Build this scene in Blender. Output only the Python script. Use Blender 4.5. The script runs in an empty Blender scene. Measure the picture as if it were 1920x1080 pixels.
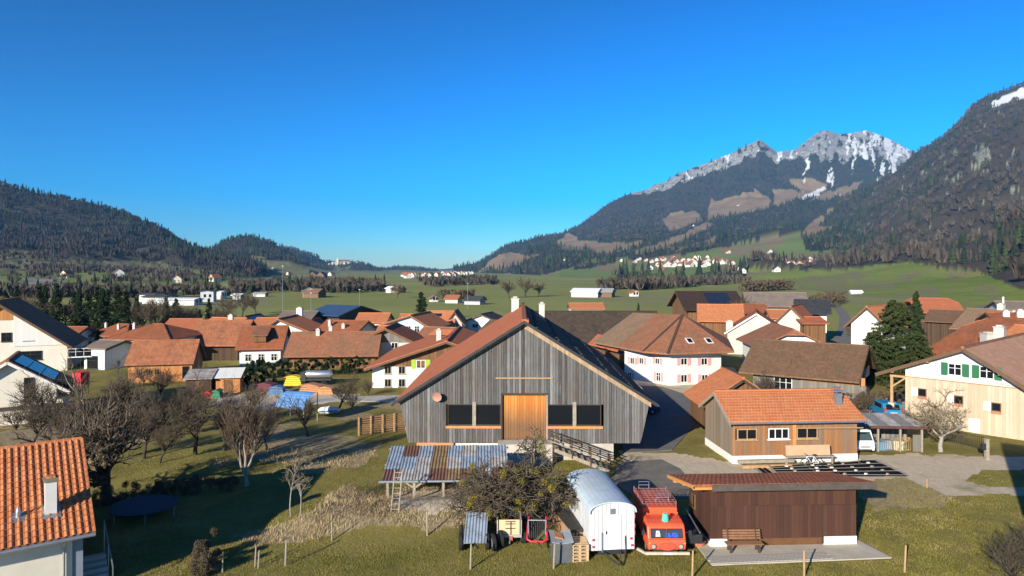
import bpy, math, random
import numpy as np
from mathutils import Vector, Matrix
random.seed(7); RNG = np.random.default_rng(7)
scene = bpy.context.scene
COL = scene.collection
# ---------------------------------------------------------------- camera
F, CX, HY, H = 1280.0, 960.0, 505.0, 14.0      # photo pixels (1920 wide); camera 14 m above the yard
cam = bpy.data.cameras.new('camera'); camo = bpy.data.objects.new('camera', cam); COL.objects.link(camo)
camo.location = (0, 0, H); camo.rotation_euler = (math.radians(90), 0, 0)
cam.sensor_width = 36; cam.lens = 36*F/1920; cam.shift_y = (HY-540)/1920
cam.clip_start = .5; cam.clip_end = 60000
scene.camera = camo
# ---------------------------------------------------------------- sky, sun, exposure
ELEV = math.radians(18.5); SDX, SDY = .52, .854           # shadows fall towards (SDX, SDY)
world = bpy.data.worlds.new('World'); scene.world = world; world.use_nodes = True
wn = world.node_tree; wn.nodes.clear()
sky = wn.nodes.new('ShaderNodeTexSky'); sky.sky_type = 'NISHITA'; sky.sun_disc = False
sky.sun_elevation = ELEV; sky.sun_rotation = math.atan2(-SDX, -SDY)
sky.altitude = 700; sky.air_density = 1.1; sky.dust_density = 0.1; sky.ozone_density = 7.0
bg = wn.nodes.new('ShaderNodeBackground'); bg.inputs['Strength'].default_value = .05
wo = wn.nodes.new('ShaderNodeOutputWorld')
hs = wn.nodes.new('ShaderNodeHueSaturation'); hs.inputs['Saturation'].default_value = 1.12; hs.inputs['Value'].default_value = .5; hs.inputs['Hue'].default_value = .487
gm = wn.nodes.new('ShaderNodeGamma'); gm.inputs[1].default_value = 1.9
wn.links.new(sky.outputs[0], gm.inputs[0]); wn.links.new(gm.outputs[0], hs.inputs['Color']); wn.links.new(hs.outputs[0], bg.inputs[0]); wn.links.new(bg.outputs[0], wo.inputs[0])
sl = bpy.data.lights.new('sun', 'SUN'); sl.energy = 5.0; sl.angle = math.radians(.5); sl.color = (1, .91, .76)
so = bpy.data.objects.new('sun', sl); COL.objects.link(so); so.location = (-30, -50, 40)
so.rotation_euler = Vector((SDX*math.cos(ELEV), SDY*math.cos(ELEV), -math.sin(ELEV))).to_track_quat('-Z', 'Y').to_euler()
scene.view_settings.view_transform = 'Standard'; scene.view_settings.look = 'None'
scene.view_settings.gamma = 1; scene.view_settings.exposure = 0.7
scene.render.resolution_x, scene.render.resolution_y = 1024, 576

# ---------------------------------------------------------------- helpers
def pt(px, py, d): return np.array(((px-CX)*d/F, d, H-(py-HY)*d/F))
def gp(px, py, z=0.0):
    d = (H-z)*F/(py-HY); return np.array(((px-CX)*d/F, d, z))
def tag(o, label=None, cat=None, group=None, kind=None):
    if label: o['label'] = label
    if cat: o['category'] = cat
    if group: o['group'] = group
    if kind: o['kind'] = kind
    return o
def empty(name, loc, rz=0.0, label=None, cat=None, group=None):
    o = bpy.data.objects.new(name, None); COL.objects.link(o)
    o.empty_display_size = .2
    o.location = tuple(float(c) for c in loc); o.rotation_euler = (0, 0, rz)
    return tag(o, label, cat, group)
def np_mesh(name, V, polys, mats, midx=None, smooth=False, uv=True):
    """polys: (n,k) array or list of such arrays; auto UV in metres"""
    V = np.asarray(V, dtype=np.float32).reshape(-1, 3)
    if not isinstance(polys, (list, tuple)): polys = [polys]
    polys = [np.asarray(p, dtype=np.int32) for p in polys if len(p)]
    me = bpy.data.meshes.new(name)
    lv = np.concatenate([p.ravel() for p in polys])
    tot = np.concatenate([np.full(len(p), p.shape[1], np.int32) for p in polys])
    st = np.concatenate([[0], np.cumsum(tot)[:-1]]).astype(np.int32)
    me.vertices.add(len(V)); me.vertices.foreach_set('co', V.ravel())
    me.loops.add(len(lv)); me.loops.foreach_set('vertex_index', lv)
    me.polygons.add(len(tot)); me.polygons.foreach_set('loop_start', st); me.polygons.foreach_set('loop_total', tot)
    if midx is not None: me.polygons.foreach_set('material_index', np.asarray(midx, np.int32))
    me.polygons.foreach_set('use_smooth', np.full(len(tot), bool(smooth)))
    for m in (mats if isinstance(mats, (list, tuple)) else [mats]): me.materials.append(m)
    if uv:
        nn = []
        for p in polys:
            a, b, c = V[p[:, 0]], V[p[:, 1]], V[p[:, 2]]
            n = np.cross(b-a, c-a)
            if p.shape[1] > 3: n = n+np.cross(c-a, V[p[:, 3]]-a)
            nn.append(n/np.maximum(np.linalg.norm(n, axis=1, keepdims=True), 1e-12))
        n = np.concatenate(nn)
        t = np.stack([-n[:, 1], n[:, 0], np.zeros(len(n))], 1); L = np.linalg.norm(t, axis=1, keepdims=True)
        t = np.where(L < 1e-3, np.array([[1., 0, 0]]), t/np.maximum(L, 1e-9))
        b = np.cross(n, t)
        fi = np.repeat(np.arange(len(tot)), tot); P = V[lv]
        UV = np.stack([(P*t[fi]).sum(1), (P*b[fi]).sum(1)], 1).astype(np.float32)
        me.uv_layers.new(name='UVMap').data.foreach_set('uv', UV.ravel())
    me.update(); me.validate(clean_customdata=False)
    return me
def mobj(name, me, parent=None, loc=(0, 0, 0), rot=(0, 0, 0)):
    o = bpy.data.objects.new(name, me); COL.objects.link(o)
    o.location = tuple(float(c) for c in loc); o.rotation_euler = rot
    if parent is not None: o.parent = parent
    return o
class MB:
    """mesh builder: everything added goes into ONE mesh"""
    def __init__(s): s.v = []; s.f = []; s.m = []
    def add(s, vs, fs, m=0):
        o = len(s.v); s.v += [tuple(float(c) for c in p) for p in vs]
        for f in fs: s.f.append([i+o for i in f]); s.m.append(m)
        return s
    def hexa(s, p, m=0):   # 8 points: bottom 0-3 ccw, top 4-7
        return s.add(p, [(3, 2, 1, 0), (4, 5, 6, 7), (0, 1, 5, 4), (1, 2, 6, 5), (2, 3, 7, 6), (3, 0, 4, 7)], m)
    def box(s, x0, x1, y0, y1, z0, z1, m=0):
        return s.hexa([(x0, y0, z0), (x1, y0, z0), (x1, y1, z0), (x0, y1, z0), (x0, y0, z1), (x1, y0, z1), (x1, y1, z1), (x0, y1, z1)], m)
    def prism(s, poly, ext, m=0):  # planar polygon (3-D points) extruded by vector
        n = len(poly); e = np.asarray(ext, float); P = [np.asarray(p, float) for p in poly]
        a = np.zeros(3)
        for i in range(1, n-1): a += np.cross(P[i]-P[0], P[i+1]-P[0])
        if a.dot(e) > 0: P = P[::-1]
        vs = P+[p+e for p in P]
        fs = [tuple(range(n)), tuple(range(2*n-1, n-1, -1))]+[((i+1) % n, i, n+i, n+(i+1) % n) for i in range(n)]
        return s.add(vs, fs, m)
    def beam(s, p, q, w, h=None, m=0, up=(0, 0, 1)):
        h = w if h is None else h
        p = np.asarray(p, float); q = np.asarray(q, float); d = q-p; d /= max(np.linalg.norm(d), 1e-9)
        u = np.asarray(up, float)
        if abs(d.dot(u)) > .98: u = np.array((0, 1., 0))
        a = np.cross(d, u); a /= np.linalg.norm(a); b = np.cross(a, d)
        a *= w/2; b *= h/2
        return s.hexa([p-a-b, p+a-b, q+a-b, q-a-b, p-a+b, p+a+b, q+a+b, q-a+b], m)
    def tube(s, pts, rad, n=8, m=0, cap=True):
        pts = [np.asarray(p, float) for p in pts]
        if not hasattr(rad, '__len__'): rad = [rad]*len(pts)
        rings = []
        for i, p in enumerate(pts):
            d = pts[min(i+1, len(pts)-1)]-pts[max(i-1, 0)]; d /= max(np.linalg.norm(d), 1e-9)
            u = np.array((0, 0, 1.)) if abs(d[2]) < .95 else np.array((1., 0, 0))
            a = np.cross(u, d); a /= np.linalg.norm(a); b = np.cross(d, a)
            rings += [p+rad[i]*(a*math.cos(t)+b*math.sin(t)) for t in [2*math.pi*k/n for k in range(n)]]
        fs = [(i*n+k, i*n+(k+1) % n, (i+1)*n+(k+1) % n, (i+1)*n+k) for i in range(len(pts)-1) for k in range(n)]
        if cap: fs += [tuple(range(n-1, -1, -1)), tuple(range((len(pts)-1)*n, len(pts)*n))]
        return s.add(rings, fs, m)
    def lathe(s, c, prof, n=16, m=0, axis='z'):
        vs = []
        for r, z in prof:
            for k in range(n):
                t = 2*math.pi*k/n; a, b = r*math.cos(t), r*math.sin(t)
                p = {'z': (a, b, z), 'x': (z, a, b), 'y': (b, z, a)}[axis]
                vs.append((c[0]+p[0], c[1]+p[1], c[2]+p[2]))
        N = len(prof)
        fs = [(i*n+k, i*n+(k+1) % n, (i+1)*n+(k+1) % n, (i+1)*n+k) for i in range(N-1) for k in range(n)]
        fs += [tuple(range(n-1, -1, -1)), tuple(range((N-1)*n, N*n))]
        return s.add(vs, fs, m)
    def mesh(s, name, mats, smooth=False):
        ks = sorted(set(len(f) for f in s.f)); polys = []; mi = []
        for k in ks:
            ii = [i for i, f in enumerate(s.f) if len(f) == k]
            polys.append(np.array([s.f[i] for i in ii])); mi += [s.m[i] for i in ii]
        return np_mesh(name, np.array(s.v), polys, mats, mi, smooth)
    def build(s, name, mats, parent=None, loc=(0, 0, 0), rot=(0, 0, 0), smooth=False, bevel=0):
        o = mobj(name, s.mesh(name, mats, smooth), parent, loc, rot)
        if bevel:
            b = o.modifiers.new('bevel', 'BEVEL'); b.width = bevel; b.segments = 2; b.limit_method = 'ANGLE'
        return o
def copy_tree(o, parent=None):
    c = o.copy(); COL.objects.link(c)
    if parent is not None: c.parent = parent
    for ch in [k for k in ALLKIDS(o)]: copy_tree(ch, c)
    return c
def ALLKIDS(o): return [k for k in bpy.data.objects if k.parent == o]

# numpy fractal value noise
_PERM = RNG.random((256, 256))
def vnoise(x, y):
    xi = np.floor(x).astype(int); yi = np.floor(y).astype(int); fx = x-xi; fy = y-yi
    fx = fx*fx*(3-2*fx); fy = fy*fy*(3-2*fy)
    g = lambda a, b: _PERM[a & 255, b & 255]
    return (g(xi, yi)*(1-fx)+g(xi+1, yi)*fx)*(1-fy)+(g(xi, yi+1)*(1-fx)+g(xi+1, yi+1)*fx)*fy
def fbm(x, y, o=5, ridged=False):
    x = np.asarray(x, float); y = np.asarray(y, float); s = np.zeros(np.broadcast(x, y).shape); a = .5; t = 0
    for i in range(o):
        n = vnoise(x*2**i+17.3*i, y*2**i+5.1*i)
        if ridged: n = 1-abs(2*n-1)
        s += a*n; t += a; a *= .5
    return s/t
def inpoly(px, py, poly):
    px = np.asarray(px, float); py = np.asarray(py, float); r = np.zeros(px.shape, bool); n = len(poly)
    for i in range(n):
        x0, y0 = poly[i][:2]; x1, y1 = poly[(i+1) % n][:2]
        if y0 == y1: continue
        c = ((y0 > py) != (y1 > py)) & (px < (x1-x0)*(py-y0)/(y1-y0)+x0); r ^= c
    return r

# ---------------------------------------------------------------- materials
class NT:
    def __init__(s, name):
        s.m = bpy.data.materials.new(name); s.m.use_nodes = True; s.t = s.m.node_tree; s.t.nodes.clear()
        s.out = s.n('ShaderNodeOutputMaterial'); s.p = s.n('ShaderNodeBsdfPrincipled')
        s.t.links.new(s.p.outputs[0], s.out.inputs['Surface'])
        s.p.inputs['Specular IOR Level'].default_value = .3
    def n(s, ty, **kw):
        nd = s.t.nodes.new(ty)
        for k, v in kw.items(): setattr(nd, k, v)
        return nd
    def set(s, sock, v):
        if hasattr(v, 'is_output'): s.t.links.new(v, sock)
        elif isinstance(v, (tuple, list)):
            sock.default_value = tuple(v)+((1,) if len(v) == 3 and len(sock.default_value) == 4 else ())
        else: sock.default_value = v
    def math(s, op, a, b=0.0, c=None):
        nd = s.n('ShaderNodeMath', operation=op); s.set(nd.inputs[0], a); s.set(nd.inputs[1], b)
        if c is not None: s.set(nd.inputs[2], c)
        return nd.outputs[0]
    def mix(s, f, a, b, bt='MIX'):
        nd = s.n('ShaderNodeMix', data_type='RGBA', blend_type=bt); s.set(nd.inputs[0], f); s.set(nd.inputs[6], a); s.set(nd.inputs[7], b)
        return nd.outputs[2]
    def coord(s, w='Object'): return s.n('ShaderNodeTexCoord').outputs[w]
    def mapping(s, v, sc):
        nd = s.n('ShaderNodeMapping'); s.set(nd.inputs[0], v); nd.inputs['Scale'].default_value = sc; return nd.outputs[0]
    def noise(s, v, sc, det=4, rough=.6, dist=0):
        nd = s.n('ShaderNodeTexNoise'); s.set(nd.inputs['Vector'], v); nd.inputs['Scale'].default_value = sc
        nd.inputs['Detail'].default_value = det; nd.inputs['Roughness'].default_value = rough; nd.inputs['Distortion'].default_value = dist
        return nd.outputs[0]
    def ramp(s, f, stops, interp='LINEAR'):
        nd = s.n('ShaderNodeValToRGB'); nd.color_ramp.interpolation = interp; e = nd.color_ramp.elements
        while len(e) < len(stops): e.new(.5)
        for i, (p, c) in enumerate(stops):
            e[i].position = p; e[i].color = tuple(c)+(1,) if hasattr(c, '__len__') else (c, c, c, 1)
        s.set(nd.inputs[0], f); return nd.outputs[0]
    def wnoise(s, v, dim='2D'):
        nd = s.n('ShaderNodeTexWhiteNoise', noise_dimensions=dim)
        s.set(nd.inputs['W' if dim == '1D' else 'Vector'], v); return nd.outputs[0]
    def sep(s, v):
        nd = s.n('ShaderNodeSeparateXYZ'); s.set(nd.inputs[0], v); return nd.outputs
    def comb(s, x, y, z=0.0):
        nd = s.n('ShaderNodeCombineXYZ'); s.set(nd.inputs[0], x); s.set(nd.inputs[1], y); s.set(nd.inputs[2], z); return nd.outputs[0]
    def bump(s, h, st=.5, dist=.02):
        nd = s.n('ShaderNodeBump'); s.set(nd.inputs['Height'], h); nd.inputs['Strength'].default_value = st; nd.inputs['Distance'].default_value = dist
        s.t.links.new(nd.outputs[0], s.p.inputs['Normal'])
    def attr(s, nm): return s.n('ShaderNodeAttribute', attribute_name=nm).outputs
    def fin(s, col, rough=.8, metal=0, spec=None):
        s.set(s.p.inputs['Base Color'], col); s.set(s.p.inputs['Roughness'], rough); s.set(s.p.inputs['Metallic'], metal)
        if spec is not None: s.p.inputs['Specular IOR Level'].default_value = spec
        return s.m
def mul(c, k): return tuple(min(1, x*k) for x in c)
def M_plain(name, col, rough=.75, var=.12, sc=2.5, metal=0, bump=0.0, dirt=None, spec=None):
    t = NT(name); o = t.coord()
    f = t.noise(o, sc, 5, .65); c = t.mix(t.ramp(f, [(.3, 0.), (.7, 1.)]), mul(col, 1-var), mul(col, 1+var))
    if dirt: c = t.mix(t.math('MULTIPLY', t.ramp(t.noise(o, sc*.37, 6, .7), [(.45, 0.), (.75, 1.)]), dirt[1]), c, dirt[0])
    if bump: t.bump(t.noise(o, sc*12, 3, .6), bump, .01)
    return t.fin(c, rough, metal, spec)
def M_boards(name, cols, w=.18, grain=.5, rough=.85, tint=None, bump=.6, per_object=False):
    """vertical boards along UV v; each board draws its own tone"""
    t = NT(name); uv = t.coord('UV'); x, y, _ = t.sep(uv)
    k = t.math('FLOOR', t.math('DIVIDE', x, w))
    rnd = t.n('ShaderNodeObjectInfo').outputs['Random'] if per_object else t.wnoise(k, '1D')
    n = len(cols); c = t.ramp(rnd, [(i/max(n-1, 1), cc) for i, cc in enumerate(cols)])
    if per_object: vec = t.comb(t.math('ADD', t.math('MULTIPLY', x, 30), t.math('MULTIPLY', rnd, 91)), t.math('MULTIPLY', y, 1.2))
    else: vec = t.comb(t.math('MULTIPLY', x, 30), t.math('ADD', t.math('MULTIPLY', y, 1.2), t.math('MULTIPLY', rnd, 37)))
    g = t.noise(vec, 1, 6, .7)
    c = t.mix(t.math('MULTIPLY', t.ramp(g, [(.3, 0.), (.75, 1.)]), grain), c, mul(cols[0], .45))
    if per_object: c = t.mix(t.math('MULTIPLY', t.ramp(t.noise(t.comb(t.math('ADD', t.math('MULTIPLY', x, 55), t.math('MULTIPLY', rnd, 57)), t.math('MULTIPLY', y, .5)), 1, 5, .75), [(.52, 0.), (.70, 1.)]), grain*.8), c, mul(cols[-1], 1.25))
    if tint: c = t.mix(t.math('MULTIPLY', t.ramp(t.noise(t.comb(x, t.math('MULTIPLY', y, .5)), .6, 5, .7), [(.42, 0.), (.68, 1.)]), tint[1]), c, tint[0])
    fr = t.math('FRACT', t.math('DIVIDE', x, w)); gap = t.ramp(fr, [(0, 0.), (.07, 1.), (.93, 1.), (1, 0.)])
    t.bump(t.math('ADD', gap, t.math('MULTIPLY', g, .25)) if not per_object else g, bump, .02)
    return t.fin(c, rough)
def M_tiles(name, cols, tw=.24, th=.36, stain=None, rough=.85, bump=.8, st=.5):
    t = NT(name); uv = t.coord('UV'); x, y, _ = t.sep(uv)
    v = t.math('DIVIDE', y, th); r = t.math('FLOOR', v)
    u = t.math('ADD', t.math('DIVIDE', x, tw), t.math('MULTIPLY', r, .5)); c_ = t.math('FLOOR', u)
    rnd = t.wnoise(t.comb(c_, r)); n = len(cols)
    c = t.ramp(rnd, [(i/max(n-1, 1), cc) for i, cc in enumerate(cols)])
    big = t.noise(t.coord(), .35, 6, .7)
    c = t.mix(.35, c, t.mix(big, mul(cols[0], .6), mul(cols[-1], 1.15)))
    if stain: c = t.mix(t.math('MULTIPLY', t.ramp(t.noise(t.coord(), st, 7, .75), [(.45, 0.), (.7, 1.)]), stain[1]), c, stain[0])
    fu = t.math('SUBTRACT', t.math('FRACT', u), .5); arch = t.math('SUBTRACT', 1, t.math('MULTIPLY', t.math('MULTIPLY', fu, fu), 3.5))
    saw = t.math('SUBTRACT', 1, t.math('FRACT', v))
    t.bump(t.math('ADD', t.math('MULTIPLY', arch, .7), saw), bump, .04)
    return t.fin(c, rough, 0, .1)
def M_glass(name, col=(.010, .012, .014), rough=.08):
    t = NT(name); return t.fin(col, rough, 0, .3)
# ================================================================ terrain
def M_terrain(name, grass, dry, wood, rock=(.42, .41, .40), snow=(.82, .84, .88)):
    """colour from the 'zone' attribute (r forest floor, g dry meadow, b rock) and 'snow'"""
    t = NT(name); a = t.attr('zone'); sn = t.attr('snow'); o = t.coord()
    r, g, b = [t.n('ShaderNodeSeparateColor') for _ in range(1)][0], None, None
    t.t.links.new(a['Color'], r.inputs[0])
    n1 = t.noise(o, .004, 6, .65); n2 = t.noise(o, .03, 6, .7)
    gc = t.mix(t.ramp(n1, [(.35, 0.), (.65, 1.)]), grass[0], grass[1]); gc = t.mix(t.math('MULTIPLY', n2, .5), gc, mul(grass[0], .7))
    dc = t.mix(n2, mul(dry, .75), mul(dry, 1.25))
    wc = t.mix(t.ramp(n2, [(.35, 0.), (.65, 1.)]), wood[0], wood[1])
    rc = t.mix(t.ramp(t.noise(t.mapping(o, (1, 1, .35)), .03, 8, .75), [(.35, 0.), (.65, 1.)]), mul(rock, .28), rock)
    c = t.mix(r.outputs[1], gc, dc); c = t.mix(r.outputs[0], c, wc); c = t.mix(r.outputs[2], c, rc); c = t.mix(sn['Fac'], c, snow)
    t.bump(t.noise(o, .05, 6, .7), .6, 4)
    return t.fin(c, .95, 0, .1)
def loft(name, rows, x0, x1, nx, ns, mat, amp=0.0, nsc=250., zone=None, power=None, ridge_keep=.25, ridged=True):
    """hill body through control rows [(px, py, d), ...] from foot to crest to the far side"""
    PX = np.linspace(x0, x1, nx); D = []; Y = []
    for r in rows:
        r = np.array(sorted(r), float); D.append(np.interp(PX, r[:, 0], r[:, 2])); Y.append(np.interp(PX, r[:, 0], r[:, 1]))
    D = np.array(D); Z = H-(np.array(Y)-HY)*D/F
    X = (PX[None]-CX)*D/F
    tt = []
    for k, n in enumerate(ns): tt += list(k+np.linspace(0, 1, n, endpoint=False))
    tt.append(len(ns)); tt = np.array(tt)
    k = np.minimum(tt.astype(int), len(ns)-1); f = (tt-k)[:, None]
    g = lambda A: A[k]*(1-f)+A[k+1]*f
    d = g(D); z = g(Z); x = g(X)
    if amp:
        kr = len(ns)-1                      # crest row
        w = np.clip(tt/1.0, 0, 1)*np.where(tt < kr, 1-(1-ridge_keep)*np.clip(1-(kr-tt)*2.0, 0, 1), np.clip(len(ns)-tt, 0, 1)*ridge_keep)
        z = z+amp*w[:, None]*(fbm(x/nsc, d/nsc*.8, 6, ridged)-.5)*2
    V = np.stack([x, d, z], -1); R, C = len(tt), nx
    i = np.arange(R*C).reshape(R, C)
    q = np.stack([i[:-1, :-1], i[:-1, 1:], i[1:, 1:], i[1:, :-1]], -1).reshape(-1, 4)
    me = np_mesh(name, V.reshape(-1, 3), q, mat, None, True, uv=False)
    ppx = CX+x/d*F; ppy = HY-(z-H)/d*F
    Zn = np.zeros((R, C, 4)); Zn[..., 3] = 1; sn = np.zeros((R, C))
    if zone: zone(ppx, ppy, V, tt[:, None]+0*x, Zn, sn)
    me.color_attributes.new('zone', 'FLOAT_COLOR', 'POINT').data.foreach_set('color', Zn.reshape(-1).astype(np.float32))
    me.attributes.new('snow', 'FLOAT', 'POINT').data.foreach_set('value', sn.reshape(-1).astype(np.float32))
    o = mobj(name, me); o['kind'] = 'structure'
    return V, Zn, ppx, ppy, tt
def scatter(L, dens_mask, n, rng):
    """n random points on a loft, by area where mask>random; returns xyz, px, py, mask"""
    V, Zn, ppx, ppy, tt = L
    A = np.linalg.norm(np.cross(V[1:, :-1]-V[:-1, :-1], V[:-1, 1:]-V[:-1, :-1]), axis=-1)
    W = A*dens_mask[:-1, :-1]; c = np.cumsum(W.ravel()); 
    idx = np.searchsorted(c, rng.random(n)*c[-1]); i, j = np.unravel_index(idx, A.shape)
    u = rng.random(n)[:, None]; v = rng.random(n)[:, None]
    P = (V[i, j]*(1-u)+V[i, j+1]*u)*(1-v)+(V[i+1, j]*(1-u)+V[i+1, j+1]*u)*v
    return P, i, j
def mass_trees(name, P, hgt, wid, tmpl, mats, midx=None, label=None, cat='forest'):
    """thousands of far trees joined into one body: tmpl=(verts,tris) of unit height"""
    N = len(P); tv, tf = tmpl; rng = np.random.default_rng(len(P))
    a = rng.random(N)*6.283; ca, sa = np.cos(a)[:, None], np.sin(a)[:, None]
    jv = 1+.25*(rng.random((N, len(tv)))-.5)
    x = tv[None, :, 0]*jv; y = tv[None, :, 1]*jv
    V = np.stack([(x*ca-y*sa)*wid[:, None], (x*sa+y*ca)*wid[:, None], tv[None, :, 2]*hgt[:, None]*jv**.3-1.0], -1)+P[:, None, :]
    Fc = (tf[None]+(np.arange(N)*len(tv))[:, None, None]).reshape(-1, 3)
    mi = None if midx is None else np.repeat(midx, len(tf))
    me = np_mesh(name, V.reshape(-1, 3), Fc, mats, mi, False, uv=False)
    o = mobj(name, me); tag(o, label, cat, None, 'stuff'); return o
def t_conifer(levels=3, n=6, seed=1):
    r = np.random.default_rng(seed); vs = []; fs = []
    for k in range(levels):
        g_ = .92/levels; z0 = .06+g_*k; z1 = min(1., z0+g_*1.6); rr = .5*(1-.86*k/levels); o = len(vs)
        for i in range(n):
            t = 2*math.pi*(i+.5*k)/n; q = rr*(.75+.5*r.random()); vs.append((q*math.cos(t), q*math.sin(t), z0-.05*r.random()))
        vs.append((0, 0, z1)); fs += [(o+i, o+(i+1) % n, o+n) for i in range(n)]
    return np.array(vs), np.array(fs)
def t_bare(n=14, seed=2, w=.16):
    """winter broadleaf: upright fan of thin slivers round a stem"""
    r = np.random.default_rng(seed); vs = []; fs = []
    for i in range(n):
        t = r.random()*6.28; z0 = .15+.35*r.random(); rr = .5*math.sqrt(r.random()); z1 = .55+.45*(1-rr*1.2)*r.random()**.5
        c, s_ = math.cos(t), math.sin(t); o = len(vs)
        vs += [(.05*c-w*s_*.5, .05*s_+w*c*.5, z0), (.05*c+w*s_*.5+rr*.5*c, .05*s_-w*c*.5+rr*.5*s_, z0+.05), (rr*c, rr*s_, z1)]; fs.append((o, o+1, o+2))
    return np.array(vs), np.array(fs)

m_tF = M_terrain('mountain_land', ((.16, .22, .06), (.23, .28, .085)), (.25, .175, .105), ((.030, .032, .026), (.060, .050, .038)))
m_tN = M_terrain('foothill_land', ((.165, .215, .042), (.25, .30, .065)), (.21, .175, .10), ((.055, .047, .037), (.080, .066, .052)))
m_con = M_plain('far_conifer', (.022, .032, .022), .9, .35, .02, spec=.1)
m_con2 = M_plain('far_conifer_light', (.035, .050, .022), .9, .35, .02, spec=.1)
m_bar = M_plain('far_bare_wood', (.105, .086, .068), .95, .3, .02, spec=.05)
m_bar2 = M_plain('far_bare_wood_dark', (.070, .058, .047), .95, .3, .02, spec=.05)

# ---- high limestone mountain on the far right of the valley
ridgeF = [(850, 513), (885, 514), (901, 494), (923, 478), (951, 462), (992, 456), (1017, 445), (1055, 438), (1087, 422), (1112, 404), (1143, 382), (1165, 371), (1187, 363), (1216, 356), (1225, 348), (1244, 345), (1269, 330), (1301, 317), (1320, 311), (1350, 298), (1370, 290), (1401, 275), (1424, 264), (1440, 275), (1456, 287), (1490, 283), (1518, 261), (1533, 249), (1549, 245), (1572, 252), (1596, 251), (1623, 245), (1642, 252), (1673, 267), (1712, 288), (1760, 306), (1900, 340)]
dF = lambda px: np.interp(px, [850, 950, 1150, 1420, 1600, 1900], [4300, 4500, 4900, 5400, 5700, 5900])
rowsF = [[(850, 509.9, 3600), (940, 513.2, 2200), (1050, 520, 1200), (1200, 523, 1000), (1500, 524.5, 930), (1900, 525, 900)],
         [(850, 511, 3800), (895, 508, 3500), (940, 496, 3200), (1050, 484, 3000), (1150, 482, 2900), (1300, 464, 2900), (1400, 455, 3000), (1500, 440, 3100), (1900, 400, 3300)],
         [(850, 511, 4000), (900, 498, 3950), (940, 478, 3950), (1050, 452, 4000), (1150, 424, 4150), (1300, 390, 4350), (1400, 368, 4450), (1500, 350, 4550), (1600, 345, 4700), (1900, 372, 4800)],
         [(a, b, float(dF(a))) for a, b in ridgeF],
         [(a, HY-(HY-b)*.35, float(dF(a))+2000) for a, b in ridgeF]]
BROWN = [[(893, 512), (932, 479), (954, 474), (1030, 481), (1030, 492), (954, 502)], [(1045, 455), (1065, 437), (1087, 449), (1128, 453), (1175, 456), (1206, 449), (1200, 460), (1137, 476), (1062, 470)],
         [(1257, 400), (1301, 395), (1318, 412), (1257, 433), (1241, 412)], [(1332, 374), (1345, 377), (1417, 356), (1446, 376), (1442, 390), (1326, 414)], [(1448, 354), (1494, 356), (1498, 374), (1452, 386)],
         [(1481, 338), (1518, 333), (1549, 346), (1533, 367), (1494, 374), (1498, 358)], [(1530, 366), (1623, 338), (1596, 363), (1553, 375), (1518, 377)], [(1508, 434), (1518, 412), (1549, 405), (1553, 387), (1574, 387), (1555, 430), (1518, 445)],
         [(1184, 472), (1269, 443), (1326, 416), (1338, 421), (1301, 441), (1254, 463), (1188, 481)], [(1188, 484), (1326, 452), (1370, 432), (1377, 440), (1332, 460), (1257, 470)], [(1640, 345), (1700, 312), (1690, 330), (1650, 352)]]
BANDS = [[(945, 505), (1036, 471), (1115, 468), (1117, 482), (1062, 504), (977, 525)], [(1077, 498), (1153, 484), (1155, 494), (1077, 507)], [(1184, 480), (1238, 474), (1246, 481), (1184, 489)], [(1257, 472), (1295, 460), (1317, 465), (1313, 473), (1257, 479)],
         [(1323, 468), (1350, 443), (1417, 411), (1549, 380), (1558, 389), (1502, 433), (1424, 448), (1362, 460)], [(1118, 537), (1159, 516), (1219, 506), (1223, 521), (1276, 521), (1395, 505), (1402, 522), (1269, 541), (1125, 544)], [(850, 530), (880, 512), (960, 520), (930, 535)], [(1000, 508), (1060, 497), (1066, 503), (1010, 516)]]
GREEN_TOP = [(850, 530), (910, 519), (960, 510), (1000, 500), (1100, 484), (1180, 484), (1260, 478), (1340, 466), (1400, 453), (1500, 432), (1512, 470), (1900, 470)]
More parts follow.
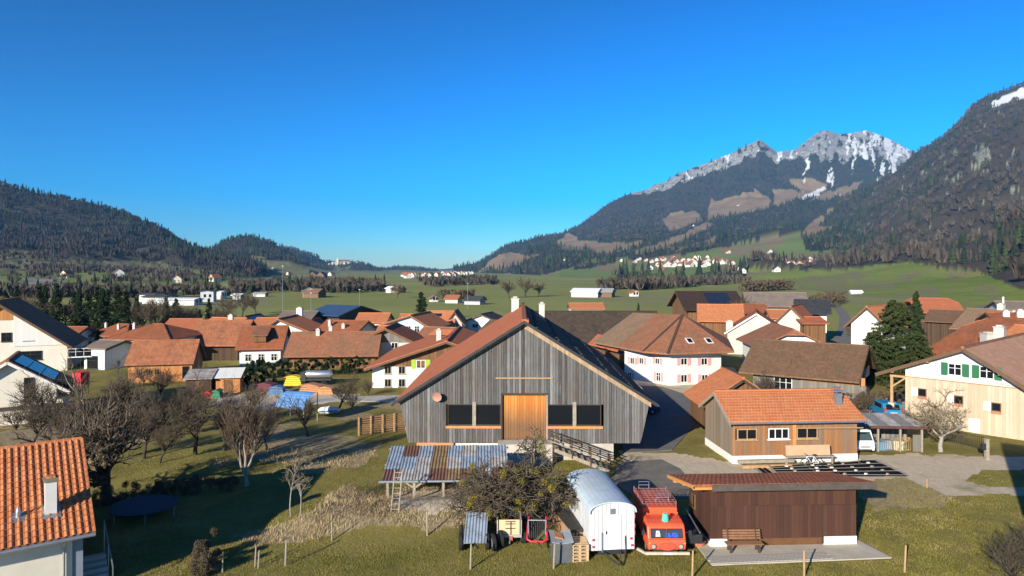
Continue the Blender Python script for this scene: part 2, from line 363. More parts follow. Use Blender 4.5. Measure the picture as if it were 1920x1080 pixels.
def zoneF(px, py, V, tt, Z, sn):
    j = (fbm(px/9, py/6, 3)-.5)*9; j2 = (fbm(px/9+50, py/6, 3)-.5)*9
    gx, gy = px+j, py+j2
    green = gy > np.interp(gx, *zip(*GREEN_TOP)); Z[..., 0] = np.where(green, 0, 1)
    for p in BROWN:
        m = inpoly(gx, gy, p); Z[..., 0][m] = 0; Z[..., 1][m] = 1
    Z[..., 1] = np.maximum(Z[..., 1], np.where(green, np.clip((fbm(px/60, py/12, 4)-.52)*6, 0, .8), 0))
    for p in BANDS: Z[..., 0][inpoly(gx, gy, p)] = 1
    ry = np.interp(px, *zip(*ridgeF)); dep = py-ry; hgt = np.interp(px, [1180, 1230, 1300, 1420, 1480, 1515, 1535, 1600, 1720], [0, 12, 20, 22, 14, 26, 44, 52, 30])
    rk = (dep < hgt*(.45+1.1*fbm(px/14, py/30, 4))) & (px > 1185) & (tt > 2) & (fbm(px/6, py/7, 4) > .36)
    Z[..., 2] = np.where(rk, 1, 0); Z[..., 0] = np.where(rk, 0, Z[..., 0])
    st = fbm(px/7.5+.25*fbm(px/20, py/20, 2)*6, py/26, 5)*.75+.25*fbm(px/3, py/4, 3)
    s1 = (px > 1585) & (px < 1725) & (tt > 2) & (dep < (60+60*fbm(px/11, py*0+3, 3))-.35*abs(px-1655)) & (st > .515+dep*.0011)
    s2 = (px > 1505) & (px < 1600) & (tt > 1.5) & (dep < 130) & (dep > 8) & (st > .655)
    s3 = (px > 1230) & (px < 1500) & (dep < hgt*.9) & (tt > 2) & (st > .60)
    sv = inpoly(px, py, [(1500, 371), (1545, 350), (1550, 356), (1505, 376)]) | inpoly(px, py, [(1650, 345), (1700, 314), (1702, 319), (1655, 350)])
    s = s1 | s2 | s3 | sv; sn[...] = np.where(s, .55+.4*fbm(px/4, py/4, 3), 0); Z[..., 0] = np.where(s, 0, Z[..., 0])
LF = loft('mountain', rowsF, 850, 1900, 640, [34, 46, 84, 12], m_tF, 90, 900., zoneF)
# ---- nearer wooded flank on the right with the meadow at its foot
ridgeG = [(1440, 503), (1500, 490), (1512, 470), (1520, 455), (1549, 415), (1580, 378), (1638, 350), (1693, 318), (1712, 294), (1729, 282), (1767, 259), (1782, 243), (1806, 220), (1813, 204), (1837, 192), (1864, 180), (1920, 160), (2100, 95), (2500, 20)]
rowsG = [[(1400, 531, 700), (1500, 545, 455), (1600, 556, 352), (1750, 566, 294), (1920, 575, 256), (2500, 585, 224)],
         [(1400, 519, 1280), (1440, 514, 1500), (1500, 508, 1900), (1616, 500, 1500), (1700, 491, 1250), (1773, 501, 950), (1841, 511, 760), (1885, 528, 560), (1915, 542, 470), (2100, 560, 400), (2500, 560, 380)],
         [(1400, 516, 1600), (1440, 509, 1900), (1500, 500, 2300), (1560, 480, 2300), (1616, 455, 2100), (1700, 420, 1900), (1773, 400, 1700), (1841, 395, 1500), (1915, 390, 1300), (2100, 380, 1200), (2500, 370, 1200)],
         [(a, b, float(np.interp(a, [1440, 1512, 1712, 1920, 2500], [2300, 2900, 3300, 3000, 2800]))) for a, b in ridgeG],
         [(a, HY-(HY-b)*.4, 4600.) for a, b in ridgeG]]
def zoneG(px, py, V, tt, Z, sn):
    j = (fbm(px/8, py/8, 3)-.5)*10
    fl = np.interp(px, [1400, 1500, 1616, 1700, 1773, 1841, 1885, 1915, 2100], [500, 506, 500, 490, 501, 512, 529, 543, 560])+j*.6
    Z[..., 0] = np.where(py < fl, 1, 0)
    Z[..., 1] = np.where(py >= fl, np.clip((fbm(px/50+3, py/9, 4)-.52)*5, 0, .7), 0)
    rk = inpoly(px+j, py+j, [(1819, 317), (1823, 292), (1842, 270), (1862, 290), (1846, 313)]) & (fbm(px/4, py/5, 3) > .42)
    rk |= inpoly(px+j*.4, py+j*.4, [(1804, 222), (1813, 198), (1822, 200), (1808, 224)]) | (inpoly(px+j, py+j, [(1783, 335), (1800, 325), (1805, 333), (1786, 340)]))
    rk |= (fbm(px/9+9, py/14, 5) > .76) & (py < fl-60)
    Z[..., 2] = np.where(rk, .8, 0); Z[..., 0] = np.where(rk, 0, Z[..., 0])
    s = inpoly(px+j*.3, py+j*.4, [(1858, 192), (1920, 163), (2000, 135), (2000, 165), (1920, 184), (1899, 190), (1864, 204)])
    sn[...] = np.where(s, .95, 0); Z[..., 0] = np.where(s, 0, Z[..., 0])
LG = loft('mountain_flank', rowsG, 1400, 2500, 420, [30, 36, 60, 8], m_tN, 60, 420., zoneG)
# ---- wooded hill on the left
ridgeA = [(-700, 250), (-300, 285), (0, 347), (33, 356), (67, 364), (113, 374), (160, 384), (193, 392), (230, 402), (260, 416), (287, 426), (313, 441), (333, 456), (347, 467), (367, 477), (400, 483), (430, 492), (470, 506), (500, 514)]
rowsA = [[(-700, 533, 640), (200, 533, 640), (400, 530, 717), (480, 521, 1120), (500, 518, 1380)],
         [(-700, 508, 1000), (0, 506, 1000), (150, 508, 1050), (300, 514, 1100), (420, 517, 1150), (500, 517, 1400)],
         [(-700, 476, 1250), (0, 478, 1250), (150, 488, 1280), (300, 499, 1300), (420, 509, 1300), (500, 516, 1450)],
         [(a, b, 1900.) for a, b in ridgeA], [(a, HY-(HY-b)*.4, 2900.) for a, b in ridgeA]]
def zoneA(px, py, V, tt, Z, sn):
    j = (fbm(px/12, py/8, 3)-.5)*14
    fl = np.interp(px, [-300, 0, 90, 150, 300, 350, 420, 500], [470, 472, 478, 488, 492, 502, 512, 516])+j
    wood = py < fl; Z[..., 0] = np.where(wood, 1, 0)
    mid = (~wood) & (py < np.interp(px, [-300, 0, 200, 380, 420, 480], [512, 510, 509, 508, 500, 500])+j*.5)
    Z[..., 1] = np.where(mid, .9, np.where(wood, 0, np.clip((fbm(px/40, py/7, 4)-.5)*5, 0, .8)))
    rk = inpoly(px, py+j*.4, [(15, 530), (60, 522), (120, 526), (140, 540), (60, 546)]); Z[..., 2] = np.where(rk, .7, 0)
LA = loft('wooded_hill', rowsA, -700, 500, 300, [14, 14, 44, 8], m_tN, 35, 260., zoneA)
# ---- knolls down the valley
def zoneW(px, py, V, tt, Z, sn):
    n = fbm(px/14, py/7, 4); Z[..., 0] = np.where((tt > .75) & (n > .33), 1, 0); Z[..., 1] = np.where(Z[..., 0] > 0, 0, .7)
    p = inpoly(px, py, [(465, 484), (470, 480), (488, 480), (493, 492), (478, 496)]); Z[..., 0][p] = 0; Z[..., 1][p] = 1
def knoll(name, ridge, db, dr, nx=110, amp=25):
    rows = [[(a, HY+H*F/db, db) for a, b in ridge], [(a, HY-(HY-b)*.35+3, (db*2+dr)/3) for a, b in ridge], [(a, b, dr) for a, b in ridge], [(a, HY-(HY-b)*.2, dr*1.35) for a, b in ridge]]
    return loft(name, rows, ridge[0][0], ridge[-1][0], nx, [12, 24, 6], m_tN, amp, 260., zoneW)
LB = knoll('knoll', [(300, 508), (345, 476), (372, 470), (400, 468), (415, 458), (440, 451), (470, 448), (500, 454), (520, 462), (545, 479), (560, 495), (580, 509)], 1700, 2400)
LC = knoll('castle_hill', [(440, 508), (500, 470), (530, 463), (545, 464), (570, 471), (590, 480), (612, 492), (630, 496), (672, 495), (690, 498), (702, 506), (725, 514)], 3000, 4200)
LD = knoll('far_knoll', [(690, 512), (715, 509), (730, 506), (745, 502), (765, 503), (785, 505), (800, 509), (822, 512)], 3800, 4700, 60, 12)
LE = knoll('distant_hill', [(300, 509), (480, 506), (600, 504), (690, 506), (760, 507), (830, 505), (870, 502), (900, 500), (960, 498), (1050, 498), (1300, 508)], 8500, 12500, 80, 30)

m_bar_shade = M_plain('far_bare_wood_shade', (.048, .042, .040), .95, .3, .02, spec=.05)  # hillside shade put into a darker wood colour, also used on the knoll
def wood_on(L, name, n, mask, con, hc, hb, label, seed, small=False, near=0, bars=None):
    rng = np.random.default_rng(seed); P, i, j = scatter(L, mask, n, rng)
    cl = fbm(P[:, 0]/120, P[:, 1]/90, 4)+con(L[2][i, j], L[3][i, j], P); isc = rng.random(n) < np.clip((cl-.45)*5, .04, .96)
    tc = t_conifer(2 if small else 3, 5, seed); tb = t_bare(10 if small else 24, seed, .12 if small else .075)
    for nm, msk, tm, hh, ww, ms in (('conifer', isc, tc, hc, .34, [m_con, m_con2]), ('broadleaf', ~isc, tb, hb, .62, bars or [m_bar, m_bar2])):
        Q = P[msk]
        if not len(Q): continue
        nr = Q[:, 1] < near
        if nr.any():
            N_ = Q[nr]; h = hh*(.6+.5*rng.random(len(N_))); mass_trees(name+'_near_'+nm+'s', N_, h, h*ww*(.7+.4*rng.random(len(N_))), t_conifer(8, 11, seed) if nm == 'conifer' else t_bare(70, seed, .022), ms, (rng.random(len(N_)) < .35).astype(int), 'nearer '+label % nm, 'forest'); Q = Q[~nr]
        h = hh*(.65+.6*rng.random(len(Q)))
        mass_trees(name+'_'+nm+'s', Q, h, h*ww*(.8+.4*rng.random(len(Q))), tm, ms, (rng.random(len(Q)) < .35).astype(int), label % nm, 'forest')
wood_on(LA, 'hillside', 15000, LA[1][..., 0], lambda px, py, P: np.where(py < np.interp(px, *zip(*ridgeA))+35, -.02, -.22), 19, 17, 'winter %s wood covering the dark hill beside the valley', 11, bars=[m_bar2, m_bar_shade])
wood_on(LG, 'flank', 17000, LG[1][..., 0], lambda px, py, P: np.where((py > 440) & (px > 1780), .10, -.12)+np.where(py < np.interp(px, *zip(*ridgeG))+60, .06, 0), 24, 20, '%s wood on the steep flank beside the snowy peak', 12, near=1050, bars=[m_bar2, m_bar])
wood_on(LF, 'mountain', 15000, LF[1][..., 0], lambda px, py, P: np.where((px > 1250) & (py < 380), .12, np.where((px > 1080) & (px < 1330) & (py < 450), -.15, .1)), 26, 20, '%s forest on the slopes below the limestone peak', 13, True)
wood_on(LA, 'scrub', 900, np.where((LA[1][..., 0] < .5) & (LA[2] > -100), .15+.85*(fbm(LA[0][..., 0]/90, LA[0][..., 1]/60, 4) > .55), 0), lambda px, py, P: -.25+0*px, 13, 11, 'scattered %s scrub on the terraces below the dark hill', 17)
wood_on(LB, 'knoll', 2600, LB[1][..., 0], lambda px, py, P: .02+0*px, 22, 18, '%s wood over the round knoll past the hill', 14, True, bars=[m_bar2, m_bar_shade])
wood_on(LC, 'castle_hill', 2600, LC[1][..., 0], lambda px, py, P: .02+0*px, 24, 20, '%s wood on the ridge with the castle', 15, True)
wood_on(LD, 'far_knoll', 900, LD[1][..., 0], lambda px, py, P: .02+0*px, 24, 20, '%s wood on the small far knoll in the valley', 16, True)

# ---- the valley floor, one sheet out to the horizon
def gz(x, y):
    """height of the yard and meadow: almost level, with a rough grass bank in front of the barn"""
    x = np.asarray(x, float); y = np.asarray(y, float)
    b = np.exp(-((y-38.6-.12*(x+6))/2.3)**2)*np.clip((x+14)/3, 0, 1)*np.clip((1.0-x)/3.5, 0, 1)
    z = .75*b+.07*(fbm(x/2.2, y/2.2, 3)-.5)*np.clip((90-y)/40, 0, 1)
    z = z+.35*np.clip((y-40)/6, 0, 1)*np.clip((-1-x)/4, 0, 1)*np.clip((66-y)/10, 0, 1)
    return z
def zgp(px, py):
    z = 0.0
    for _ in range(6):
        p = gp(px, py, z); z = float(gz(p[0], p[1]))
    return gp(px, py, z)
def axis(segs):
    a = []
    for s, e, st in segs: a += list(np.arange(s, e, st))
    return np.array(sorted(set(np.round(a+[segs[-1][1]], 3))))
xs = axis([(-14000, -2000, 1500), (-2000, -400, 200), (-400, -80, 16), (-80, -42, 2), (-42, 44, .34), (44, 90, 2), (90, 400, 16), (400, 2000, 200), (2000, 14000, 1500)])
ys = axis([(-600, 0, 60), (0, 24, 4), (24, 70, .34), (70, 110, 1.5), (110, 400, 10), (400, 2000, 80), (2000, 15000, 1000)])
GX, GY = np.meshgrid(xs, ys); GZ = gz(GX, GY)
GV = np.stack([GX, GY, GZ], -1); gi = np.arange(GX.size).reshape(GX.shape)
gq = np.stack([gi[:-1, :-1], gi[:-1, 1:], gi[1:, 1:], gi[1:, :-1]], -1).reshape(-1, 4)
def M_ground():
    t = NT('meadow'); o = t.coord(); z = t.attr('zone')['Color']; sp = t.n('ShaderNodeSeparateColor'); t.t.links.new(z, sp.inputs[0])
    n1 = t.noise(o, .006, 5, .6); n2 = t.noise(o, .22, 7, .72); n3 = t.noise(o, 2.4, 8, .75); n4 = t.noise(o, 14, 4, .7)
    far = t.mix(t.ramp(n1, [(.38, 0.), (.62, 1.)]), (.235, .25, .055), (.32, .31, .09)); far = t.mix(t.ramp(t.noise(t.mapping(o, (.25, 1, 1)), .012, 5, .6), [(.45, 0.), (.7, .6)]), far, (.21, .205, .085))
    X_, Y_, _ = t.sep(o); pc = t.wnoise(t.comb(t.math('FLOOR', t.math('DIVIDE', t.math('ADD', X_, t.math('MULTIPLY', Y_, .35)), 75)), t.math('FLOOR', t.math('DIVIDE', t.math('SUBTRACT', Y_, t.math('MULTIPLY', X_, .15)), 130))))
    far = t.mix(t.math('MULTIPLY', pc, .45), far, (.15, .185, .045)); far = t.mix(t.ramp(pc, [(.8, 0.), (.82, .45)]), far, (.26, .225, .12)); far = t.mix(t.ramp(t.noise(t.mapping(o, (1.2, .15, 1)), .12, 4, .6), [(.5, 0.), (.7, .35)]), far, (.27, .255, .11))
    near = t.mix(t.ramp(n2, [(.36, 0.), (.64, 1.)]), (.15, .138, .027), (.30, .245, .07)); near = t.mix(t.ramp(n3, [(.45, 0.), (.72, .75)]), near, (.25, .205, .085)); near = t.mix(t.ramp(n4, [(.5, 0.), (.75, .6)]), near, (.055, .065, .014))
    g = t.mix(sp.outputs[2], near, far)
    dry = t.mix(t.ramp(n3, [(.35, 0.), (.65, 1.)]), (.20, .15, .08), (.42, .33, .19)); dry = t.mix(t.ramp(n4, [(.5, 0.), (.75, .7)]), dry, (.45, .36, .22))
    grav = t.mix(t.ramp(n3, [(.3, 0.), (.7, 1.)]), (.48, .39, .27), (.68, .57, .42)); grav = t.mix(t.ramp(n2, [(.52, 0.), (.7, .7)]), grav, (.19, .17, .075)); grav = t.mix(t.ramp(n4, [(.55, 0.), (.8, .35)]), grav, (.25, .215, .17))
    edge = lambda m: t.ramp(t.math('ADD', m, t.math('MULTIPLY', t.math('SUBTRACT', n3, .5), .9)), [(.42, 0.), (.58, 1.)])
    c = t.mix(edge(sp.outputs[0]), g, dry); c = t.mix(edge(sp.outputs[1]), c, grav)
    t.bump(t.math('ADD', t.math('MULTIPLY', n4, .5), n3), .7, .12)
    return t.fin(c, .95, 0, .15)
me = np_mesh('ground', GV.reshape(-1, 3), gq, M_ground(), None, True, uv=False)
gpx = CX+GX/np.maximum(GY, 1)*F; gpy = HY-(GZ-H)/np.maximum(GY, 1)*F
Z = np.zeros(GX.shape+(4,)); Z[..., 3] = 1
jx = gpx+(fbm(GX/1.5, GY/1.5, 3)-.5)*22; jy = gpy+(fbm(GX/1.5+40, GY/1.5, 3)-.5)*10
DRY = [[(440, 1000), (520, 985), (600, 950), (650, 905), (700, 930), (860, 900), (900, 985), (830, 992), (700, 985), (560, 1015), (470, 1025)], [(1590, 905), (1700, 893), (1800, 930), (1760, 950), (1640, 955)], [(750, 915), (930, 905), (1010, 945), (900, 960), (800, 950)], [(560, 840), (720, 830), (690, 870), (560, 890)], [(0, 770), (140, 790), (300, 810), (150, 900), (0, 900)]]
GRAV = [[(1160, 845), (1230, 850), (1350, 845), (1400, 868), (1500, 870), (1640, 850), (1900, 855), (2050, 860), (2050, 882), (1850, 880), (1800, 900), (1860, 915), (2050, 910), (2050, 925), (1780, 928), (1700, 895), (1640, 900), (1240, 905), (1180, 890)], [(735, 925), (860, 915), (930, 925), (940, 950), (800, 962), (740, 950)], [(400, 745), (520, 730), (700, 742), (690, 752), (560, 760), (420, 775)], [(1560, 740), (1700, 740), (1750, 790), (1640, 800), (1610, 780)], [(1080, 690), (1380, 690), (1360, 745), (1240, 770), (1120, 770)]]
for p in DRY: Z[..., 0][inpoly(jx, jy, p) & (GY < 110)] = 1
for p in GRAV: Z[..., 1][inpoly(jx, jy, p) & (GY < 110)] = 1
ps = [(1440, 800), (1500, 800)]
Z[..., 0] = np.maximum(Z[..., 0], np.where((GX < -1) & (GY < 75) & (GY > 44), np.clip((fbm(GX/5, GY/5, 4)-.50)*3, 0, .6), 0))
Z[..., 1][inpoly(jx, jy, [(1265, 800), (1320, 820), (1400, 862), (1360, 868), (1270, 850)])] = 0
Z[..., 2] = np.clip((GY-95)/60, 0, 1)
me.color_attributes.new('zone', 'FLOAT_COLOR', 'POINT').data.foreach_set('color', Z.reshape(-1).astype(np.float32))
ground = mobj('ground', me); ground['kind'] = 'structure'
GZONE = Z
# ================================================================ shared materials
RED = [(.34, .105, .045), (.42, .14, .06), (.50, .19, .085)]
m_tile_new = M_tiles('tile_orange', [(.50, .165, .065), (.56, .20, .085), (.62, .25, .115)], .24, .34, ((.40, .16, .09), .3))
m_tile_red = M_tiles('tile_red', [(.27, .085, .042), (.36, .12, .056), (.43, .155, .072)], .24, .34, ((.15, .09, .055), .65))
m_tile_old = M_tiles('tile_old', [(.26, .105, .055), (.34, .14, .075), (.40, .18, .10)], .22, .30, ((.16, .125, .075), .75), st=.3)
m_tile_brown = M_tiles('tile_brown', [(.15, .085, .05), (.19, .11, .065), (.23, .135, .08)], .22, .30, ((.10, .085, .05), .6), st=.4)
m_tile_moss = M_tiles('tile_mossy', [(.22, .135, .085), (.27, .165, .10), (.31, .20, .125)], .22, .30, ((.15, .14, .085), .7), st=.3)
m_tile_pink = M_tiles('tile_pale', [(.42, .21, .13), (.50, .27, .175), (.56, .33, .23)], .24, .34, ((.30, .19, .13), .6), st=.7)
m_tile_rust = M_tiles('tile_rust', [(.32, .115, .055), (.40, .155, .075), (.46, .19, .095)], .26, .36, ((.13, .07, .045), .7), st=.8)
m_tile_slate = M_tiles('slate_dark', [(.035, .037, .045), (.05, .052, .06), (.065, .066, .072)], .3, .3)
m_tile_brick = M_tiles('tile_brickred', [(.40, .125, .055), (.46, .15, .07), (.50, .175, .085)], .24, .34, ((.32, .12, .07), .5))
m_shing = M_tiles('shingle_dark', [(.045, .034, .027), (.062, .047, .036), (.08, .06, .045)], .55, .55, ((.10, .075, .055), .5))
m_eternit = M_tiles('fibre_cement_dark', [(.045, .03, .026), (.055, .037, .03), (.065, .042, .034)], .6, .4)
m_greyroof = M_tiles('roof_greybrown', [(.20, .155, .12), (.24, .19, .15), (.27, .215, .175)], .6, .5, ((.15, .12, .10), .6))
m_white = M_plain('plaster_white', (.70, .69, .645), .9, .05, 1.2, dirt=((.55, .53, .47), .35), bump=.15)
m_cream = M_plain('plaster_cream', (.70, .64, .53), .9, .06, 1.2, dirt=((.5, .45, .36), .35), bump=.15)
m_greyp = M_plain('plaster_grey', (.50, .48, .43), .9, .08, 1.0, dirt=((.36, .33, .28), .5), bump=.15)
m_bluep = M_plain('plaster_blue', (.42, .52, .60), .9, .06, 1.2)
m_conc = M_plain('concrete', (.48, .44, .37), .92, .12, 1.5, dirt=((.30, .28, .24), .6), bump=.3)
m_wood_dk = M_boards('boards_dark', [(.05, .03, .018), (.08, .048, .028), (.11, .07, .042)], .2)
m_wood_br = M_boards('boards_brown', [(.14, .07, .032), (.20, .10, .045), (.27, .14, .065)], .2)
m_wood_or = M_boards('boards_orange', [(.42, .17, .055), (.50, .22, .075), (.58, .27, .10)], .2, .3)
m_wood_lt = M_boards('boards_pale', [(.56, .42, .27), (.62, .475, .315), (.68, .53, .365)], .22, .22, tint=((.50, .33, .18), .35), bump=.4)
m_wood_gr = M_boards('boards_grey', [(.15, .14, .12), (.21, .195, .17), (.28, .26, .23)], .2)
m_wood_wh = M_boards('boards_white', [(.66, .65, .61), (.72, .71, .67)], .25, .12)
m_glass = M_glass('window_glass'); m_dark = M_plain('dark_interior', (.012, .012, .012), .9, .2)
m_frame = M_plain('frame_white', (.74, .73, .70), .6, .05); m_frame_br = M_plain('frame_brown', (.13, .075, .04), .7, .15)
m_pink = M_plain('shutter_pink', (.62, .33, .31), .7, .08); m_green = M_plain('shutter_green', (.022, .135, .06), .65, .08); m_lime = M_plain('shutter_lime', (.30, .45, .05), .65, .1)
m_grey_metal = M_plain('zinc', (.40, .42, .44), .45, .12, 3, .75); m_dk_metal = M_plain('dark_metal', (.045, .047, .05), .55, .2, 3, .4)
m_solar = M_plain('solar_glass', (.018, .025, .045), .18, .2, 1.5, 0, spec=.6)
m_beam = M_plain('timber_beam', (.42, .26, .13), .85, .2, 4); m_beam_or = M_plain('timber_orange', (.55, .25, .08), .8, .15, 4)
m_beam_gr = M_plain('timber_grey', (.30, .26, .20), .9, .25, 5); m_beam_dk = M_plain('timber_dark', (.07, .045, .03), .85, .2, 4)
_WC = {}
def window(parent, loc, ang, w, h, frame=None, shut=None, mull=1, sill=True, pane=None):
    frame = frame or m_frame; key = (round(w, 2), round(h, 2), frame.name, shut.name if shut else '', mull)
    if key not in _WC:
        b = MB(); f = .07
        b.box(-w/2, w/2, -.06, .02, 0, f); b.box(-w/2, w/2, -.06, .02, h-f, h); b.box(-w/2, -w/2+f, -.06, .02, f, h-f); b.box(w/2-f, w/2, -.06, .02, f, h-f)
        for k in range(mull):
            c = -w/2+w*(k+1)/(mull+1); b.box(c-.03, c+.03, -.055, .02, f, h-f)
        if h > 1.0: b.box(-w/2+f, w/2-f, -.05, .015, h*.62-.02, h*.62+.02)
        fm = b.mesh('window', frame); pm = MB().box(-w/2+f*.8, w/2-f*.8, -.02, .03, f*.8, h-f*.8).mesh('pane', pane or m_glass)
        sm = None
        if shut:
            s_ = MB(); ww = w*.5; s_.box(0, ww, -.07, -.03, -.03, h+.03)
            for z in np.arange(.1, h-.05, .14): s_.box(.05, ww-.05, -.085, -.07, z, z+.08)
            sm = s_.mesh('shutter', shut)
        si = MB().box(-w/2-.08, w/2+.08, -.14, .02, -.07, -.002).mesh('sill', frame)
        _WC[key] = (fm, pm, sm, si)
    fm, pm, sm, si = _WC[key]
    o = mobj('window', fm, parent, loc, (0, 0, ang)); mobj('pane', pm, o)
    if sm: mobj('shutter', sm, o, (w/2+.02, 0, 0)); mobj('shutter', sm, o, (-w/2-.02-w*.5, 0, 0))
    if sill: mobj('sill', si, o)
    return o
def chimney(parent, x, y, z0, z1, w=.6, mat=None, cap=True):
    b = MB().box(x-w/2, x+w/2, y-w/2, y+w/2, z0, z1); o = b.build('chimney', mat or m_greyp, parent)
    if cap:
        c = MB(); c.box(x-w/2-.07, x+w/2+.07, y-w/2-.07, y+w/2+.07, z1, z1+.08); c.box(x-w*.3, x+w*.3, y-w*.3, y+w*.3, z1+.08, z1+.25)
        c.build('chimney_cap', m_conc, o)
    return o
class House: pass
def house(name, label, A, B, L, ze, zr, ridge='v', wall=None, roof=None, oe=.7, og=.5, hip0=None, hip1=None, z0=-.4, cat='house', group=None, t=.16,
          wins=(), chims=(), gable=None, base=None, solar=None, ridge_s=0.0, trim=None, cap=True):
    """gabled or hipped house on the front corners A, B; hips are (run, drop)"""
    A = np.asarray(A[:2], float); B = np.asarray(B[:2], float); W = float(np.linalg.norm(B-A)); rz = math.atan2(B[1]-A[1], B[0]-A[0])
    root = empty(name, (A[0], A[1], 0), rz, label, cat, group)
    v = ridge == 'v'; hw = (W if v else L)/2; R = L if v else W
    P = (lambda r, s, z: (hw+s, r, z)) if v else (lambda r, s, z: (r, hw+s, z))
    kl = (zr-ze)/(hw+ridge_s); kr = (zr-ze)/(hw-ridge_s)
    zs = lambda s: zr-((ridge_s-s)*kl if s < ridge_s else (s-ridge_s)*kr)
    h0 = hip0 or (0, 0); h1 = hip1 or (0, 0)
    # walls
    b = MB(); full0 = h0[1] >= zr-ze-.01; full1 = h1[1] >= zr-ze-.01
    def gpoly(r, hd, full):
        if full: return [P(r, -hw, z0), P(r, hw, z0), P(r, hw, ze), P(r, -hw, ze)]
        if hd > 0: return [P(r, -hw, z0), P(r, hw, z0), P(r, hw, ze), P(r, ridge_s+hd/kr, zr-hd), P(r, ridge_s-hd/kl, zr-hd), P(r, -hw, ze)]
        return [P(r, -hw, z0), P(r, hw, z0), P(r, hw, ze), P(r, ridge_s, zr), P(r, -hw, ze)]
    if full0 or full1 or h0[1] != h1[1]:
        b.prism([P(0, -hw, z0), P(0, hw, z0), P(0, hw, ze), P(0, -hw, ze)], np.array(P(R, 0, 0))-np.array(P(0, 0, 0)))
        for r, hd, full, dr in ((0, h0[1], full0, .25), (R, h1[1], full1, -.25)):
            if not full:
                g = gpoly(r, hd, False)[2:]; b.prism([(q[0], q[1], q[2]-.001) for q in g], np.array(P(dr, 0, 0))-np.array(P(0, 0, 0)))
    else: b.prism(gpoly(0, h0[1], False), np.array(P(R, 0, 0))-np.array(P(0, 0, 0)))
    b.build('wall', wall or m_white, root)
    if gable:   # boarded gable triangle(s)
        for r, e in ((0, -.05), (R, .05)):
            if (r == 0 and full0) or (r == R and full1): continue
            g = gpoly(r, h0[1] if r == 0 else h1[1], False)[2:]; g = [(q[0], q[1], q[2]-.02) for q in g]
            MB().prism(g, np.array(P(e, 0, 0))-np.array(P(0, 0, 0))).build('gable_boards', gable, root)
    if base: MB().box(-.04, W+.04, -.04, L+.04, z0, base[0]).build('plinth', base[1], root)
    # roof
    b = MB(); c = MB(); r0, r1 = -og, R+og; T = np.array((0, 0, t)); N = np.array((0, 0, -t))
    for sg, k in ((-1, kl), (1, kr)):
        se = sg*(hw+oe); ze_ = zs(se)
        def sh(h): return ridge_s+sg*min(h[1]/k, abs(se-ridge_s)) if h[1] else ridge_s
        pts = []
        for (r, s) in [(r0+h0[0]+(0 if not h0[1] else 0), ridge_s), (r0, sh(h0)), (r0, se), (r1, se), (r1, sh(h1)), (r1-h1[0], ridge_s)]:
            q = np.array(P(r, s, zs(s)))+T
            if not pts or np.linalg.norm(q-pts[-1]) > .02: pts.append(q)
        b.prism(pts, N)
    for h, r, d in ((h0, r0, 1), (h1, r1, -1)):
        if h[1]:
            sl = max(ridge_s-h[1]/kl, -(hw+oe)); sr = min(ridge_s+h[1]/kr, hw+oe)
            b.prism([np.array(P(r+d*h[0], ridge_s, zr))+T, np.array(P(r, sl, zs(sl)))+T, np.array(P(r, sr, zs(sr)))+T], N)
            for s in (sl, sr): c.beam(np.array(P(r+d*h[0], ridge_s, zr))+T, np.array(P(r, s, zs(s)))+T, .2, .1)
    ro = b.build('roof', roof or m_tile_red, root)
    c.beam(np.array(P(r0+h0[0], ridge_s, zr+.02))+T, np.array(P(r1-h1[0], ridge_s, zr+.02))+T, .26, .12)
    if cap: c.build('ridge_cap', roof or m_tile_red, ro)
    # bargeboards
    for r, h in ((r0, h0), (r1, h1)):
        if h[1]: continue
        for sg in (-1, 1):
            se = sg*(hw+oe); e = .03 if r == r1 else -.03
            MB().beam(np.array(P(r+e, ridge_s, zr-.06)), np.array(P(r+e, se, zs(se)-.06)), .06, .24).build('bargeboard', trim or m_frame_br, root)
    H_ = House(); H_.root = root; H_.roof = ro; H_.W = W; H_.L = L; H_.zs = zs; H_.P = P; H_.hw = hw; H_.R = R
    for wn_ in wins:
        face, pos, zb, w, h = wn_[:5]; kw = wn_[5] if len(wn_) > 5 else {}
        loc, ang = {'f': ((pos, -.012, zb), 0), 'l': ((-.012, pos, zb), -math.pi/2), 'r': ((W+.012, pos, zb), math.pi/2)}[face]
        window(root, loc, ang, w, h, **kw)
    for ch in chims:   # (r, s, height above roof, width[, mat])
        x, y, _ = P(ch[0], ch[1], 0); z = zs(ch[1]); chimney(root, x, y, z-.5, z+t+ch[2], ch[3], ch[4] if len(ch) > 4 else None)
    if solar:   # (r0, r1, s0, s1, n, m) panels on the roof slope
        ra, rb, sa, sb, n, m = solar
        for i in range(n):
            for j in range(m):
                g = .03; q0 = ra+(rb-ra)*i/n+g; q1 = ra+(rb-ra)*(i+1)/n-g; s0 = sa+(sb-sa)*j/m; s1 = sa+(sb-sa)*(j+1)/m; s0 += g*np.sign(sb-sa); s1 -= g*np.sign(sb-sa)
                up = t+.10
                MB().prism([P(q0, s0, zs(s0)+up), P(q1, s0, zs(s0)+up), P(q1, s1, zs(s1)+up), P(q0, s1, zs(s1)+up)], (0, 0, -.05)).build('solar_panel', m_solar, root)
    return H_
def dz(py, z): return (H-z)*F/(py-HY)
def xy(px, d): return np.array(((px-CX)*d/F, d))
def zat(py, d): return H-(py-HY)*d/F
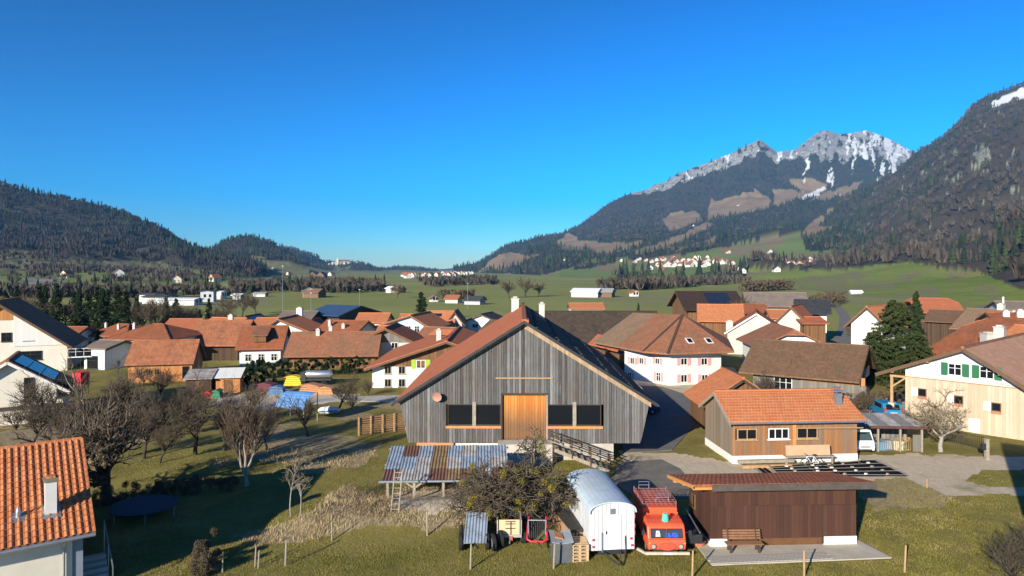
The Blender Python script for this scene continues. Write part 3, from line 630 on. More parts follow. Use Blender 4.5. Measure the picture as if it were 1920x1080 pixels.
def board_wall(parent, x0, x1, w, zb, zt, openings, mat, loc=(0, 0, 0), ang=0.0, th=.03, y=-.0, name='board', jit=.012, seed=3, gapw=.008):
    """upright boards, each its own piece, cut at openings (xa, xb, za, zb); wall frame faces -y"""
    rng = random.Random(seed); x = x0
    while x < x1-.02:
        ww = min(w*(.82+.36*rng.random()), x1-x)
        if x1-(x+ww) < .05: ww = x1-x
        a, b = x+gapw/2, x+ww-gapw/2; xm = (a+b)/2
        segs = [(None, None)]
        for (xa, xb, za, zb_) in openings:
            if a < xb-.01 and b > xa+.01:
                ns = []
                for lo, hi in segs:
                    L_ = zb(xm) if lo is None else lo; H_ = zt(xm) if hi is None else hi
                    if za <= L_ and zb_ >= H_: continue
                    if zb_ <= L_ or za >= H_: ns.append((lo, hi)); continue
                    if za > L_: ns.append((lo, za))
                    if zb_ < H_: ns.append((zb_, hi))
                segs = ns
        for lo, hi in segs:
            y0 = y-th-jit*rng.random(); la, lb = (zb(a), zb(b)) if lo is None else (lo, lo); ha, hb = (zt(a), zt(b)) if hi is None else (hi, hi)
            if ha-la < .03 and hb-lb < .03: continue
            ha = max(ha, la+.01); hb = max(hb, lb+.01)
            MB().hexa([(a, y0, la), (b, y0, lb), (b, y, lb), (a, y, la), (a, y0, ha), (b, y0, hb), (b, y, hb), (a, y, ha)]).build(name, mat, parent, loc, (0, 0, ang))
        x += ww
# ================================================================ the big barn
def barn():
    yF, yB, cx = 50.0, 73.5, .9; ang = -math.atan2(.3, 23.5)
    root = empty('barn', (cx, yF, 0), ang, 'large weathered grey board barn with red tiled roof and an orange sliding door', 'barn')
    HB, HE, ZB, ZE, ZR = 8.5, 9.15, 1.3, 4.35, 10.05; k = (ZR-ZE)/HE; L = yB-yF
    zt = lambda x: ZR-abs(x)*k-.02
    zb = lambda x: ZB if abs(x) <= HB else ZB+(abs(x)-HB)/(HE-HB)*(ZE-ZB)
    # inner dark shell (timber lining) behind the boards
    sh = MB(); poly = [(-HB, 0, ZB+.02), (HB, 0, ZB+.02), (HE-.03, 0, ZE), (0, 0, ZR-.03), (-HE+.03, 0, ZE)]
    def ring(y): return [(p[0], y, p[2]) for p in poly]
    for i in range(5):
        a, b = poly[i], poly[(i+1) % 5]
        if i == 2 or i == 3: continue
        sh.prism([(a[0], .02, a[2]), (b[0], .02, b[2]), (b[0], L, b[2]), (a[0], L, a[2])], (0, 0, .08) if i == 0 else ((-.1, 0, 0) if a[0] > 0 else (.1, 0, 0)))
    sh.prism(ring(L-.1), (0, .1, 0)); sh.build('wall', m_wood_gr, root)
    OPEN = [(-1.62, 1.62, 1.55, 4.85), (-5.62, -1.72, 2.55, 4.12), (1.72, 5.62, 2.55, 4.12)]
    m_b = M_boards('barn_boards_silver', [(.05, .049, .047), (.165, .163, .16), (.088, .087, .084), (.25, .248, .242), (.125, .123, .12), (.33, .325, .315)], .2, .75, per_object=True, tint=((.12, .085, .055), .5))
    board_wall(root, -HE, HE, .2, zb, zt, OPEN, m_b, seed=5, jit=.035, gapw=.024)
    # near-black sheets painting the unlit rooms behind the openings
    for xa, xb, za, zb_ in OPEN:
        MB().box(xa-.2, xb+.2, .9, .95, za-.2, zb_+.2).build('dark_room_sheet', m_dark, root)
    # glazed barn windows, two panes each side of the door
    for xa in (-5.62, -3.62, 1.72, 3.72):
        xb = xa+1.9; w = MB(); w.box(xa, xb, -.02, .05, 2.55, 2.63); w.box(xa, xb, -.02, .05, 4.05, 4.12); w.box(xa, xa+.06, -.02, .05, 2.63, 4.05); w.box(xb-.06, xb, -.02, .05, 2.63, 4.05)
        wo_ = w.build('window', m_beam_dk, root); MB().box(xa+.05, xb-.05, .06, .08, 2.6, 4.08).build('pane', m_glass, wo_)
    for xc in (-3.67, 3.67): MB().box(xc-.13, xc+.13, -.09, .06, 2.5, 4.3).build('post', m_beam_gr, root)
    for s in (-1, 1): MB().box(min(s*1.7, s*5.75), max(s*1.7, s*5.75), -.12, .02, 2.36, 2.53).build('window_sill', m_beam_or, root)
    # big board door
    d = MB().box(-1.6, 1.6, .16, .2, 1.55, 4.8).build('door', m_wood_or, root)
    t = NT('door_boards'); uv = t.coord('UV'); x, y, _ = t.sep(uv); oi = t.n('ShaderNodeObjectInfo').outputs['Random']
    g = t.noise(t.comb(t.math('ADD', t.math('MULTIPLY', x, 26), t.math('MULTIPLY', oi, 60)), t.math('MULTIPLY', y, 1.1)), 1, 6, .7)
    wet = t.ramp(t.math('ADD', t.math('MULTIPLY', t.math('SUBTRACT', y, 1.55), .3), t.math('MULTIPLY', t.math('SUBTRACT', g, .5), .9)), [(.3, 1.), (.85, 0.)])
    c = t.mix(oi, (.52, .17, .03), (.64, .26, .055)); c = t.mix(t.math('MULTIPLY', wet, .85), c, (.13, .085, .05)); c = t.mix(t.math('MULTIPLY', t.ramp(g, [(.5, 0.), (.8, 1.)]), .5), c, (.26, .10, .03))
    t.bump(g, .3, .01); md = t.fin(c, .8)
    board_wall(d, -1.58, 1.58, .22, lambda x: 1.55, lambda x: 4.78, [], md, (0, .16, 0), 0, seed=9, gapw=.02)
    MB().box(-1.72, -1.6, -.1, .3, 1.5, 4.9).build('door_jamb', m_beam_dk, root); MB().box(1.6, 1.72, -.1, .3, 1.5, 4.9).build('door_jamb', m_beam_gr, root)
    MB().box(-1.72, 1.72, -.1, .3, 4.82, 4.95).build('lintel', m_beam_dk, root)
    MB().box(-2.1, 2.1, -.14, -.04, 6.0, 6.09).build('ledge', m_beam, root)
    # lighter timber trim under the right and left verge
    m_v = M_boards('verge_boards', [(.40, .27, .16), (.60, .42, .27)], .16, .6, tint=((.20, .17, .13), .5))
    for s, w in ((1, .34), (-1, .14)):
        MB().prism([(0, -.07, ZR-.04), (s*(HE+.1), -.07, ZE-.07), (s*(HE+.1), -.07, ZE-.07-w), (0, -.07, ZR-.04-w)], (0, -.03, 0)).build('verge_board', m_v, root)
    # roof slopes with overhang
    ov = .45; og = .55
    for s, m in ((-1, m_tile_brick), (1, M_tiles('tile_painted_shade', [(.10, .06, .045), (.13, .075, .055), (.16, .09, .065)], .24, .34, ((.06, .05, .045), .6)))):  # right slope: its shade is put into a darker tile colour
        e = HE+ov; ze = ZR-e*k
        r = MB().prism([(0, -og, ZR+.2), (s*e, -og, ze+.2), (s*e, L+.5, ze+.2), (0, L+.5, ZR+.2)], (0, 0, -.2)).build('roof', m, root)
        MB().beam((s*e, -og, ze+.06), (s*e, L+.5, ze+.06), .13, .13).build('gutter', m_dk_metal, r)
        MB().prism([(0, -og-.04, ZR+.24), (s*(e+.03), -og-.04, ze+.24), (s*(e+.03), -og-.04, ze+.02), (0, -og-.04, ZR+.02)], (0, .035, 0)).build('verge_flashing', m_dk_metal, r)
        if s > 0:   # snow hooks on the shaded slope
            sn = MB()
            rr = random.Random(4)
            for i in range(60):
                y = -.3+i*.4
                for q in (.8, 2.4, 4.1, 6.0, 7.8):
                    x = q+rr.random()*.3; z = ZR+.2-x*k; sn.box(x-.05, x+.05, y-.03, y+.03, z, z+.09)
            o = sn.build('snow_hooks', m_dk_metal, r); o['kind'] = 'stuff'
    MB().beam((0, -og, ZR+.26), (0, L+.5, ZR+.26), .34, .16).build('ridge_cap', m_tile_brick, root)
    MB().box(.02, .32, -og-.02, 1.2, ZR+.04, ZR+.3).build('ridge_flashing', m_tile_brick, root)
    # masonry base, door landing
    MB().box(-7.6, -1.9, .25, 20, -.5, ZB+.01).build('foundation', m_white, root)
    MB().box(2.0, 6.55, .2, 20, -.5, ZB+.01).build('foundation', m_conc, root)
    MB().box(-7.9, -5.2, .02, .24, .95, ZB+.005).build('brick_course', M_plain('brick_orange', (.55, .24, .11), .9, .15), root)
    MB().box(-1.9, 2.0, -1.3, 20, -.5, 1.5).build('landing', m_conc, root)
    # satellite dish
    ds = MB().lathe((0, 0, 0), [(.02, .07), (.2, .05), (.36, 0), (.37, -.02), (.36, -.01), (.2, .03), (.02, .05)], 18, 0, 'y')
    do = ds.build('satellite_dish', M_plain('dish_rust', (.42, .22, .16), .6, .15), root, (-6.35, -.55, 4.75), (.25, 0, -.2), True)
    MB().tube([(0, .06, -.05), (.3, .25, -.25), (.32, .5, -.3)], .035, 6).build('dish_arm', m_dk_metal, do)
    # two chimneys behind the ridge
    chimney(root, -.85, L-1.5, ZR-.9, ZR+.85, .75, m_cream); chimney(root, 1.9, L-3.2, ZR-1.7, ZR+.35, .55, m_cream)
    return root
BARN = barn()
# wooden stair with handrails down from the barn door
def stair():
    root = empty('wooden_stair', (2.9, 48.7, 0), 0, 'open wooden stair with handrails leading down from the barn door', 'stair')
    p = np.array((0, 0, 1.5)); q = np.array((3.9, -.4, .05)); n = 9
    for dy in (0, -1.0): MB().beam(p+(0, dy, -.1), q+(0, dy, -.1), .08, .24).build('stringer', m_beam_gr, root)
    for i in range(n):
        c = p+(q-p)*(i+.5)/n; MB().box(c[0]-.17, c[0]+.17, c[1]-1.0, c[1], c[2]-.03, c[2]+.02).build('tread', m_beam_gr, root)
    for dy in (0.04, -1.04):
        for f in (0, .33, .66, 1):
            c = p+(q-p)*f+(0, dy, 0); MB().box(c[0]-.04, c[0]+.04, c[1]-.04, c[1]+.04, c[2]-.2, c[2]+.95).build('baluster', m_beam_dk, root)
        for h in (.5, .95): MB().beam(p+(-.2, dy, h), q+(.2, dy, h), .07, .07).build('handrail', m_beam_dk if h > .6 else m_beam_gr, root)
stair()

# ================================================================ house with pink shutters (polygonal hipped roof, barn wing)
def pink_house():
    ze = 3.9
    def e(px, py): return gp(px, py, ze)
    R1 = pt(1280, 592, 89.); R2 = pt(1187, 588, 97.); RM = R1+(R2-R1)*.50
    E0, E1, E2, E3 = e(1112, 643), e(1206, 661), e(1252, 665), e(1377, 661)
    E01 = E0+(E1-E0)*.52
    B3 = E3+np.array((4, 15, 0)); B0 = E0+np.array((9, 12, 0))
    O = np.array((17., 82., 0)); root = empty('farmhouse', O, 0, 'white farmhouse with pink shutters under a many sided hipped tile roof', 'house')
    l = lambda p: tuple(np.asarray(p)-O)
    up = np.array((0, 0, .15)); dn = (0, 0, -.2)
    r = MB()
    for poly in ([RM, E01, E1, R1], [R1, E1, E2], [R1, E2, E3], [R1, E3, B3], [RM, R1, B3]): r.prism([l(p+up) for p in poly], dn)
    ro = r.build('roof', m_tile_old, root)
    r = MB(); r.prism([l(p+up) for p in (R2, E0, E01, RM)], dn); r.prism([l(p+up) for p in (R2, RM, B3, B0)], dn); r.build('barn_roof', m_tile_moss, root)
    for q in (E1, E2): MB().beam(l(R1+up), l(q+up), .3, .12).build('hip_flashing', m_beam_dk, ro)
    for (px, py) in ((1293, 639), (1329, 639)):
        # rooflights on the front plane
        n = np.cross(E2-R1, E3-R1); n /= np.linalg.norm(n); n *= np.sign(n[2])
        o = np.array((0, 0, H)); d = pt(px, py, 80.)-o; tt = (R1+up-o).dot(n)/d.dot(n); c = o+d*tt
        u = np.cross((0, 0, 1.), n); u /= np.linalg.norm(u); v = np.cross(n, u)
        q = [c+u*a*.42+v*b*.55+n*.06 for a, b in ((-1, -1), (1, -1), (1, 1), (-1, 1))]
        MB().prism([l(p) for p in q], n*-.08).build('rooflight', m_frame, ro); q = [c+u*a*.3+v*b*.42+n*.075 for a, b in ((-1, -1), (1, -1), (1, 1), (-1, 1))]
        MB().prism([l(p) for p in q], n*-.03).build('rooflight_pane', m_glass, ro)
    W0, W1, W2 = np.append(xy(1171, 88.5), 0), np.append(xy(1256, 82.2), 0), np.append(xy(1352, 84.2), 0); W3 = W2+(3, 11, 0); W4 = W0+(6, 9, 0)
    MB().prism([l(p-np.array((0, 0, .4))) for p in (W0, W1, W2, W3, W4)], (0, 0, ze+.55)).build('wall', m_white, root)
    def wall_win(a, b, px, y0, y1, w, **kw):
        a2, b2 = a[:2], b[:2]; k = (px-CX)/F; dd = b2-a2; t_ = (k*a2[1]-a2[0])/(dd[0]-k*dd[1]); p = a2+dd*t_; z0, z1 = zat(y1, p[1]), zat(y0, p[1])
        ang = math.atan2(dd[1], dd[0]); nrm = np.array((math.sin(ang), -math.cos(ang)))
        window(root, tuple(np.append(p+nrm*.012-O[:2], z0)), ang, w, z1-z0, **kw)
    for px in (1186, 1203, 1233): wall_win(W0, W1, px, 670+.02*(px-1186), 683, .75, shut=m_pink)
    for px in (1181, 1235): wall_win(W0, W1, px, 698, 715, .75, shut=m_pink)
    for px in (1282, 1320): wall_win(W1, W2, px, 671, 684.5, .9, shut=m_pink)
    for px in (1282, 1321): wall_win(W1, W2, px, 702, 717, .9, shut=m_pink)
    # red lean-to at the barn end
    a, b = pt(1103, 644, 96.5), pt(1158, 658, 89.); 
    MB().prism([l(p) for p in (a, b, b+np.array((1.6, 2.2, 1.15)), a+np.array((1.6, 2.2, 1.15)))], (0, 0, -.15)).build('lean_to_roof', m_tile_brick, root)
    MB().prism([l(p) for p in (np.append((a+.4)[:2]+(.3, .5), -.3), np.append(b[:2]+(.3, .5), -.3), np.append(b[:2]+(2, 3), -.3), np.append(a[:2]+(2, 3), -.3))], (0, 0, 3.1)).build('lean_to_wall', m_wood_br, root)
pink_house()

# ================================================================ workshop and small tile shed
def tile_courses(hs, side, mat, th=.33, tk=.035, ridge='u', w=None):
    """overlapping tile courses laid on one roof slope, joined (single tiles are too small to tell apart)"""
    se = side*(hs.hw+hs.oe); b = MB(); L = math.hypot(abs(se), hs.zs(0)-hs.zs(se)); n = int(L/th)
    for i in range(n):
        s0 = se*(1-i/n); s1 = se*(1-(i+1.15)/n); z0 = hs.zs(s0)+.17; z1 = hs.zs(s1)+.17
        r = -hs.og
        q = [hs.P(-hs.og, s0, z0), hs.P(hs.R+hs.og, s0, z0), hs.P(hs.R+hs.og, s0, z0+tk), hs.P(-hs.og, s0, z0+tk), hs.P(-hs.og, s1, z1+.004), hs.P(hs.R+hs.og, s1, z1+.004)]
        b.add(q, [(0, 1, 2, 3), (3, 2, 5, 4)] if side < 0 and ridge == 'u' else [(3, 2, 1, 0), (4, 5, 2, 3)])
    o = b.build('tile_courses', mat, hs.roof); o['kind'] = 'stuff'
def workshop():
    A, B = (15.9, 49.2), (25.2, 49.9)
    h = house('workshop', 'long low timber workshop with orange tile roof and three double windows', A, B, 5.4, 3.25, 4.6, 'u', m_wood_dk, m_tile_new, oe=.55, og=.35, cat='workshop', trim=m_beam_gr)
    h.oe = .55; h.og = .35; tile_courses(h, -1, m_tile_new)
    m_bw = M_boards('workshop_boards', [(.36, .14, .04), (.30, .13, .05), (.44, .19, .06), (.20, .12, .065), (.25, .18, .12)], .2, .5, per_object=True, tint=((.20, .165, .125), .65))
    m_bg = M_boards('workshop_boards_grey', [(.20, .15, .10), (.28, .235, .18), (.17, .145, .115)], .2, .5, per_object=True, tint=((.36, .17, .06), .3))
    ops = []
    sc = 49.3/F
    for a, b in ((1381, 1419), (1441, 1481), (1496, 1537)):
        x0 = (a-CX)*sc-A[0]; x1 = (b-CX)*sc-A[0]; ops.append((x0, x1, 1.72, 2.5))
    board_wall(h.root, 0, h.W, .2, lambda x: .55, lambda x: 3.22, ops, m_bw, (0, -.0, 0), 0, seed=21)
    zt = lambda x: h.zs(2.7-x)-.02
    board_wall(h.root, 0, 5.4, .2, lambda x: .5, lambda x: h.zs(x-2.7)-.02, [], m_bg, (0, 5.4, 0), -math.pi/2, seed=22)
    for i, (x0, x1, z0, z1) in enumerate(ops): window(h.root, ((x0+x1)/2, -.03, z0), 0, x1-x0, z1-z0, frame=m_beam if i != 1 else m_frame, mull=1 if i != 1 else 2)
    MB().box(3.1, h.W-.02, -.12, -.045, 2.78, 3.05).build('beam', m_beam_or, h.root)
    MB().box(4.45, 4.7, -.1, -.045, .6, 2.78).build('post', m_beam_or, h.root)
    MB().beam((4.7, -.2, 2.52), (9.6, -.35, 2.5), .07, .07).build('pole', m_beam, h.root)
    MB().box(-.05, h.W+.03, -.07, 5.45, -.4, .56).build('plinth', m_white, h.root)
    MB().tube([(-.4, -.64, 3.02), (h.W+.4, -.64, 3.02)], .075, 8).build('gutter', m_grey_metal, h.root)
    # tin chimney
    c = MB(); c.box(8.3, 8.75, .9, 1.35, 3.6, 4.75); co = c.build('chimney', m_grey_metal, h.root)
    k = MB(); k.box(8.2, 8.85, .8, 1.45, 4.95, 5.0); [k.box(a, a+.05, b, b+.05, 4.75, 4.96) for a in (8.3, 8.7) for b in (.9, 1.3)]; k.build('chimney_cap', m_grey_metal, co)
    # leaning pinkish plywood sheet, loose timbers and step blocks
    return h
WS = workshop()
def small_things_workshop():
    p = xy(1517, 48.6); o = MB().box(-1.62, 1.62, -.03, .03, 0, .72).build('plywood_sheet', M_plain('plywood', (.52, .33, .20), .8, .12, 2), None, (p[0], 48.75, .72), (-.15, 0, .06)); 
    tag(o, 'long pinkish plywood sheet leaning on the workshop wall', 'sheet')
    b = empty('workbench', (p[0], 48.95, 0), .06, 'low grey bench carrying the plywood sheet at the workshop', 'bench')
    MB().box(-1.7, 1.9, -.4, .15, .62, .70).build('top', m_beam_gr, b)
    for x in (-1.6, 0, 1.7): MB().box(x-.05, x+.05, -.35, -.25, 0, .62).build('leg', m_beam_gr, b)
    for i, (x0, y0, x1, y1, z) in enumerate(((1384, 857, 1488, 851, .36), (1392, 863, 1484, 858, .1))):
        a, c = np.append(xy(x0, 48.4-.35*i), 0), np.append(xy(x1, 48.75-.35*i), 0); o = MB().beam((0, 0, 0), tuple(c-a), .26, .22).build('timber_log', m_beam_gr if i == 0 else m_beam, None, (a[0], a[1], z)); tag(o, ('grey squared timber lying along the workshop plinth', 'pale squared timber on the gravel before the workshop')[i], 'timber')
    a = gp(1596, 857); o = MB().box(-.32, .32, -.3, .3, 0, .62).build('stone_block', m_white, None, (a[0], a[1], 0), (0, 0, .1), bevel=.03); tag(o, 'white painted block at the corner of the workshop', 'block')
    g = MB().lathe((0, 0, 0), [(.15, 0), (.2, .02), (.24, .28), (.25, .3), (.22, .3), (.18, .05)], 14).build('green_bucket', M_plain('green_plastic', (.03, .28, .16), .5, .1), None, (a[0], a[1]-.0, .622)); tag(g, 'green plastic bucket on the white block by the workshop', 'bucket')
small_things_workshop()
def tile_shed():
    A, B = (16.9, 59.6), (23.2, 59.6)
    h = house('tile_shed', 'small timber shed with bright orange tiled roof behind the workshop', A, B, 5.2, 2.35, 4.45, 'v', m_wood_br, m_tile_new, oe=.5, og=.5, cat='shed', trim=m_beam_dk)
    h.oe = .5; h.og = .5; tile_courses(h, -1, m_tile_new, ridge='v')
tile_shed()

# ================================================================ brown garden shed with mono-pitch roof
def brown_shed():
    A, B = (10.0, 34.4), (17.5, 34.75); W = 7.51; L = 3.4; rz = math.atan2(.35, 7.5)
    root = empty('garden_shed', (A[0], A[1], 0), rz, 'dark brown board shed with flat tiled roof and white plinth behind the bench', 'shed')
    m_bs = M_boards('shed_boards', [(.060, .026, .017), (.078, .033, .021), (.095, .042, .026)], .2, .4, per_object=True)
    zt = 3.02; zf = lambda y: zt-(y)*.22
    MB().hexa([(0, .03, .05), (W, .03, .05), (W, L, .05), (0, L, .05), (0, .03, zt), (W, .03, zt), (W, L, zf(L)), (0, L, zf(L))]).build('wall', m_beam_dk, root)
    for (xa, xb, za, zb_, y, sd) in ((0, W, 2.06, zt, 0, 1), (0, .82, .42, 2.05, .02, 2), (.82, 2.3, .22, 2.05, .02, 3), (2.3, 5.75, .12, 2.05, .0, 4), (5.78, W, .46, 2.05, -.04, 5)):
        board_wall(root, xa, xb, .2, lambda x: za, lambda x: zb_, [], m_bs, (0, .03, 0), 0, y=y, seed=30+sd)
    board_wall(root, 0, L, .2, lambda x: .3, lambda x: zf(L-x), [], m_bs, (0, L, 0), -math.pi/2, seed=37)
    MB().box(2.32, 5.74, -.02, -.004, .02, .4).build('kick_board', M_plain('kick_brown', (.13, .06, .025), .8, .15), root)
    MB().box(5.76, 5.79, -.1, 0, .1, 2.06).build('door_edge', m_beam_dk, root)
    MB().box(-.02, .86, -.05, .05, -.2, .42).build('plinth', m_white, root); MB().box(5.8, W+.02, -.06, .05, -.2, .45).build('plinth', m_white, root)
    MB().box(-.05, .0, .05, L, -.2, .3).build('plinth', m_white, root)
    # window and door in the left wall
    window(root, (-.05, 2.5, 1.1), -math.pi/2, .5, .8, frame=m_frame_br, mull=0, sill=False)
    # roof, fascia, purlins
    ro = MB().prism([(-1.05, -.55, zt+.32), (W+.75, -.55, zt+.32), (W+.75, L+.6, zf(L)+.22), (-1.05, L+.6, zf(L)+.22)], (0, 0, -.12)).build('roof', m_tile_red, root)
    MB().box(-.1, W+.76, -.62, -.55, zt-.02, zt+.30).build('fascia', M_plain('fascia_grey', (.085, .07, .06), .8, .25), root)
    MB().prism([(-1.06, -.55, zt+.3), (-1.06, L+.6, zf(L)+.2), (-1.06, L+.6, zf(L)+.02), (-1.06, -.55, zt+.12)], (-.04, 0, 0)).build('bargeboard', m_beam_or, root)
    for y, z in ((-.2, zt+.06), (1.5, zf(1.5)+.08), (3.2, zf(3.2)+.08)): MB().box(-.98, W+.5, y-.09, y+.09, z-.1, z+.1).build('purlin', m_beam_or, root)
brown_shed()

# ================================================================ house at bottom left, every tile its own piece
def tiled_house():
    ze = 3.0; C = np.array(pt(160, 990, 29.)); du = np.array((.80, .60)); du /= np.linalg.norm(du); dv = np.array((-du[1], du[0]))
    root = empty('tiled_house', (C[0], C[1], 0), math.atan2(du[1], du[0]), 'cream house with orange interlocking roof tiles and a white chimney', 'house')
    # local: x<0 along the eave to the left, y>0 up the slope
    hw = 5.2; k = 2.62/5.2; Lx = 11.0; zE = ze+.06
    tile = MB(); tw, tl = .275, .40; n = 7
    for j in range(n):   # interlocking tile: a roll on the left, a shallow pan
        pass
    xs_ = [0, .03, .075, .12, .15, .275]; zs_ = [.052, .09, .108, .09, .052, .06]
    vs = [(x, 0, z) for x, z in zip(xs_, zs_)]+[(x, tl, z-.055) for x, z in zip(xs_, zs_)]+[(x, 0, z-.03) for x, z in zip(xs_, zs_)]
    m = len(xs_); fs = [(i, i+1, m+i+1, m+i) for i in range(m-1)]+[(2*m+i, 2*m+i+1, i+1, i) for i in range(m-1)]
    tile.add(vs, fs)
    t = NT('roof_tile'); oi = t.n('ShaderNodeObjectInfo').outputs['Random']; nn = t.noise(t.coord(), 9, 5, .7)
    c = t.ramp(oi, [(0, (.46, .15, .055)), (.5, (.55, .195, .075)), (1, (.62, .245, .10))]); c = t.mix(t.math('MULTIPLY', t.ramp(nn, [(.45, 0.), (.75, 1.)]), .4), c, (.34, .13, .06)); mt = t.fin(c, .8)
    tm = tile.mesh('roof_tile', mt)
    sl = math.atan(k); cs, sn = math.cos(sl), math.sin(sl); slope_len = (hw+.45)/cs; step = .345
    rows = int(slope_len/step); cols = int(8.2/.262)
    rr = random.Random(2); cand = []
    for r in range(rows):
        for c_ in range(cols):
            x = .28-(c_+1)*.262; s = r*step; y = -.45+s*cs; z = zE-.45*k+.06+s*sn
            wx = C[0]+du[0]*x+dv[0]*y; wy = C[1]+du[1]*x+dv[1]*y; px = CX+wx/wy*F
            cand.append((px > -14, x, y, z+(.016 if 1 else 0)))
    inside = [q for q in cand if q[0]]; keep = inside[:300] if len(inside) > 300 else inside
    # roof slabs
    e0 = -.45
    slab = [(.3, e0, zE+e0*k), (-Lx-.3, e0, zE+e0*k), (-Lx-.3, hw, zE+hw*k), (.3, hw, zE+hw*k)]
    ro = MB().prism([(x, y, z+.05) for x, y, z in slab], (0, 0, -.16)).build('roof', mt, root)
    back = [(.3, hw, zE+hw*k), (-Lx-.3, hw, zE+hw*k), (-Lx-.3, 2*hw+.45, zE-.45*k), (.3, 2*hw+.45, zE-.45*k)]
    MB().prism([(x, y, z+.05) for x, y, z in back], (0, 0, -.16)).build('roof', m_tile_new, root)
    keep = sorted(inside, key=lambda q: q[2])[:300]; ks = set(id(q) for q in keep)
    for q in keep: mobj('roof_tile', tm, ro, (q[1], q[2], q[3]), (sl+rr.uniform(-.012, .012), rr.uniform(-.01, .01), rr.uniform(-.01, .01)))
    rest = [q for q in cand if id(q) not in ks]
    tv = np.array(tile.v); tf = np.array(tile.f); R = np.array(((1, 0, 0), (0, cs, -sn), (0, sn, cs))); tv = tv@R.T
    V = np.concatenate([tv+np.array(q[1:]) for q in rest]); FF = np.concatenate([tf+i*len(tv) for i in range(len(rest))])
    mobj('roof_tiles', np_mesh('roof_tiles', V, FF, mt), ro)['kind'] = 'stuff'
    for i in range(24): MB().lathe((0, 0, 0), [(.13, 0), (.14, .02), (.12, .40), (.09, .41)], 8, 0, 'x').build('ridge_tile', mt, ro, (.28-i*.37-.37, hw, zE+hw*k+.03))
    # verge tiles
    for i in range(rows): MB().box(0, .06, 0, .39, -.14, .06).build('verge_tile', mt, ro, (.28, -.45+i*step*cs, zE-.45*k+.075+i*step*sn), (sl, 0, 0))
    # walls, gutter, downpipe
    w = MB(); w.prism([(-.45, .25, -.4), (-.45, 2*hw-.25, -.4), (-.45, 2*hw-.25, ze+.05), (-.45, hw, zE+hw*k-.15), (-.45, .25, ze+.05)], (-Lx+.7, 0, 0)); w.build('wall', m_cream, root)
    MB().box(-.46, -.06, .3, 2*hw-1, -.4, ze-.3).build('gable_cladding', M_plain('cladding_blue', (.22, .25, .30), .8, .1), root)
    MB().tube([(.32, e0-.08, zE+e0*k+.01), (-Lx-.3, e0-.08, zE+e0*k+.01)], .085, 10).build('gutter', m_grey_metal, root)
    MB().tube([(-.75, e0-.06, zE-.3), (-.75, -.1, zE-.55), (-.75, .17, zE-.75), (-.75, .17, 0)], .045, 8).build('downpipe', m_grey_metal, root)
    b = MB().box(-3.6, -2.4, .1, .24, .55, 1.15).build('canopy', m_white, root)
    MB().prism([(-4.2, .25, 1.25), (-2.6, .25, 1.25), (-2.6, -.55, 1.02), (-4.2, -.55, 1.02)], (0, 0, -.07)).build('door_canopy', m_white, root)
    # chimney with flashing and flue
    def on(px, py):
        o = np.array((0, 0, H)); d = np.append(np.array(((px-CX)/F, 1)), -(py-HY)/F); A_ = np.array((C[0], C[1], zE+.06)); U = np.append(du, 0); V_ = np.append(dv, k)
        s = np.linalg.solve(np.stack([U, V_, -d], 1), o-A_); return s[0], s[1]
    x, y = on(95, 960); z = zE+.06+y*k; ch = MB().box(x-.21, x+.21, y-.21, y+.21, z-.3, z+1.35).build('chimney', m_white, root)
    c = MB(); c.box(x-.27, x+.27, y-.27, y+.27, z+1.35, z+1.48); c.build('chimney_cap', M_plain('mossy_cap', (.22, .19, .12), .9, .2), ch); MB().box(x-.16, x+.16, y-.16, y+.16, z+1.48, z+1.56).build('chimney_pot', m_tile_new, ch)
    fl = MB(); fl.prism([(x-.36, y-.42, z-.42*k+.09), (x+.36, y-.42, z-.42*k+.09), (x+.36, y+.3, z+.3*k+.10), (x-.36, y+.3, z+.3*k+.10)], (0, 0, -.04)); fl.build('flashing', m_grey_metal, ch)
    x, y = on(34, 972); z = zE+.06+y*k; v = MB().lathe((x, y, 0), [(.10, z-.1), (.085, z+.3), (.06, z+.38), (.05, z+.5)], 10).build('vent_pipe', m_grey_metal, root)
    MB().prism([(x-.25, y-.25, z-.25*k+.09), (x+.25, y-.25, z-.25*k+.09), (x+.25, y+.2, z+.2*k+.10), (x-.25, y+.2, z+.2*k+.10)], (0, 0, -.04)).build('flashing', m_grey_metal, v)
    # side stair with rail, in the shade
    for i in range(5): MB().box(-.05, 1.0, 1.0+i*.3, 1.3+i*.3, -.2, .2+.18*i).build('step', m_conc, root)
    MB().beam((1.05, .3, 1.0), (1.05, 3.4, 2.1), .05, .05).build('handrail', m_grey_metal, root); [MB().box(1.03, 1.07, y_, y_+.04, 0, 1.0+(y_-.3)*.355).build('rail_post', m_grey_metal, root) for y_ in (.3, 1.8, 3.36)]
tiled_house()

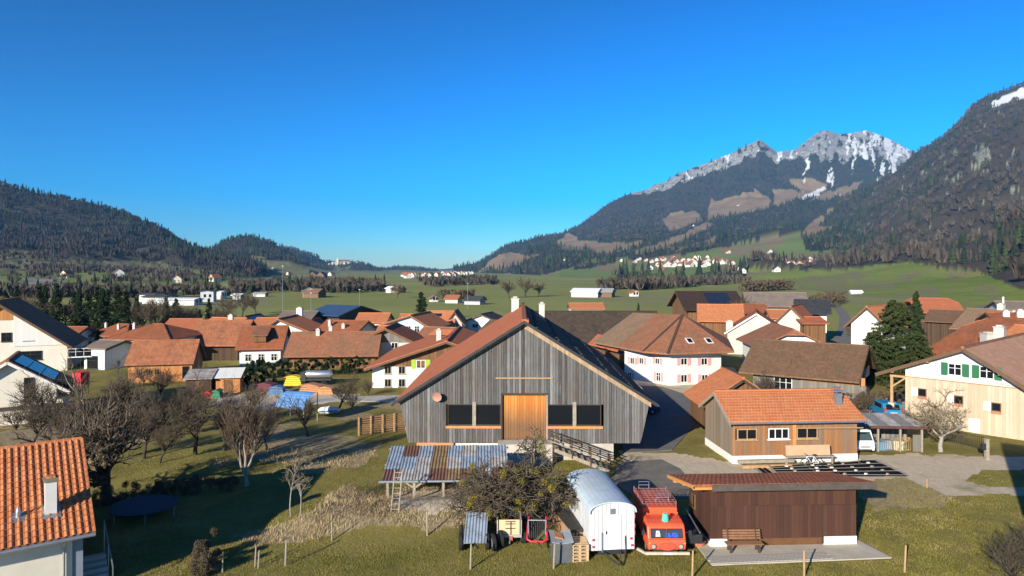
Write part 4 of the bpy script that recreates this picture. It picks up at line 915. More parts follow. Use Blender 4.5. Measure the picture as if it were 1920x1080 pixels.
# ================================================================ pale boarded house on the right
def board_house():
    A = np.array((36., 62.5)); du = np.array((.65, -.76)); W = 12.4; L = 19.
    root = empty('boarded_house', (A[0], A[1], 0), math.atan2(du[1], du[0]), 'house clad in pale upright boards with white gable and green shutters', 'house')
    zw = 4.25; ap = (4.76, 7.1); le = (-2.3, 4.15); re_ = (W+.5, 1.9); sl = (7.1-4.15)/(4.76+2.3); sr = (7.1-4.5)/(8.9-4.76); zl = lambda x: ap[1]-(ap[0]-x)*sl if x < ap[0] else ap[1]-(x-ap[0])*sr
    MB().prism([(0, .06, -.4), (W, .06, -.4), (W, .06, zl(W)-.05), (ap[0], .06, ap[1]-.06), (0, .06, zl(0)-.06)], (0, L, 0)).build('wall', m_wood_lt, root)
    MB().prism([(.02, 0, zw), (10.0, 0, zw), (9.2, 0, zl(9.2)-.1), (ap[0], 0, ap[1]-.1), (.02, 0, zl(.02)-.1)], (0, .055, 0)).build('gable_wall', m_white, root)
    board_wall(root, 0, W, .24, lambda x: .1, lambda x: min(zw-.02, zl(x)-.08), [(1.05, 1.75, 2.55, 3.25), (3.9, 4.6, 2.3, 3.05), (6.65, 7.35, 2.1, 2.8), (5.0, 5.85, .05, 1.25)], M_boards('cladding_board', [(.50, .395, .28), (.56, .45, .325), (.62, .51, .385)], .22, .25, per_object=True, tint=((.46, .31, .18), .4)), (0, .06, 0), 0, seed=51)
    MB().box(0, 10, -.05, .03, zw-.06, zw+.02).build('string_course', m_beam, root)
    for x, z in ((1.4, 2.55), (4.25, 2.3), (7.0, 2.1)):
        w = window(root, (x, .04, z), 0, .7, .72, frame=m_frame_br, mull=0, sill=False); MB().box(-.9, -.36, -.06, -.01, -.02, .74).build('shutter', m_white, w); MB().box(-.36, .36, -.12, 0, -.2, -.03).build('flower_box', M_plain('terracotta', (.45, .18, .10), .85, .1), w)
    MB().box(5.0, 5.85, .0, .05, .05, 1.25).build('door', m_white, root)
    for x in (4.0, 6.35): window(root, (x, -.03, 4.75), 0, 1.05, 1.05, shut=m_green, mull=1, pane=m_glass)
    T = .18
    for poly, m, nm in (([(le[0], -.7, le[1]+T), (ap[0], -.7, ap[1]+T), (ap[0], L+.5, ap[1]+T), (le[0], L+.5, le[1]+T)], m_tile_old, 'roof'), ([(ap[0], -.7, ap[1]+T), (W+.8, -.7, zl(W+.8)+T), (W+.8, L+.5, zl(W+.8)+T), (ap[0], L+.5, ap[1]+T)], m_tile_pink, 'roof')):
        MB().prism(poly, (0, 0, -T)).build(nm, m, root)
    for a, b in (((le[0], le[1]), ap), (ap, (W+.8, zl(W+.8)))): MB().beam((a[0], -.73, a[1]+.02), (b[0], -.73, b[1]+.02), .07, .3).build('bargeboard', m_frame_br, root)
    MB().beam((ap[0], -.7, ap[1]+T+.05), (ap[0], L+.5, ap[1]+T+.05), .28, .14).build('ridge_cap', m_tile_old, root)
    for x in (-.9, 2.0, 7.4): MB().box(x-.1, x+.1, -.68, .1, zl(x)-.22, zl(x)-.02).build('purlin', m_beam, root)
    MB().box(-1.35, -1.13, .2, .42, 1.6, zl(-1.2)-.02).build('post', m_beam, root); MB().box(-1.5, -.98, .05, .6, -.2, 1.6).build('pier', m_conc, root)
    MB().beam((-1.2, .3, 3.1), (-.1, .3, 4.0), .14, .14).build('brace', m_beam, root)
    MB().box(-1.4, .0, .25, .45, 4.0, 4.2).build('tie_beam', m_beam, root)
    chimney(root, 3.2, 16.4, 5.5, 8.0, .9, m_greyp, True)
board_house()

# ================================================================ the village houses
SH = dict(shut=m_pink)
def H1(name, label, xl, dl, xr, dr, L, ye, yr, ridge='v', **kw):
    A, B = xy(xl, dl), xy(xr, dr); ze = zat(ye, dl); dm = (dl+dr)/2+(L/2 if ridge == 'u' else 0)
    ns = kw.pop('zmin', 0); zr = zat(yr, dm); zr = max(zr, ze+.25*((np.linalg.norm(B-A) if ridge == 'v' else L)/2))
    return house(name, label, A, B, L, ze, zr, ridge, **kw)
def wrow(face, x0, x1, n, z, w=.85, h=1.1, **kw): return [(face, x0+(x1-x0)*i/max(n-1, 1), z, w, h, kw) for i in range(n)]
# --- left of the barn
h = H1('village_house', 'big white house with orange boarded gable peak and sweeping dark roof', -150, 88, 126, 94.5, 11, 655, 566, 'v', wall=m_cream, roof=m_tile_old, oe=.7, og=.9, gable=None,
       wins=[('f', 11.7, 4.3, 1.2, 1.2, dict(frame=m_dk_metal)), ('f', 9.2, 4.3, 1.2, 1.2, dict(frame=m_dk_metal)), ('f', 11.9, 1.7, 2.6, 1.2, dict(frame=m_dk_metal)), ('f', 17.6, 1.8, 2.9, 1.2, dict(mull=2))])
MB().prism([(h.hw-3.3, -.08, h.zs(3.3)-.02), (h.hw+3.3, -.08, h.zs(3.3)-.02), (h.hw, -.08, h.zs(0)-.05)], (0, .1, 0)).build('gable_boards', m_wood_or, h.root)
MB().prism([(h.W*.62, -.1, h.zs(h.hw)-.1), (h.W-.05, -.1, h.zs(h.hw)-.1), (h.W-.05, -.1, h.zs(h.hw-.05)-.05), (h.W*.62, -.1, h.zs(h.W*.12)-.05)], (0, .12, 0)).build('side_boards', m_wood_wh, h.root)
h = H1('village_house', 'small white house with three solar panels on its roof and dark windows', -95, 58.5, 118, 62.5, 6.5, 742, 678, 'v', wall=m_cream, roof=m_tile_old, oe=.55, og=.5, cat='house',
       wins=[('f', 5.6, 2.2, .75, 2.1, dict(frame=m_dk_metal, mull=0)), ('f', 8.4, 2.3, 1.4, 1.5, dict(frame=m_dk_metal)), ('f', 7.5, .15, 3.6, 1.1, dict(frame=m_dk_metal, mull=2))], solar=(.3, 5.5, .4, 3.4, 1, 3), trim=m_frame)
MB().box(-.2, 10.7, -.35, -.02, 1.65, 1.8).build('balcony_slab', m_beam_dk, h.root)
H1('village_house', 'white bungalow with orange pyramid roof beside the low old shed', 205, 100, 316, 99, 9, 634, 609, 'u', wall=m_white, roof=m_tile_red, oe=.6, hip0=(4.4, 9), hip1=(4.4, 9), og=.6, wins=[('f', 2.0, 2.0, 1.9, 1.2, {}), ('f', 6.6, 2.3, 2.0, 1.0, {})], chims=[(1.8, -1.5, .6, .35, m_grey_metal)])
H1('village_house', 'orange hip roofed house partly hidden by the white bungalow', 165, 117, 235, 116, 8, 628, 609, 'u', wall=m_white, roof=m_tile_red, oe=.6, hip0=(3, 9), hip1=(3, 9), og=.6, chims=[(1.4, -1.5, .7, .35, m_grey_metal), (4.2, -2, .7, .35, m_grey_metal)])
H1('village_house', 'orange roofed low house behind the orange gable house', 70, 112, 135, 112, 7, 632, 614, 'u', wall=m_cream, roof=m_tile_red, oe=.5)
h = H1('old_shed', 'low old shed with rust streaked tile roof and honey timber wall', 240, 84, 360, 85.5, 5.5, 679, 640, 'u', wall=m_wood_or, roof=m_tile_rust, oe=.5, og=.3, cat='shed', wins=[('f', 1.2, .9, .6, .8, dict(frame=m_beam)), ('f', 2.3, .9, .6, .8, dict(frame=m_beam)), ('f', 3.3, .9, .6, .8, dict(frame=m_beam)), ('f', 6.6, .3, .8, 1.6, dict(frame=m_beam_dk, mull=0))])
H1('village_house', 'orange roofed timber barn house with dark boarded walls and tall chimney', 352, 105, 446, 105, 10, 642, 602, 'u', wall=m_wood_dk, roof=m_tile_rust, oe=.9, chims=[(4.4, .5, 1.0, .7, m_cream)], cat='barn')
H1('village_house', 'brownish red roofed house half hidden by the timber barn house', 300, 126, 356, 126, 9, 622, 599, 'u', wall=m_wood_br, roof=m_tile_brick, oe=.8)
h = H1('village_house', 'orange roofed house with a shed dormer and overgrown white wall', 449, 99, 526, 100, 9, 650, 613, 'u', wall=m_white, roof=m_tile_red, oe=.8, hip1=None, wins=wrow('f', 1.2, 4.8, 3, .6, .9, 1.1))
d_ = MB(); d_.box(1.9, 3.6, .3, 3.0, h.zs(-3.0)-.2, h.zs(-3.0)+.75); d_.build('dormer', m_wood_br, h.root); MB().prism([(1.6, 0, h.zs(-3.0)+.72), (3.9, 0, h.zs(-3.0)+.72), (3.9, 3.6, h.zs(-.8)+.4), (1.6, 3.6, h.zs(-.8)+.4)], (0, 0, .12)).build('dormer_roof', m_tile_old, h.root)
H1('village_house', 'white gable house with black picture window behind the dormer roof', 492, 116, 574, 116, 10, 620, 599, 'v', wall=m_white, roof=m_tile_new, oe=.6, ridge_s=-1, wins=[('f', 5.6, .8, 1.6, 1.9, dict(frame=m_dk_metal, mull=0)), ('f', 7.2, 1.7, .9, 1.0, dict(frame=m_dk_metal, mull=0))])
H1('village_house', 'orange roofed house with tall white chimney tower', 470, 132, 552, 132, 9, 612, 597, 'u', wall=m_white, roof=m_tile_new, oe=.6, chims=[(8.1, 0, 1.9, 1.1, m_white)])
H1('village_house', 'small white house whose roof is covered by dark solar panels', 436, 140, 484, 140, 8, 609, 594, 'v', wall=m_white, roof=m_tile_red, oe=.5, solar=(.3, 7, .5, 2.6, 5, 2))
H1('farm_building', 'long barn with red brown roof and boarded front behind the hedge', 541, 96, 704, 97, 8, 661, 624, 'u', wall=m_wood_br, roof=m_tile_old, oe=1.0, chims=[(3.4, -.6, .7, .55), (5.0, .6, 1.0, .5)], cat='barn', wins=[('f', 6.2, .5, 1.2, 1.3, dict(frame=m_beam_dk))])
H1('village_house', 'grey gabled farmhouse with paired windows joined to the long barn', 664, 101, 778, 101, 9, 642, 616, 'v', wall=m_greyp, roof=m_tile_red, oe=.9, og=.9, ridge_s=.2, gable=m_wood_gr, wins=wrow('f', 3.0, 6.0, 2, 2.3, 1.0, .9)+wrow('f', 1.6, 3.0, 2, .6, .8, 1.0)+wrow('f', 5.8, 7.0, 2, .6, .8, 1.0))
H1('village_house', 'red roofed house with chimney behind the long barn', 592, 121, 664, 119, 9, 624, 602, 'u', wall=m_greyp, roof=m_tile_red, oe=.7, chims=[(1.6, -2.4, 1.0, .5), (4.6, -2.8, .6, .6)])
H1('village_house', 'pale house with solar strip on orange roof and blue balcony side', 705, 127, 805, 125, 11, 612, 592, 'v', wall=m_bluep, roof=m_tile_new, oe=.8, ridge_s=1.6, wins=wrow('f', 3.0, 8.0, 4, 2.4, 1.0, 1.2)+wrow('f', 2.0, 8.0, 3, .2, 1.0, 1.6), solar=(2.5, 9, -.6, -2.0, 6, 1))
H1('village_house', 'orange roofed yellow house with a few roof panels', 800, 142, 848, 142, 9, 610, 584, 'u', wall=m_cream, roof=m_tile_new, oe=.7, solar=(.6, 2.8, -1.0, -2.0, 3, 1), wins=wrow('f', 1.2, 4.2, 2, 1.2, .9, 1.1))
H1('village_house', 'grey gabled house next to the yellow house', 838, 144, 866, 144, 9, 603, 585, 'v', wall=m_greyp, roof=m_tile_old, oe=.6, wins=wrow('f', .9, 2.3, 2, 1.6, .7, 1.0))
H1('village_house', 'white house with dark solar roof and small windows near the barn ridge', 872, 152, 934, 150, 8, 602, 590, 'v', wall=m_white, roof=m_tile_slate, oe=.5, wins=[('f', 2.4, 1.0, 1.4, .9, {}), ('f', 5.6, .6, .7, 1.5, {})])
H1('village_house', 'orange roofed house with white annex behind the solar strip house', 668, 148, 722, 148, 9, 604, 588, 'u', wall=m_white, roof=m_tile_new, oe=.6, wins=wrow('f', 1.2, 5.0, 3, .5, .8, 1.0))
H1('hall', 'modern dark hall with blue metal roof and open black front', 580, 190, 636, 185, 16, 588, 577, 'u', wall=m_dk_metal, roof=M_plain('blue_metal', (.07, .12, .20), .4, .1, 1, .4), oe=1.5, og=1.0, cat='hall', cap=False)
H1('farm_building', 'brown roofed low barn beside the dark hall', 520, 180, 582, 180, 12, 598, 584, 'u', wall=m_wood_br, roof=m_greyroof, oe=.8, cat='barn')
h = H1('farmhouse', 'white farmhouse with red roof, boarded gable and one lime green shutter', 698, 80.7, 978, 80.7, 18.5, 687, 640, 'v', wall=m_white, roof=m_tile_brick, oe=.8, og=1.0, gable=m_wood_br,
       wins=[('f', 1.85, 1.65, .8, .95, dict(frame=m_beam_gr)), ('f', 3.5, 1.65, .8, .95, dict(frame=m_beam_gr)), ('f', 1.85, .1, .8, .95, dict(frame=m_beam_gr)), ('f', 3.5, .1, .8, .95, dict(frame=m_beam_gr)), ('f', 5.75, 2.3, 1.1, 1.0, dict(shut=m_lime))])
for i in range(16):
    y = 9.5+i*.5; s = h.zs; MB().box(5.5, 8.6, y, y+.12, 0, .1).build('roof_batten', m_tile_brick, h.roof, (0, 0, s(-1.6)+.38), (0, 0, 0))
chimney(h.root, 7.4, 4.5, 4.5, 6.4, .6)
# --- behind and right of the barn
h = H1('farm_building', 'huge barn with dark shingle roof in a diamond pattern behind the barn ridge', 1012, 108, 1244, 108, 14, 660, 585, 'u', wall=m_wood_dk, roof=m_shing, oe=.8, cat='barn')
MB().box(3.1, 4.6, 1.2, 3.0, 2.0, 3.9).build('dormer', m_wood_dk, h.root); MB().box(3.3, 4.4, 1.15, 1.2, 2.9, 3.5).build('dormer_window', m_solar, h.root)
H1('village_house', 'lone white house with orange roof out in the meadow', 1071, 190, 1131, 190, 8, 578, 569, 'u', wall=m_white, roof=m_tile_new, oe=.9)
H1('village_house', 'orange roofed house with stone gable wall', 1364, 113, 1474, 110, 10, 621, 588, 'v', wall=m_greyp, roof=m_tile_red, oe=.5, og=.4, chims=[(.8, -4.2, 1.2, 1.1)], trim=m_frame)
H1('village_house', 'broad orange roof with snow guards before the solar barn', 1312, 131, 1392, 129, 10, 599, 572, 'u', wall=m_wood_br, roof=m_tile_new, oe=.8)
H1('village_house', 'orange roofed house tucked between the solar barn and the slate house', 1390, 140, 1446, 140, 10, 590, 571, 'u', wall=m_white, roof=m_tile_red, oe=.7)
H1('farm_building', 'black roofed barn carrying a field of solar panels', 1290, 165, 1392, 165, 16, 577, 547, 'u', wall=m_wood_br, roof=m_eternit, oe=1.4, og=1.2, cat='barn', solar=(5.5, 11.5, -1.0, -7.6, 5, 4))
H1('farm_building', 'long barn with grey brown fibre roof by the shrubs', 1400, 182, 1515, 178, 14, 572, 549, 'u', wall=m_wood_gr, roof=m_greyroof, oe=1.0, cat='barn')
H1('village_house', 'white house with black slate roof and two windows', 1496, 132, 1550, 130, 8, 583, 563, 'u', wall=m_white, roof=m_tile_slate, oe=1.1, og=.8, wins=[('f', 3.0, 4.2, 1.5, 1.1, dict(frame=m_frame_br))])
H1('village_house', 'red roofed low house in front of the slate house', 1508, 117, 1548, 117, 6, 606, 598, 'u', wall=m_wood_br, roof=m_tile_brick, oe=.6)
H1('village_house', 'grey house with red roof climbing towards the slate house', 1452, 121, 1516, 118, 9, 606, 576, 'v', wall=m_greyp, roof=m_tile_brick, oe=.6, wins=wrow('f', 1.2, 5, 2, 1.5, .8, 1.0))
H1('village_house', 'white gabled house with brown shutters and long red brown roof', 1426, 93, 1552, 92, 11, 648, 620, 'v', wall=m_white, roof=m_tile_old, oe=.8, og=.8, hip0=(.9, .6), wins=[('f', 4.2, 3.25, .7, .75, dict(shut=m_frame_br)), ('f', 5.9, 3.25, .7, .75, dict(shut=m_frame_br))], gable=None)
A_, B_ = xy(1412, 76), xy(1588, 70.5)
h = house('farm_building', 'old barn with mossy brown tile roof and half stone front', A_, B_, 10.5, 2.95, 5.55, 'u', m_wood_gr, m_tile_brown, oe=1.0, og=1.3, cat='barn', wins=[('f', 3.2, .8, 1.9, 1.5, dict(mull=2)), ('f', 8.6, .9, .6, .9, dict(frame=m_beam_dk))], gable=m_wood_dk)
MB().box(5.0, 11.2, -.06, -.005, 2.1, 2.9).build('front_boards', m_wood_or, h.root); MB().box(4.4, 11.3, -.05, -.004, -.3, 2.08).build('front_wall', m_wood_gr, h.root)
b_ = MB(); b_.box(h.W+.1, h.W+1.2, 1.5, 6.5, 2.4, 2.5); b_.box(h.W+1.12, h.W+1.2, 1.5, 6.5, 2.5, 3.4); b_.build('balcony', m_beam_gr, h.root)
H1('village_house', 'white roadside house with orange roof beside the tall yew', 1596, 108, 1662, 104, 9, 604, 576, 'v', wall=m_white, roof=m_tile_new, oe=.9, og=.7, wins=[('l', 3, 1, .8, 1.2, {}), ('l', 6, 1, .8, 1.2, {})])
H1('farm_building', 'red roofed barn with half hipped ends and shadowed eaves', 1724, 152, 1802, 150, 11, 583, 560, 'u', wall=m_wood_dk, roof=m_tile_brick, oe=1.0, og=.8, hip0=(1.2, .8), hip1=(1.6, 1.0), cat='barn')
H1('village_house', 'wide orange roof with two skylights and a grey chimney block', 1740, 91, 1852, 80, 14, 658, 596, 'u', wall=m_white, roof=m_tile_red, oe=.8, hip0=(2, 1.2), chims=[(7.8, -4.6, 1.4, 1.2, m_greyp)])
H1('village_house', 'bright orange roof joined to the wide roof above the boarded house', 1856, 79, 1990, 72, 10, 652, 612, 'u', wall=m_white, roof=m_tile_new, oe=.6)
H1('village_house', 'brown roofed house with cream chimney among the right hand roofs', 1790, 116, 1880, 110, 11, 612, 580, 'u', wall=m_wood_br, roof=m_tile_moss, oe=.9, chims=[(4.6, .3, 1.0, .9, m_cream), (7.2, -1.5, .6, .5, m_white)])
H1('village_house', 'flat brown roof in front of the half hipped red barn', 1735, 126, 1800, 122, 9, 600, 582, 'u', wall=m_wood_dk, roof=m_tile_brown, oe=.8)
H1('village_house', 'orange roofed house with round white roof vent', 1872, 100, 1960, 98, 9, 606, 588, 'u', wall=m_white, roof=m_tile_red, oe=.8, chims=[(1.7, -1.6, .7, .8, m_cream), (3.4, -1.8, .9, .8, m_cream)])
H1('village_house', 'blue grey boarded house with paired windows', 1884, 135, 1960, 133, 9, 580, 566, 'u', wall=m_bluep, roof=m_greyroof, oe=.5, wins=wrow('f', 1.5, 5.5, 4, 3.2, .7, 1.1, frame=m_dk_metal), chims=[(.7, -1.5, 1.2, .3, m_white)])
# a neighbour just outside the frame throws its shadow on the boarded house
house('neighbour_house', 'large gabled house beyond the lawn casting a pointed shadow', (21.8, 26.2), (31.4, 19.0), 7, 5.5, 9.9, 'u', m_white, m_tile_red, oe=.4, og=.3)
# --- more roofs packed in behind the left hand houses
for a in (
          ('village_house', 'orange roof with skylight behind the timber barn house', 372, 136, 432, 134, 9, 612, 597, 'u', dict(wall=m_white, roof=m_tile_new)),
          ('village_house', 'white gabled house showing between two orange roofs', 552, 128, 596, 128, 9, 622, 604, 'v', dict(wall=m_white, roof=m_tile_red, wins=wrow('f', 1.2, 3.2, 2, 2.2, .8, 1.0))),
          ('village_house', 'white house with orange roof next to the lone conifer', 748, 150, 800, 150, 9, 604, 590, 'u', dict(wall=m_white, roof=m_tile_new, wins=wrow('f', 1, 5, 3, 2.5, .8, 1.0))),
          ('village_house', 'grey roofed house before the white solar house', 905, 128, 950, 126, 8, 618, 602, 'u', dict(wall=m_greyp, roof=m_tile_brown)),
          ('village_house', 'orange gable roof wedged before the solar strip house', 776, 108, 842, 106, 9, 640, 615, 'u', dict(wall=m_white, roof=m_tile_old))):
    H1(*a[:10], oe=.7, **a[10])
H1('garage', 'low white garage between the big white house and the bungalow', 158, 96, 196, 95, 6, 653, 648, 'u', wall=m_white, roof=m_greyroof, oe=.3, cat='garage', wins=[('f', 1.5, .1, 1.9, 1.8, dict(frame=m_dk_metal, mull=0))])
H1('village_house', 'cream house with brown roof half hidden by the big white house', 128, 118, 168, 117, 8, 640, 622, 'u', wall=m_cream, roof=m_tile_old, oe=.6)
H1('village_house', 'narrow white house filling the gap beside the long barn', 706, 112, 745, 112, 8, 632, 612, 'u', wall=m_white, roof=m_tile_new, oe=.6, wins=wrow('f', 1, 2.6, 2, 1.8, .8, 1.0))
H1('village_house', 'small orange roof behind the stone gabled house', 1448, 128, 1500, 127, 8, 596, 582, 'u', wall=m_greyp, roof=m_tile_new, oe=.7)
# ================================================================ ground sheets
def sheet(name, pts, z, mat, th=.05):
    o = MB().prism([(p[0], p[1], z) for p in pts], (0, 0, -th)).build(name, mat); o['kind'] = 'structure'; return o
m_asph = M_plain('asphalt', (.16, .147, .125), .92, .18, 1.2, bump=.4, dirt=((.29, .265, .225), .5))
m_pave = M_plain('paving', (.48, .43, .345), .92, .1, 2.2, dirt=((.30, .28, .22), .5), bump=.3)
G = lambda L: [gp(a, b) for a, b in L]
sheet('yard_road', G([(1160, 868), (1240, 862), (1275, 880), (1290, 898), (1450, 899), (1450, 925), (1200, 940), (1150, 905)]), .05, m_asph)
sheet('lane', G([(1240, 725), (1300, 745), (1300, 800), (1260, 845), (1170, 850), (1150, 780), (1150, 722)]), .055, M_plain('lane_asphalt', (.15, .145, .135), .92, .15, 1, bump=.3))
sheet('road', G([(640, 752), (740, 755), (900, 752), (900, 741), (740, 742), (660, 744), (560, 752), (420, 770), (430, 778), (560, 760)]), .06, M_plain('road_pale', (.42, .40, .36), .92, .15, 1))
sheet('village_road', G([(1556, 648), (1625, 646), (1608, 620), (1596, 600), (1590, 588), (1578, 576), (1566, 570), (1573, 563), (1590, 559), (1583, 558.5), (1563, 563), (1556, 570), (1566, 580), (1574, 592), (1572, 615)]), .07, m_asph)
sheet('side_road', G([(1560, 790), (1720, 785), (1716, 755), (1640, 740), (1600, 742)]), .05, M_plain('drive', (.40, .37, .32), .92, .15, 1))
sheet('upper_road', G([(1790, 592), (1830, 584), (1870, 574), (1900, 569), (1880, 566), (1845, 572), (1800, 583)]), .08, m_asph)
sheet('shed_apron', G([(1304, 1022), (1335, 1061), (1672, 1047), (1605, 1012)]), .05, m_pave)
# cobbled strip along the apron edge, each setting stone its own piece
apron = bpy.data.objects['shed_apron']
a, b = gp(1336, 1059), gp(1560, 1050); c = gp(1318, 1043); st = MB().box(-.105, .105, -.07, .07, 0, .03).mesh('cobble', M_plain('cobble', (.36, .33, .29), .9, .2, 6)); u = (b-a)/np.linalg.norm(b-a)
for r in range(5):
    for i in range(27):
        q = a+u*(i*.225+(r % 2)*.11)+np.array((-.12, 1, 0))*(r*.155+.06); mobj('cobble', st, apron, (q[0], q[1], .052), (0, 0, math.atan2(u[1], u[0])+random.uniform(-.04, .04)))

# ================================================================ lean-to with patched corrugated roof
def corr(w, l, n=5, amp=.028):
    k = n*6; xs_ = np.linspace(0, w, k+1); zs_ = amp*np.sin(xs_/w*n*2*math.pi)
    b = MB(); vs = [(x, 0, z) for x, z in zip(xs_, zs_)]+[(x, l, z) for x, z in zip(xs_, zs_)]; b.add(vs, [(i, i+1, k+2+i, k+1+i) for i in range(k)]); return b
def M_sheet(name, c, rust, amt):
    t = NT(name); o = t.coord(); n = t.noise(o, 1.4, 7, .75)
    return t.fin(t.mix(t.ramp(n, [(.5-amt*.35, 0.), (.72-amt*.3, 1.)]), c, rust), .55, .25)
SHC = [M_sheet('sheet_blue', (.30, .40, .50), (.22, .12, .08), .15), M_sheet('sheet_pale', (.48, .50, .50), (.30, .20, .13), .3), M_sheet('sheet_rust', (.26, .12, .075), (.16, .08, .055), .5), M_sheet('sheet_ochre', (.34, .27, .14), (.24, .13, .07), .5), M_sheet('sheet_maroon', (.16, .075, .07), (.22, .12, .09), .3)]
def leanto():
    root = empty('lean_to', (-7.7, 40.3, 0), .035, 'low lean-to with patched blue and rusty corrugated roof in front of the barn', 'shelter')
    z0, z1 = 1.22, 2.2; L = 4.1; sl = math.atan((z1-z0)/L); cs, sn = math.cos(sl), math.sin(sl); SL = L/cs
    g = .3
    rows = [(0, [4, 1, 1, 2, 3, 2, 1, 2], 1.35), (1.30, [0, 0, 1, 3, 1, 0, 0, 1], 1.5), (2.75, [0, 2, 0, 3, 0, 1, 0, 0], SL-2.75)]
    for s0, cols, l in rows:
        for i, c in enumerate(cols):
            w = .98; o = corr(w, l).build('corrugated_sheet', SHC[c], root, (i*.93+random.uniform(-.02, .02), s0*cs, z0+g+s0*sn+.012*(i % 2)+s0*.006), (sl, 0, random.uniform(-.008, .008)))
    for i in range(3): 
        for y, z in ((.15, z0+g-.12), (L-.2, z1+g-.14)): MB().box(.25+i*3.3, .4+i*3.3, y, y+.14, -.2, z).build('post', m_beam_gr, root)
    for y, z in ((.2, z0+g-.1), (2, (z0+z1)/2+g-.1), (L-.15, z1+g-.1)): MB().box(-.1, 7.6, y-.06, y+.06, z-.06, z+.02).build('purlin', m_beam_gr, root)
    MB().beam((-.15, -.04, z0+g-.05), (7.6, -.04, z0+g-.05), .08, .1).build('gutter', m_grey_metal, root)
    MB().beam((1.9, .2, 1.0), (2.5, .2, z0+g-.1), .1, .1).build('brace', m_beam_gr, root); MB().beam((1.9, .2, 1.0), (1.3, .2, z0+g-.1), .1, .1).build('brace', m_beam_gr, root)
    MB().box(1.82, 1.98, .12, .28, -.2, z0+g-.1).build('post', m_beam_gr, root)
leanto()
def ladder():
    a = zgp(733, 962); root = empty('ladder', a, .05, 'wooden ladder leaning on the corrugated roof of the lean-to', 'ladder')
    t = np.array((.08, 1.1, 2.05))
    for x in (0, .42): MB().beam((x, 0, 0), t+(x, 0, 0), .06, .08).build('rail', m_beam_gr, root)
    for i in range(8): p = t*(i+.7)/8.2; MB().beam(p, p+(.42, 0, 0), .04, .04).build('rung', m_beam_gr, root)
ladder()
# ================================================================ board fence by the barn
def board_fence():
    a, b = gp(672, 824), gp(760, 812); root = empty('board_fence', (a[0], a[1], .1), math.atan2(b[1]-a[1], b[0]-a[0]), 'reddish slatted timber fence beside the barn wall', 'fence'); W = float(np.linalg.norm(b-a)); m = M_plain('fence_wood', (.33, .17, .08), .85, .3, 3, dirt=((.20, .16, .11), .6))
    for i in range(5): MB().box(i*W/4-.06, i*W/4+.06, -.17, -.055, -.3, 1.75).build('post', m_beam, root)
    for r in range(9): MB().box(0, W, -.04-.01*(r % 2), -.005, .12+r*.18, .12+r*.18+.10).build('board', m, root)
board_fence()
# ================================================================ posts of the meadow fence
POSTS = [(478, 1063, .95), (484, 1066, .85), (535, 1061, 1.25), (622, 1014, .95), (801, 1004, 1.25), (882, 1067, 1.15), (1038, 1066, 1.2), (1298, 1084, 1.25), (1508, 1083, 1.25), (1696, 1073, 1.25), (417, 1073, .95), (1738, 915, .6)]
PL = ['short pale stake by the wire mesh, taller of the twin stakes', 'short pale stake by the wire mesh, shorter of the twin stakes', 'weathered fence post with green mesh beside the grass bank', 'thin stake standing on the dry grass bank', 'fence post at the foot of the rough bank below the lean-to', 'fence post in front of the cart with the corrugated cover', 'fence post next to the dark compost box', 'fence post in front of the orange truck', 'fence post in the lawn before the brown shed', 'thick fence post standing alone in the open lawn', 'stake beside the clipped brown hedge', 'low stake at the edge of the gravel yard']
for (px, py, h_), lb in zip(POSTS, PL):
    p = zgp(px, py); r = .045 if h_ > 1 else .035; o = MB().tube([(0, 0, -.3), (.01, 0, h_*.5), (.02, .01, h_)], [r*1.1, r, r*.9], 7).build('fence_post', m_beam_gr if px < 1290 else m_beam, None, p, (random.uniform(-.04, .04), random.uniform(-.04, .04), 0)); tag(o, lb, 'post', 'posts of the meadow fence')
# ================================================================ bench, pot
def bench():
    a = gp(1395, 1036); root = empty('park_bench', (a[0], a[1]-.0, .05), .02, 'slatted wooden bench standing against the brown shed', 'bench'); m = M_plain('bench_wood', (.24, .12, .06), .8, .25, 5)
    for i in range(4): MB().box(-.92, .92, -.22+i*.12, -.12+i*.12, .40, .435).build('seat_slat', m, root)
    for i in range(4): MB().box(-.94, .94, .29+i*.035, .32+i*.035, .50+i*.115, .59+i*.115).build('backrest_slat', m, root)
    for x in (-.7, .7):
        MB().box(x-.05, x+.05, -.2, -.1, 0, .4).build('leg', m_beam_dk, root); MB().box(x-.05, x+.05, .18, .28, 0, .4).build('leg', m_beam_dk, root); MB().beam((x, .25, .38), (x, .43, .98), .07, .06).build('back_support', m_beam_dk, root)
bench()
a = gp(1308, 1022); o = MB().lathe((0, 0, 0), [(.28, 0), (.36, .05), (.42, .3), (.45, .33), (.4, .35), (.36, .28)], 18).build('flower_pot', M_plain('pot_clay', (.42, .16, .09), .85, .15), None, (a[0], a[1], 0)); tag(o, 'wide terracotta pot with bare soil at the shed corner', 'pot')
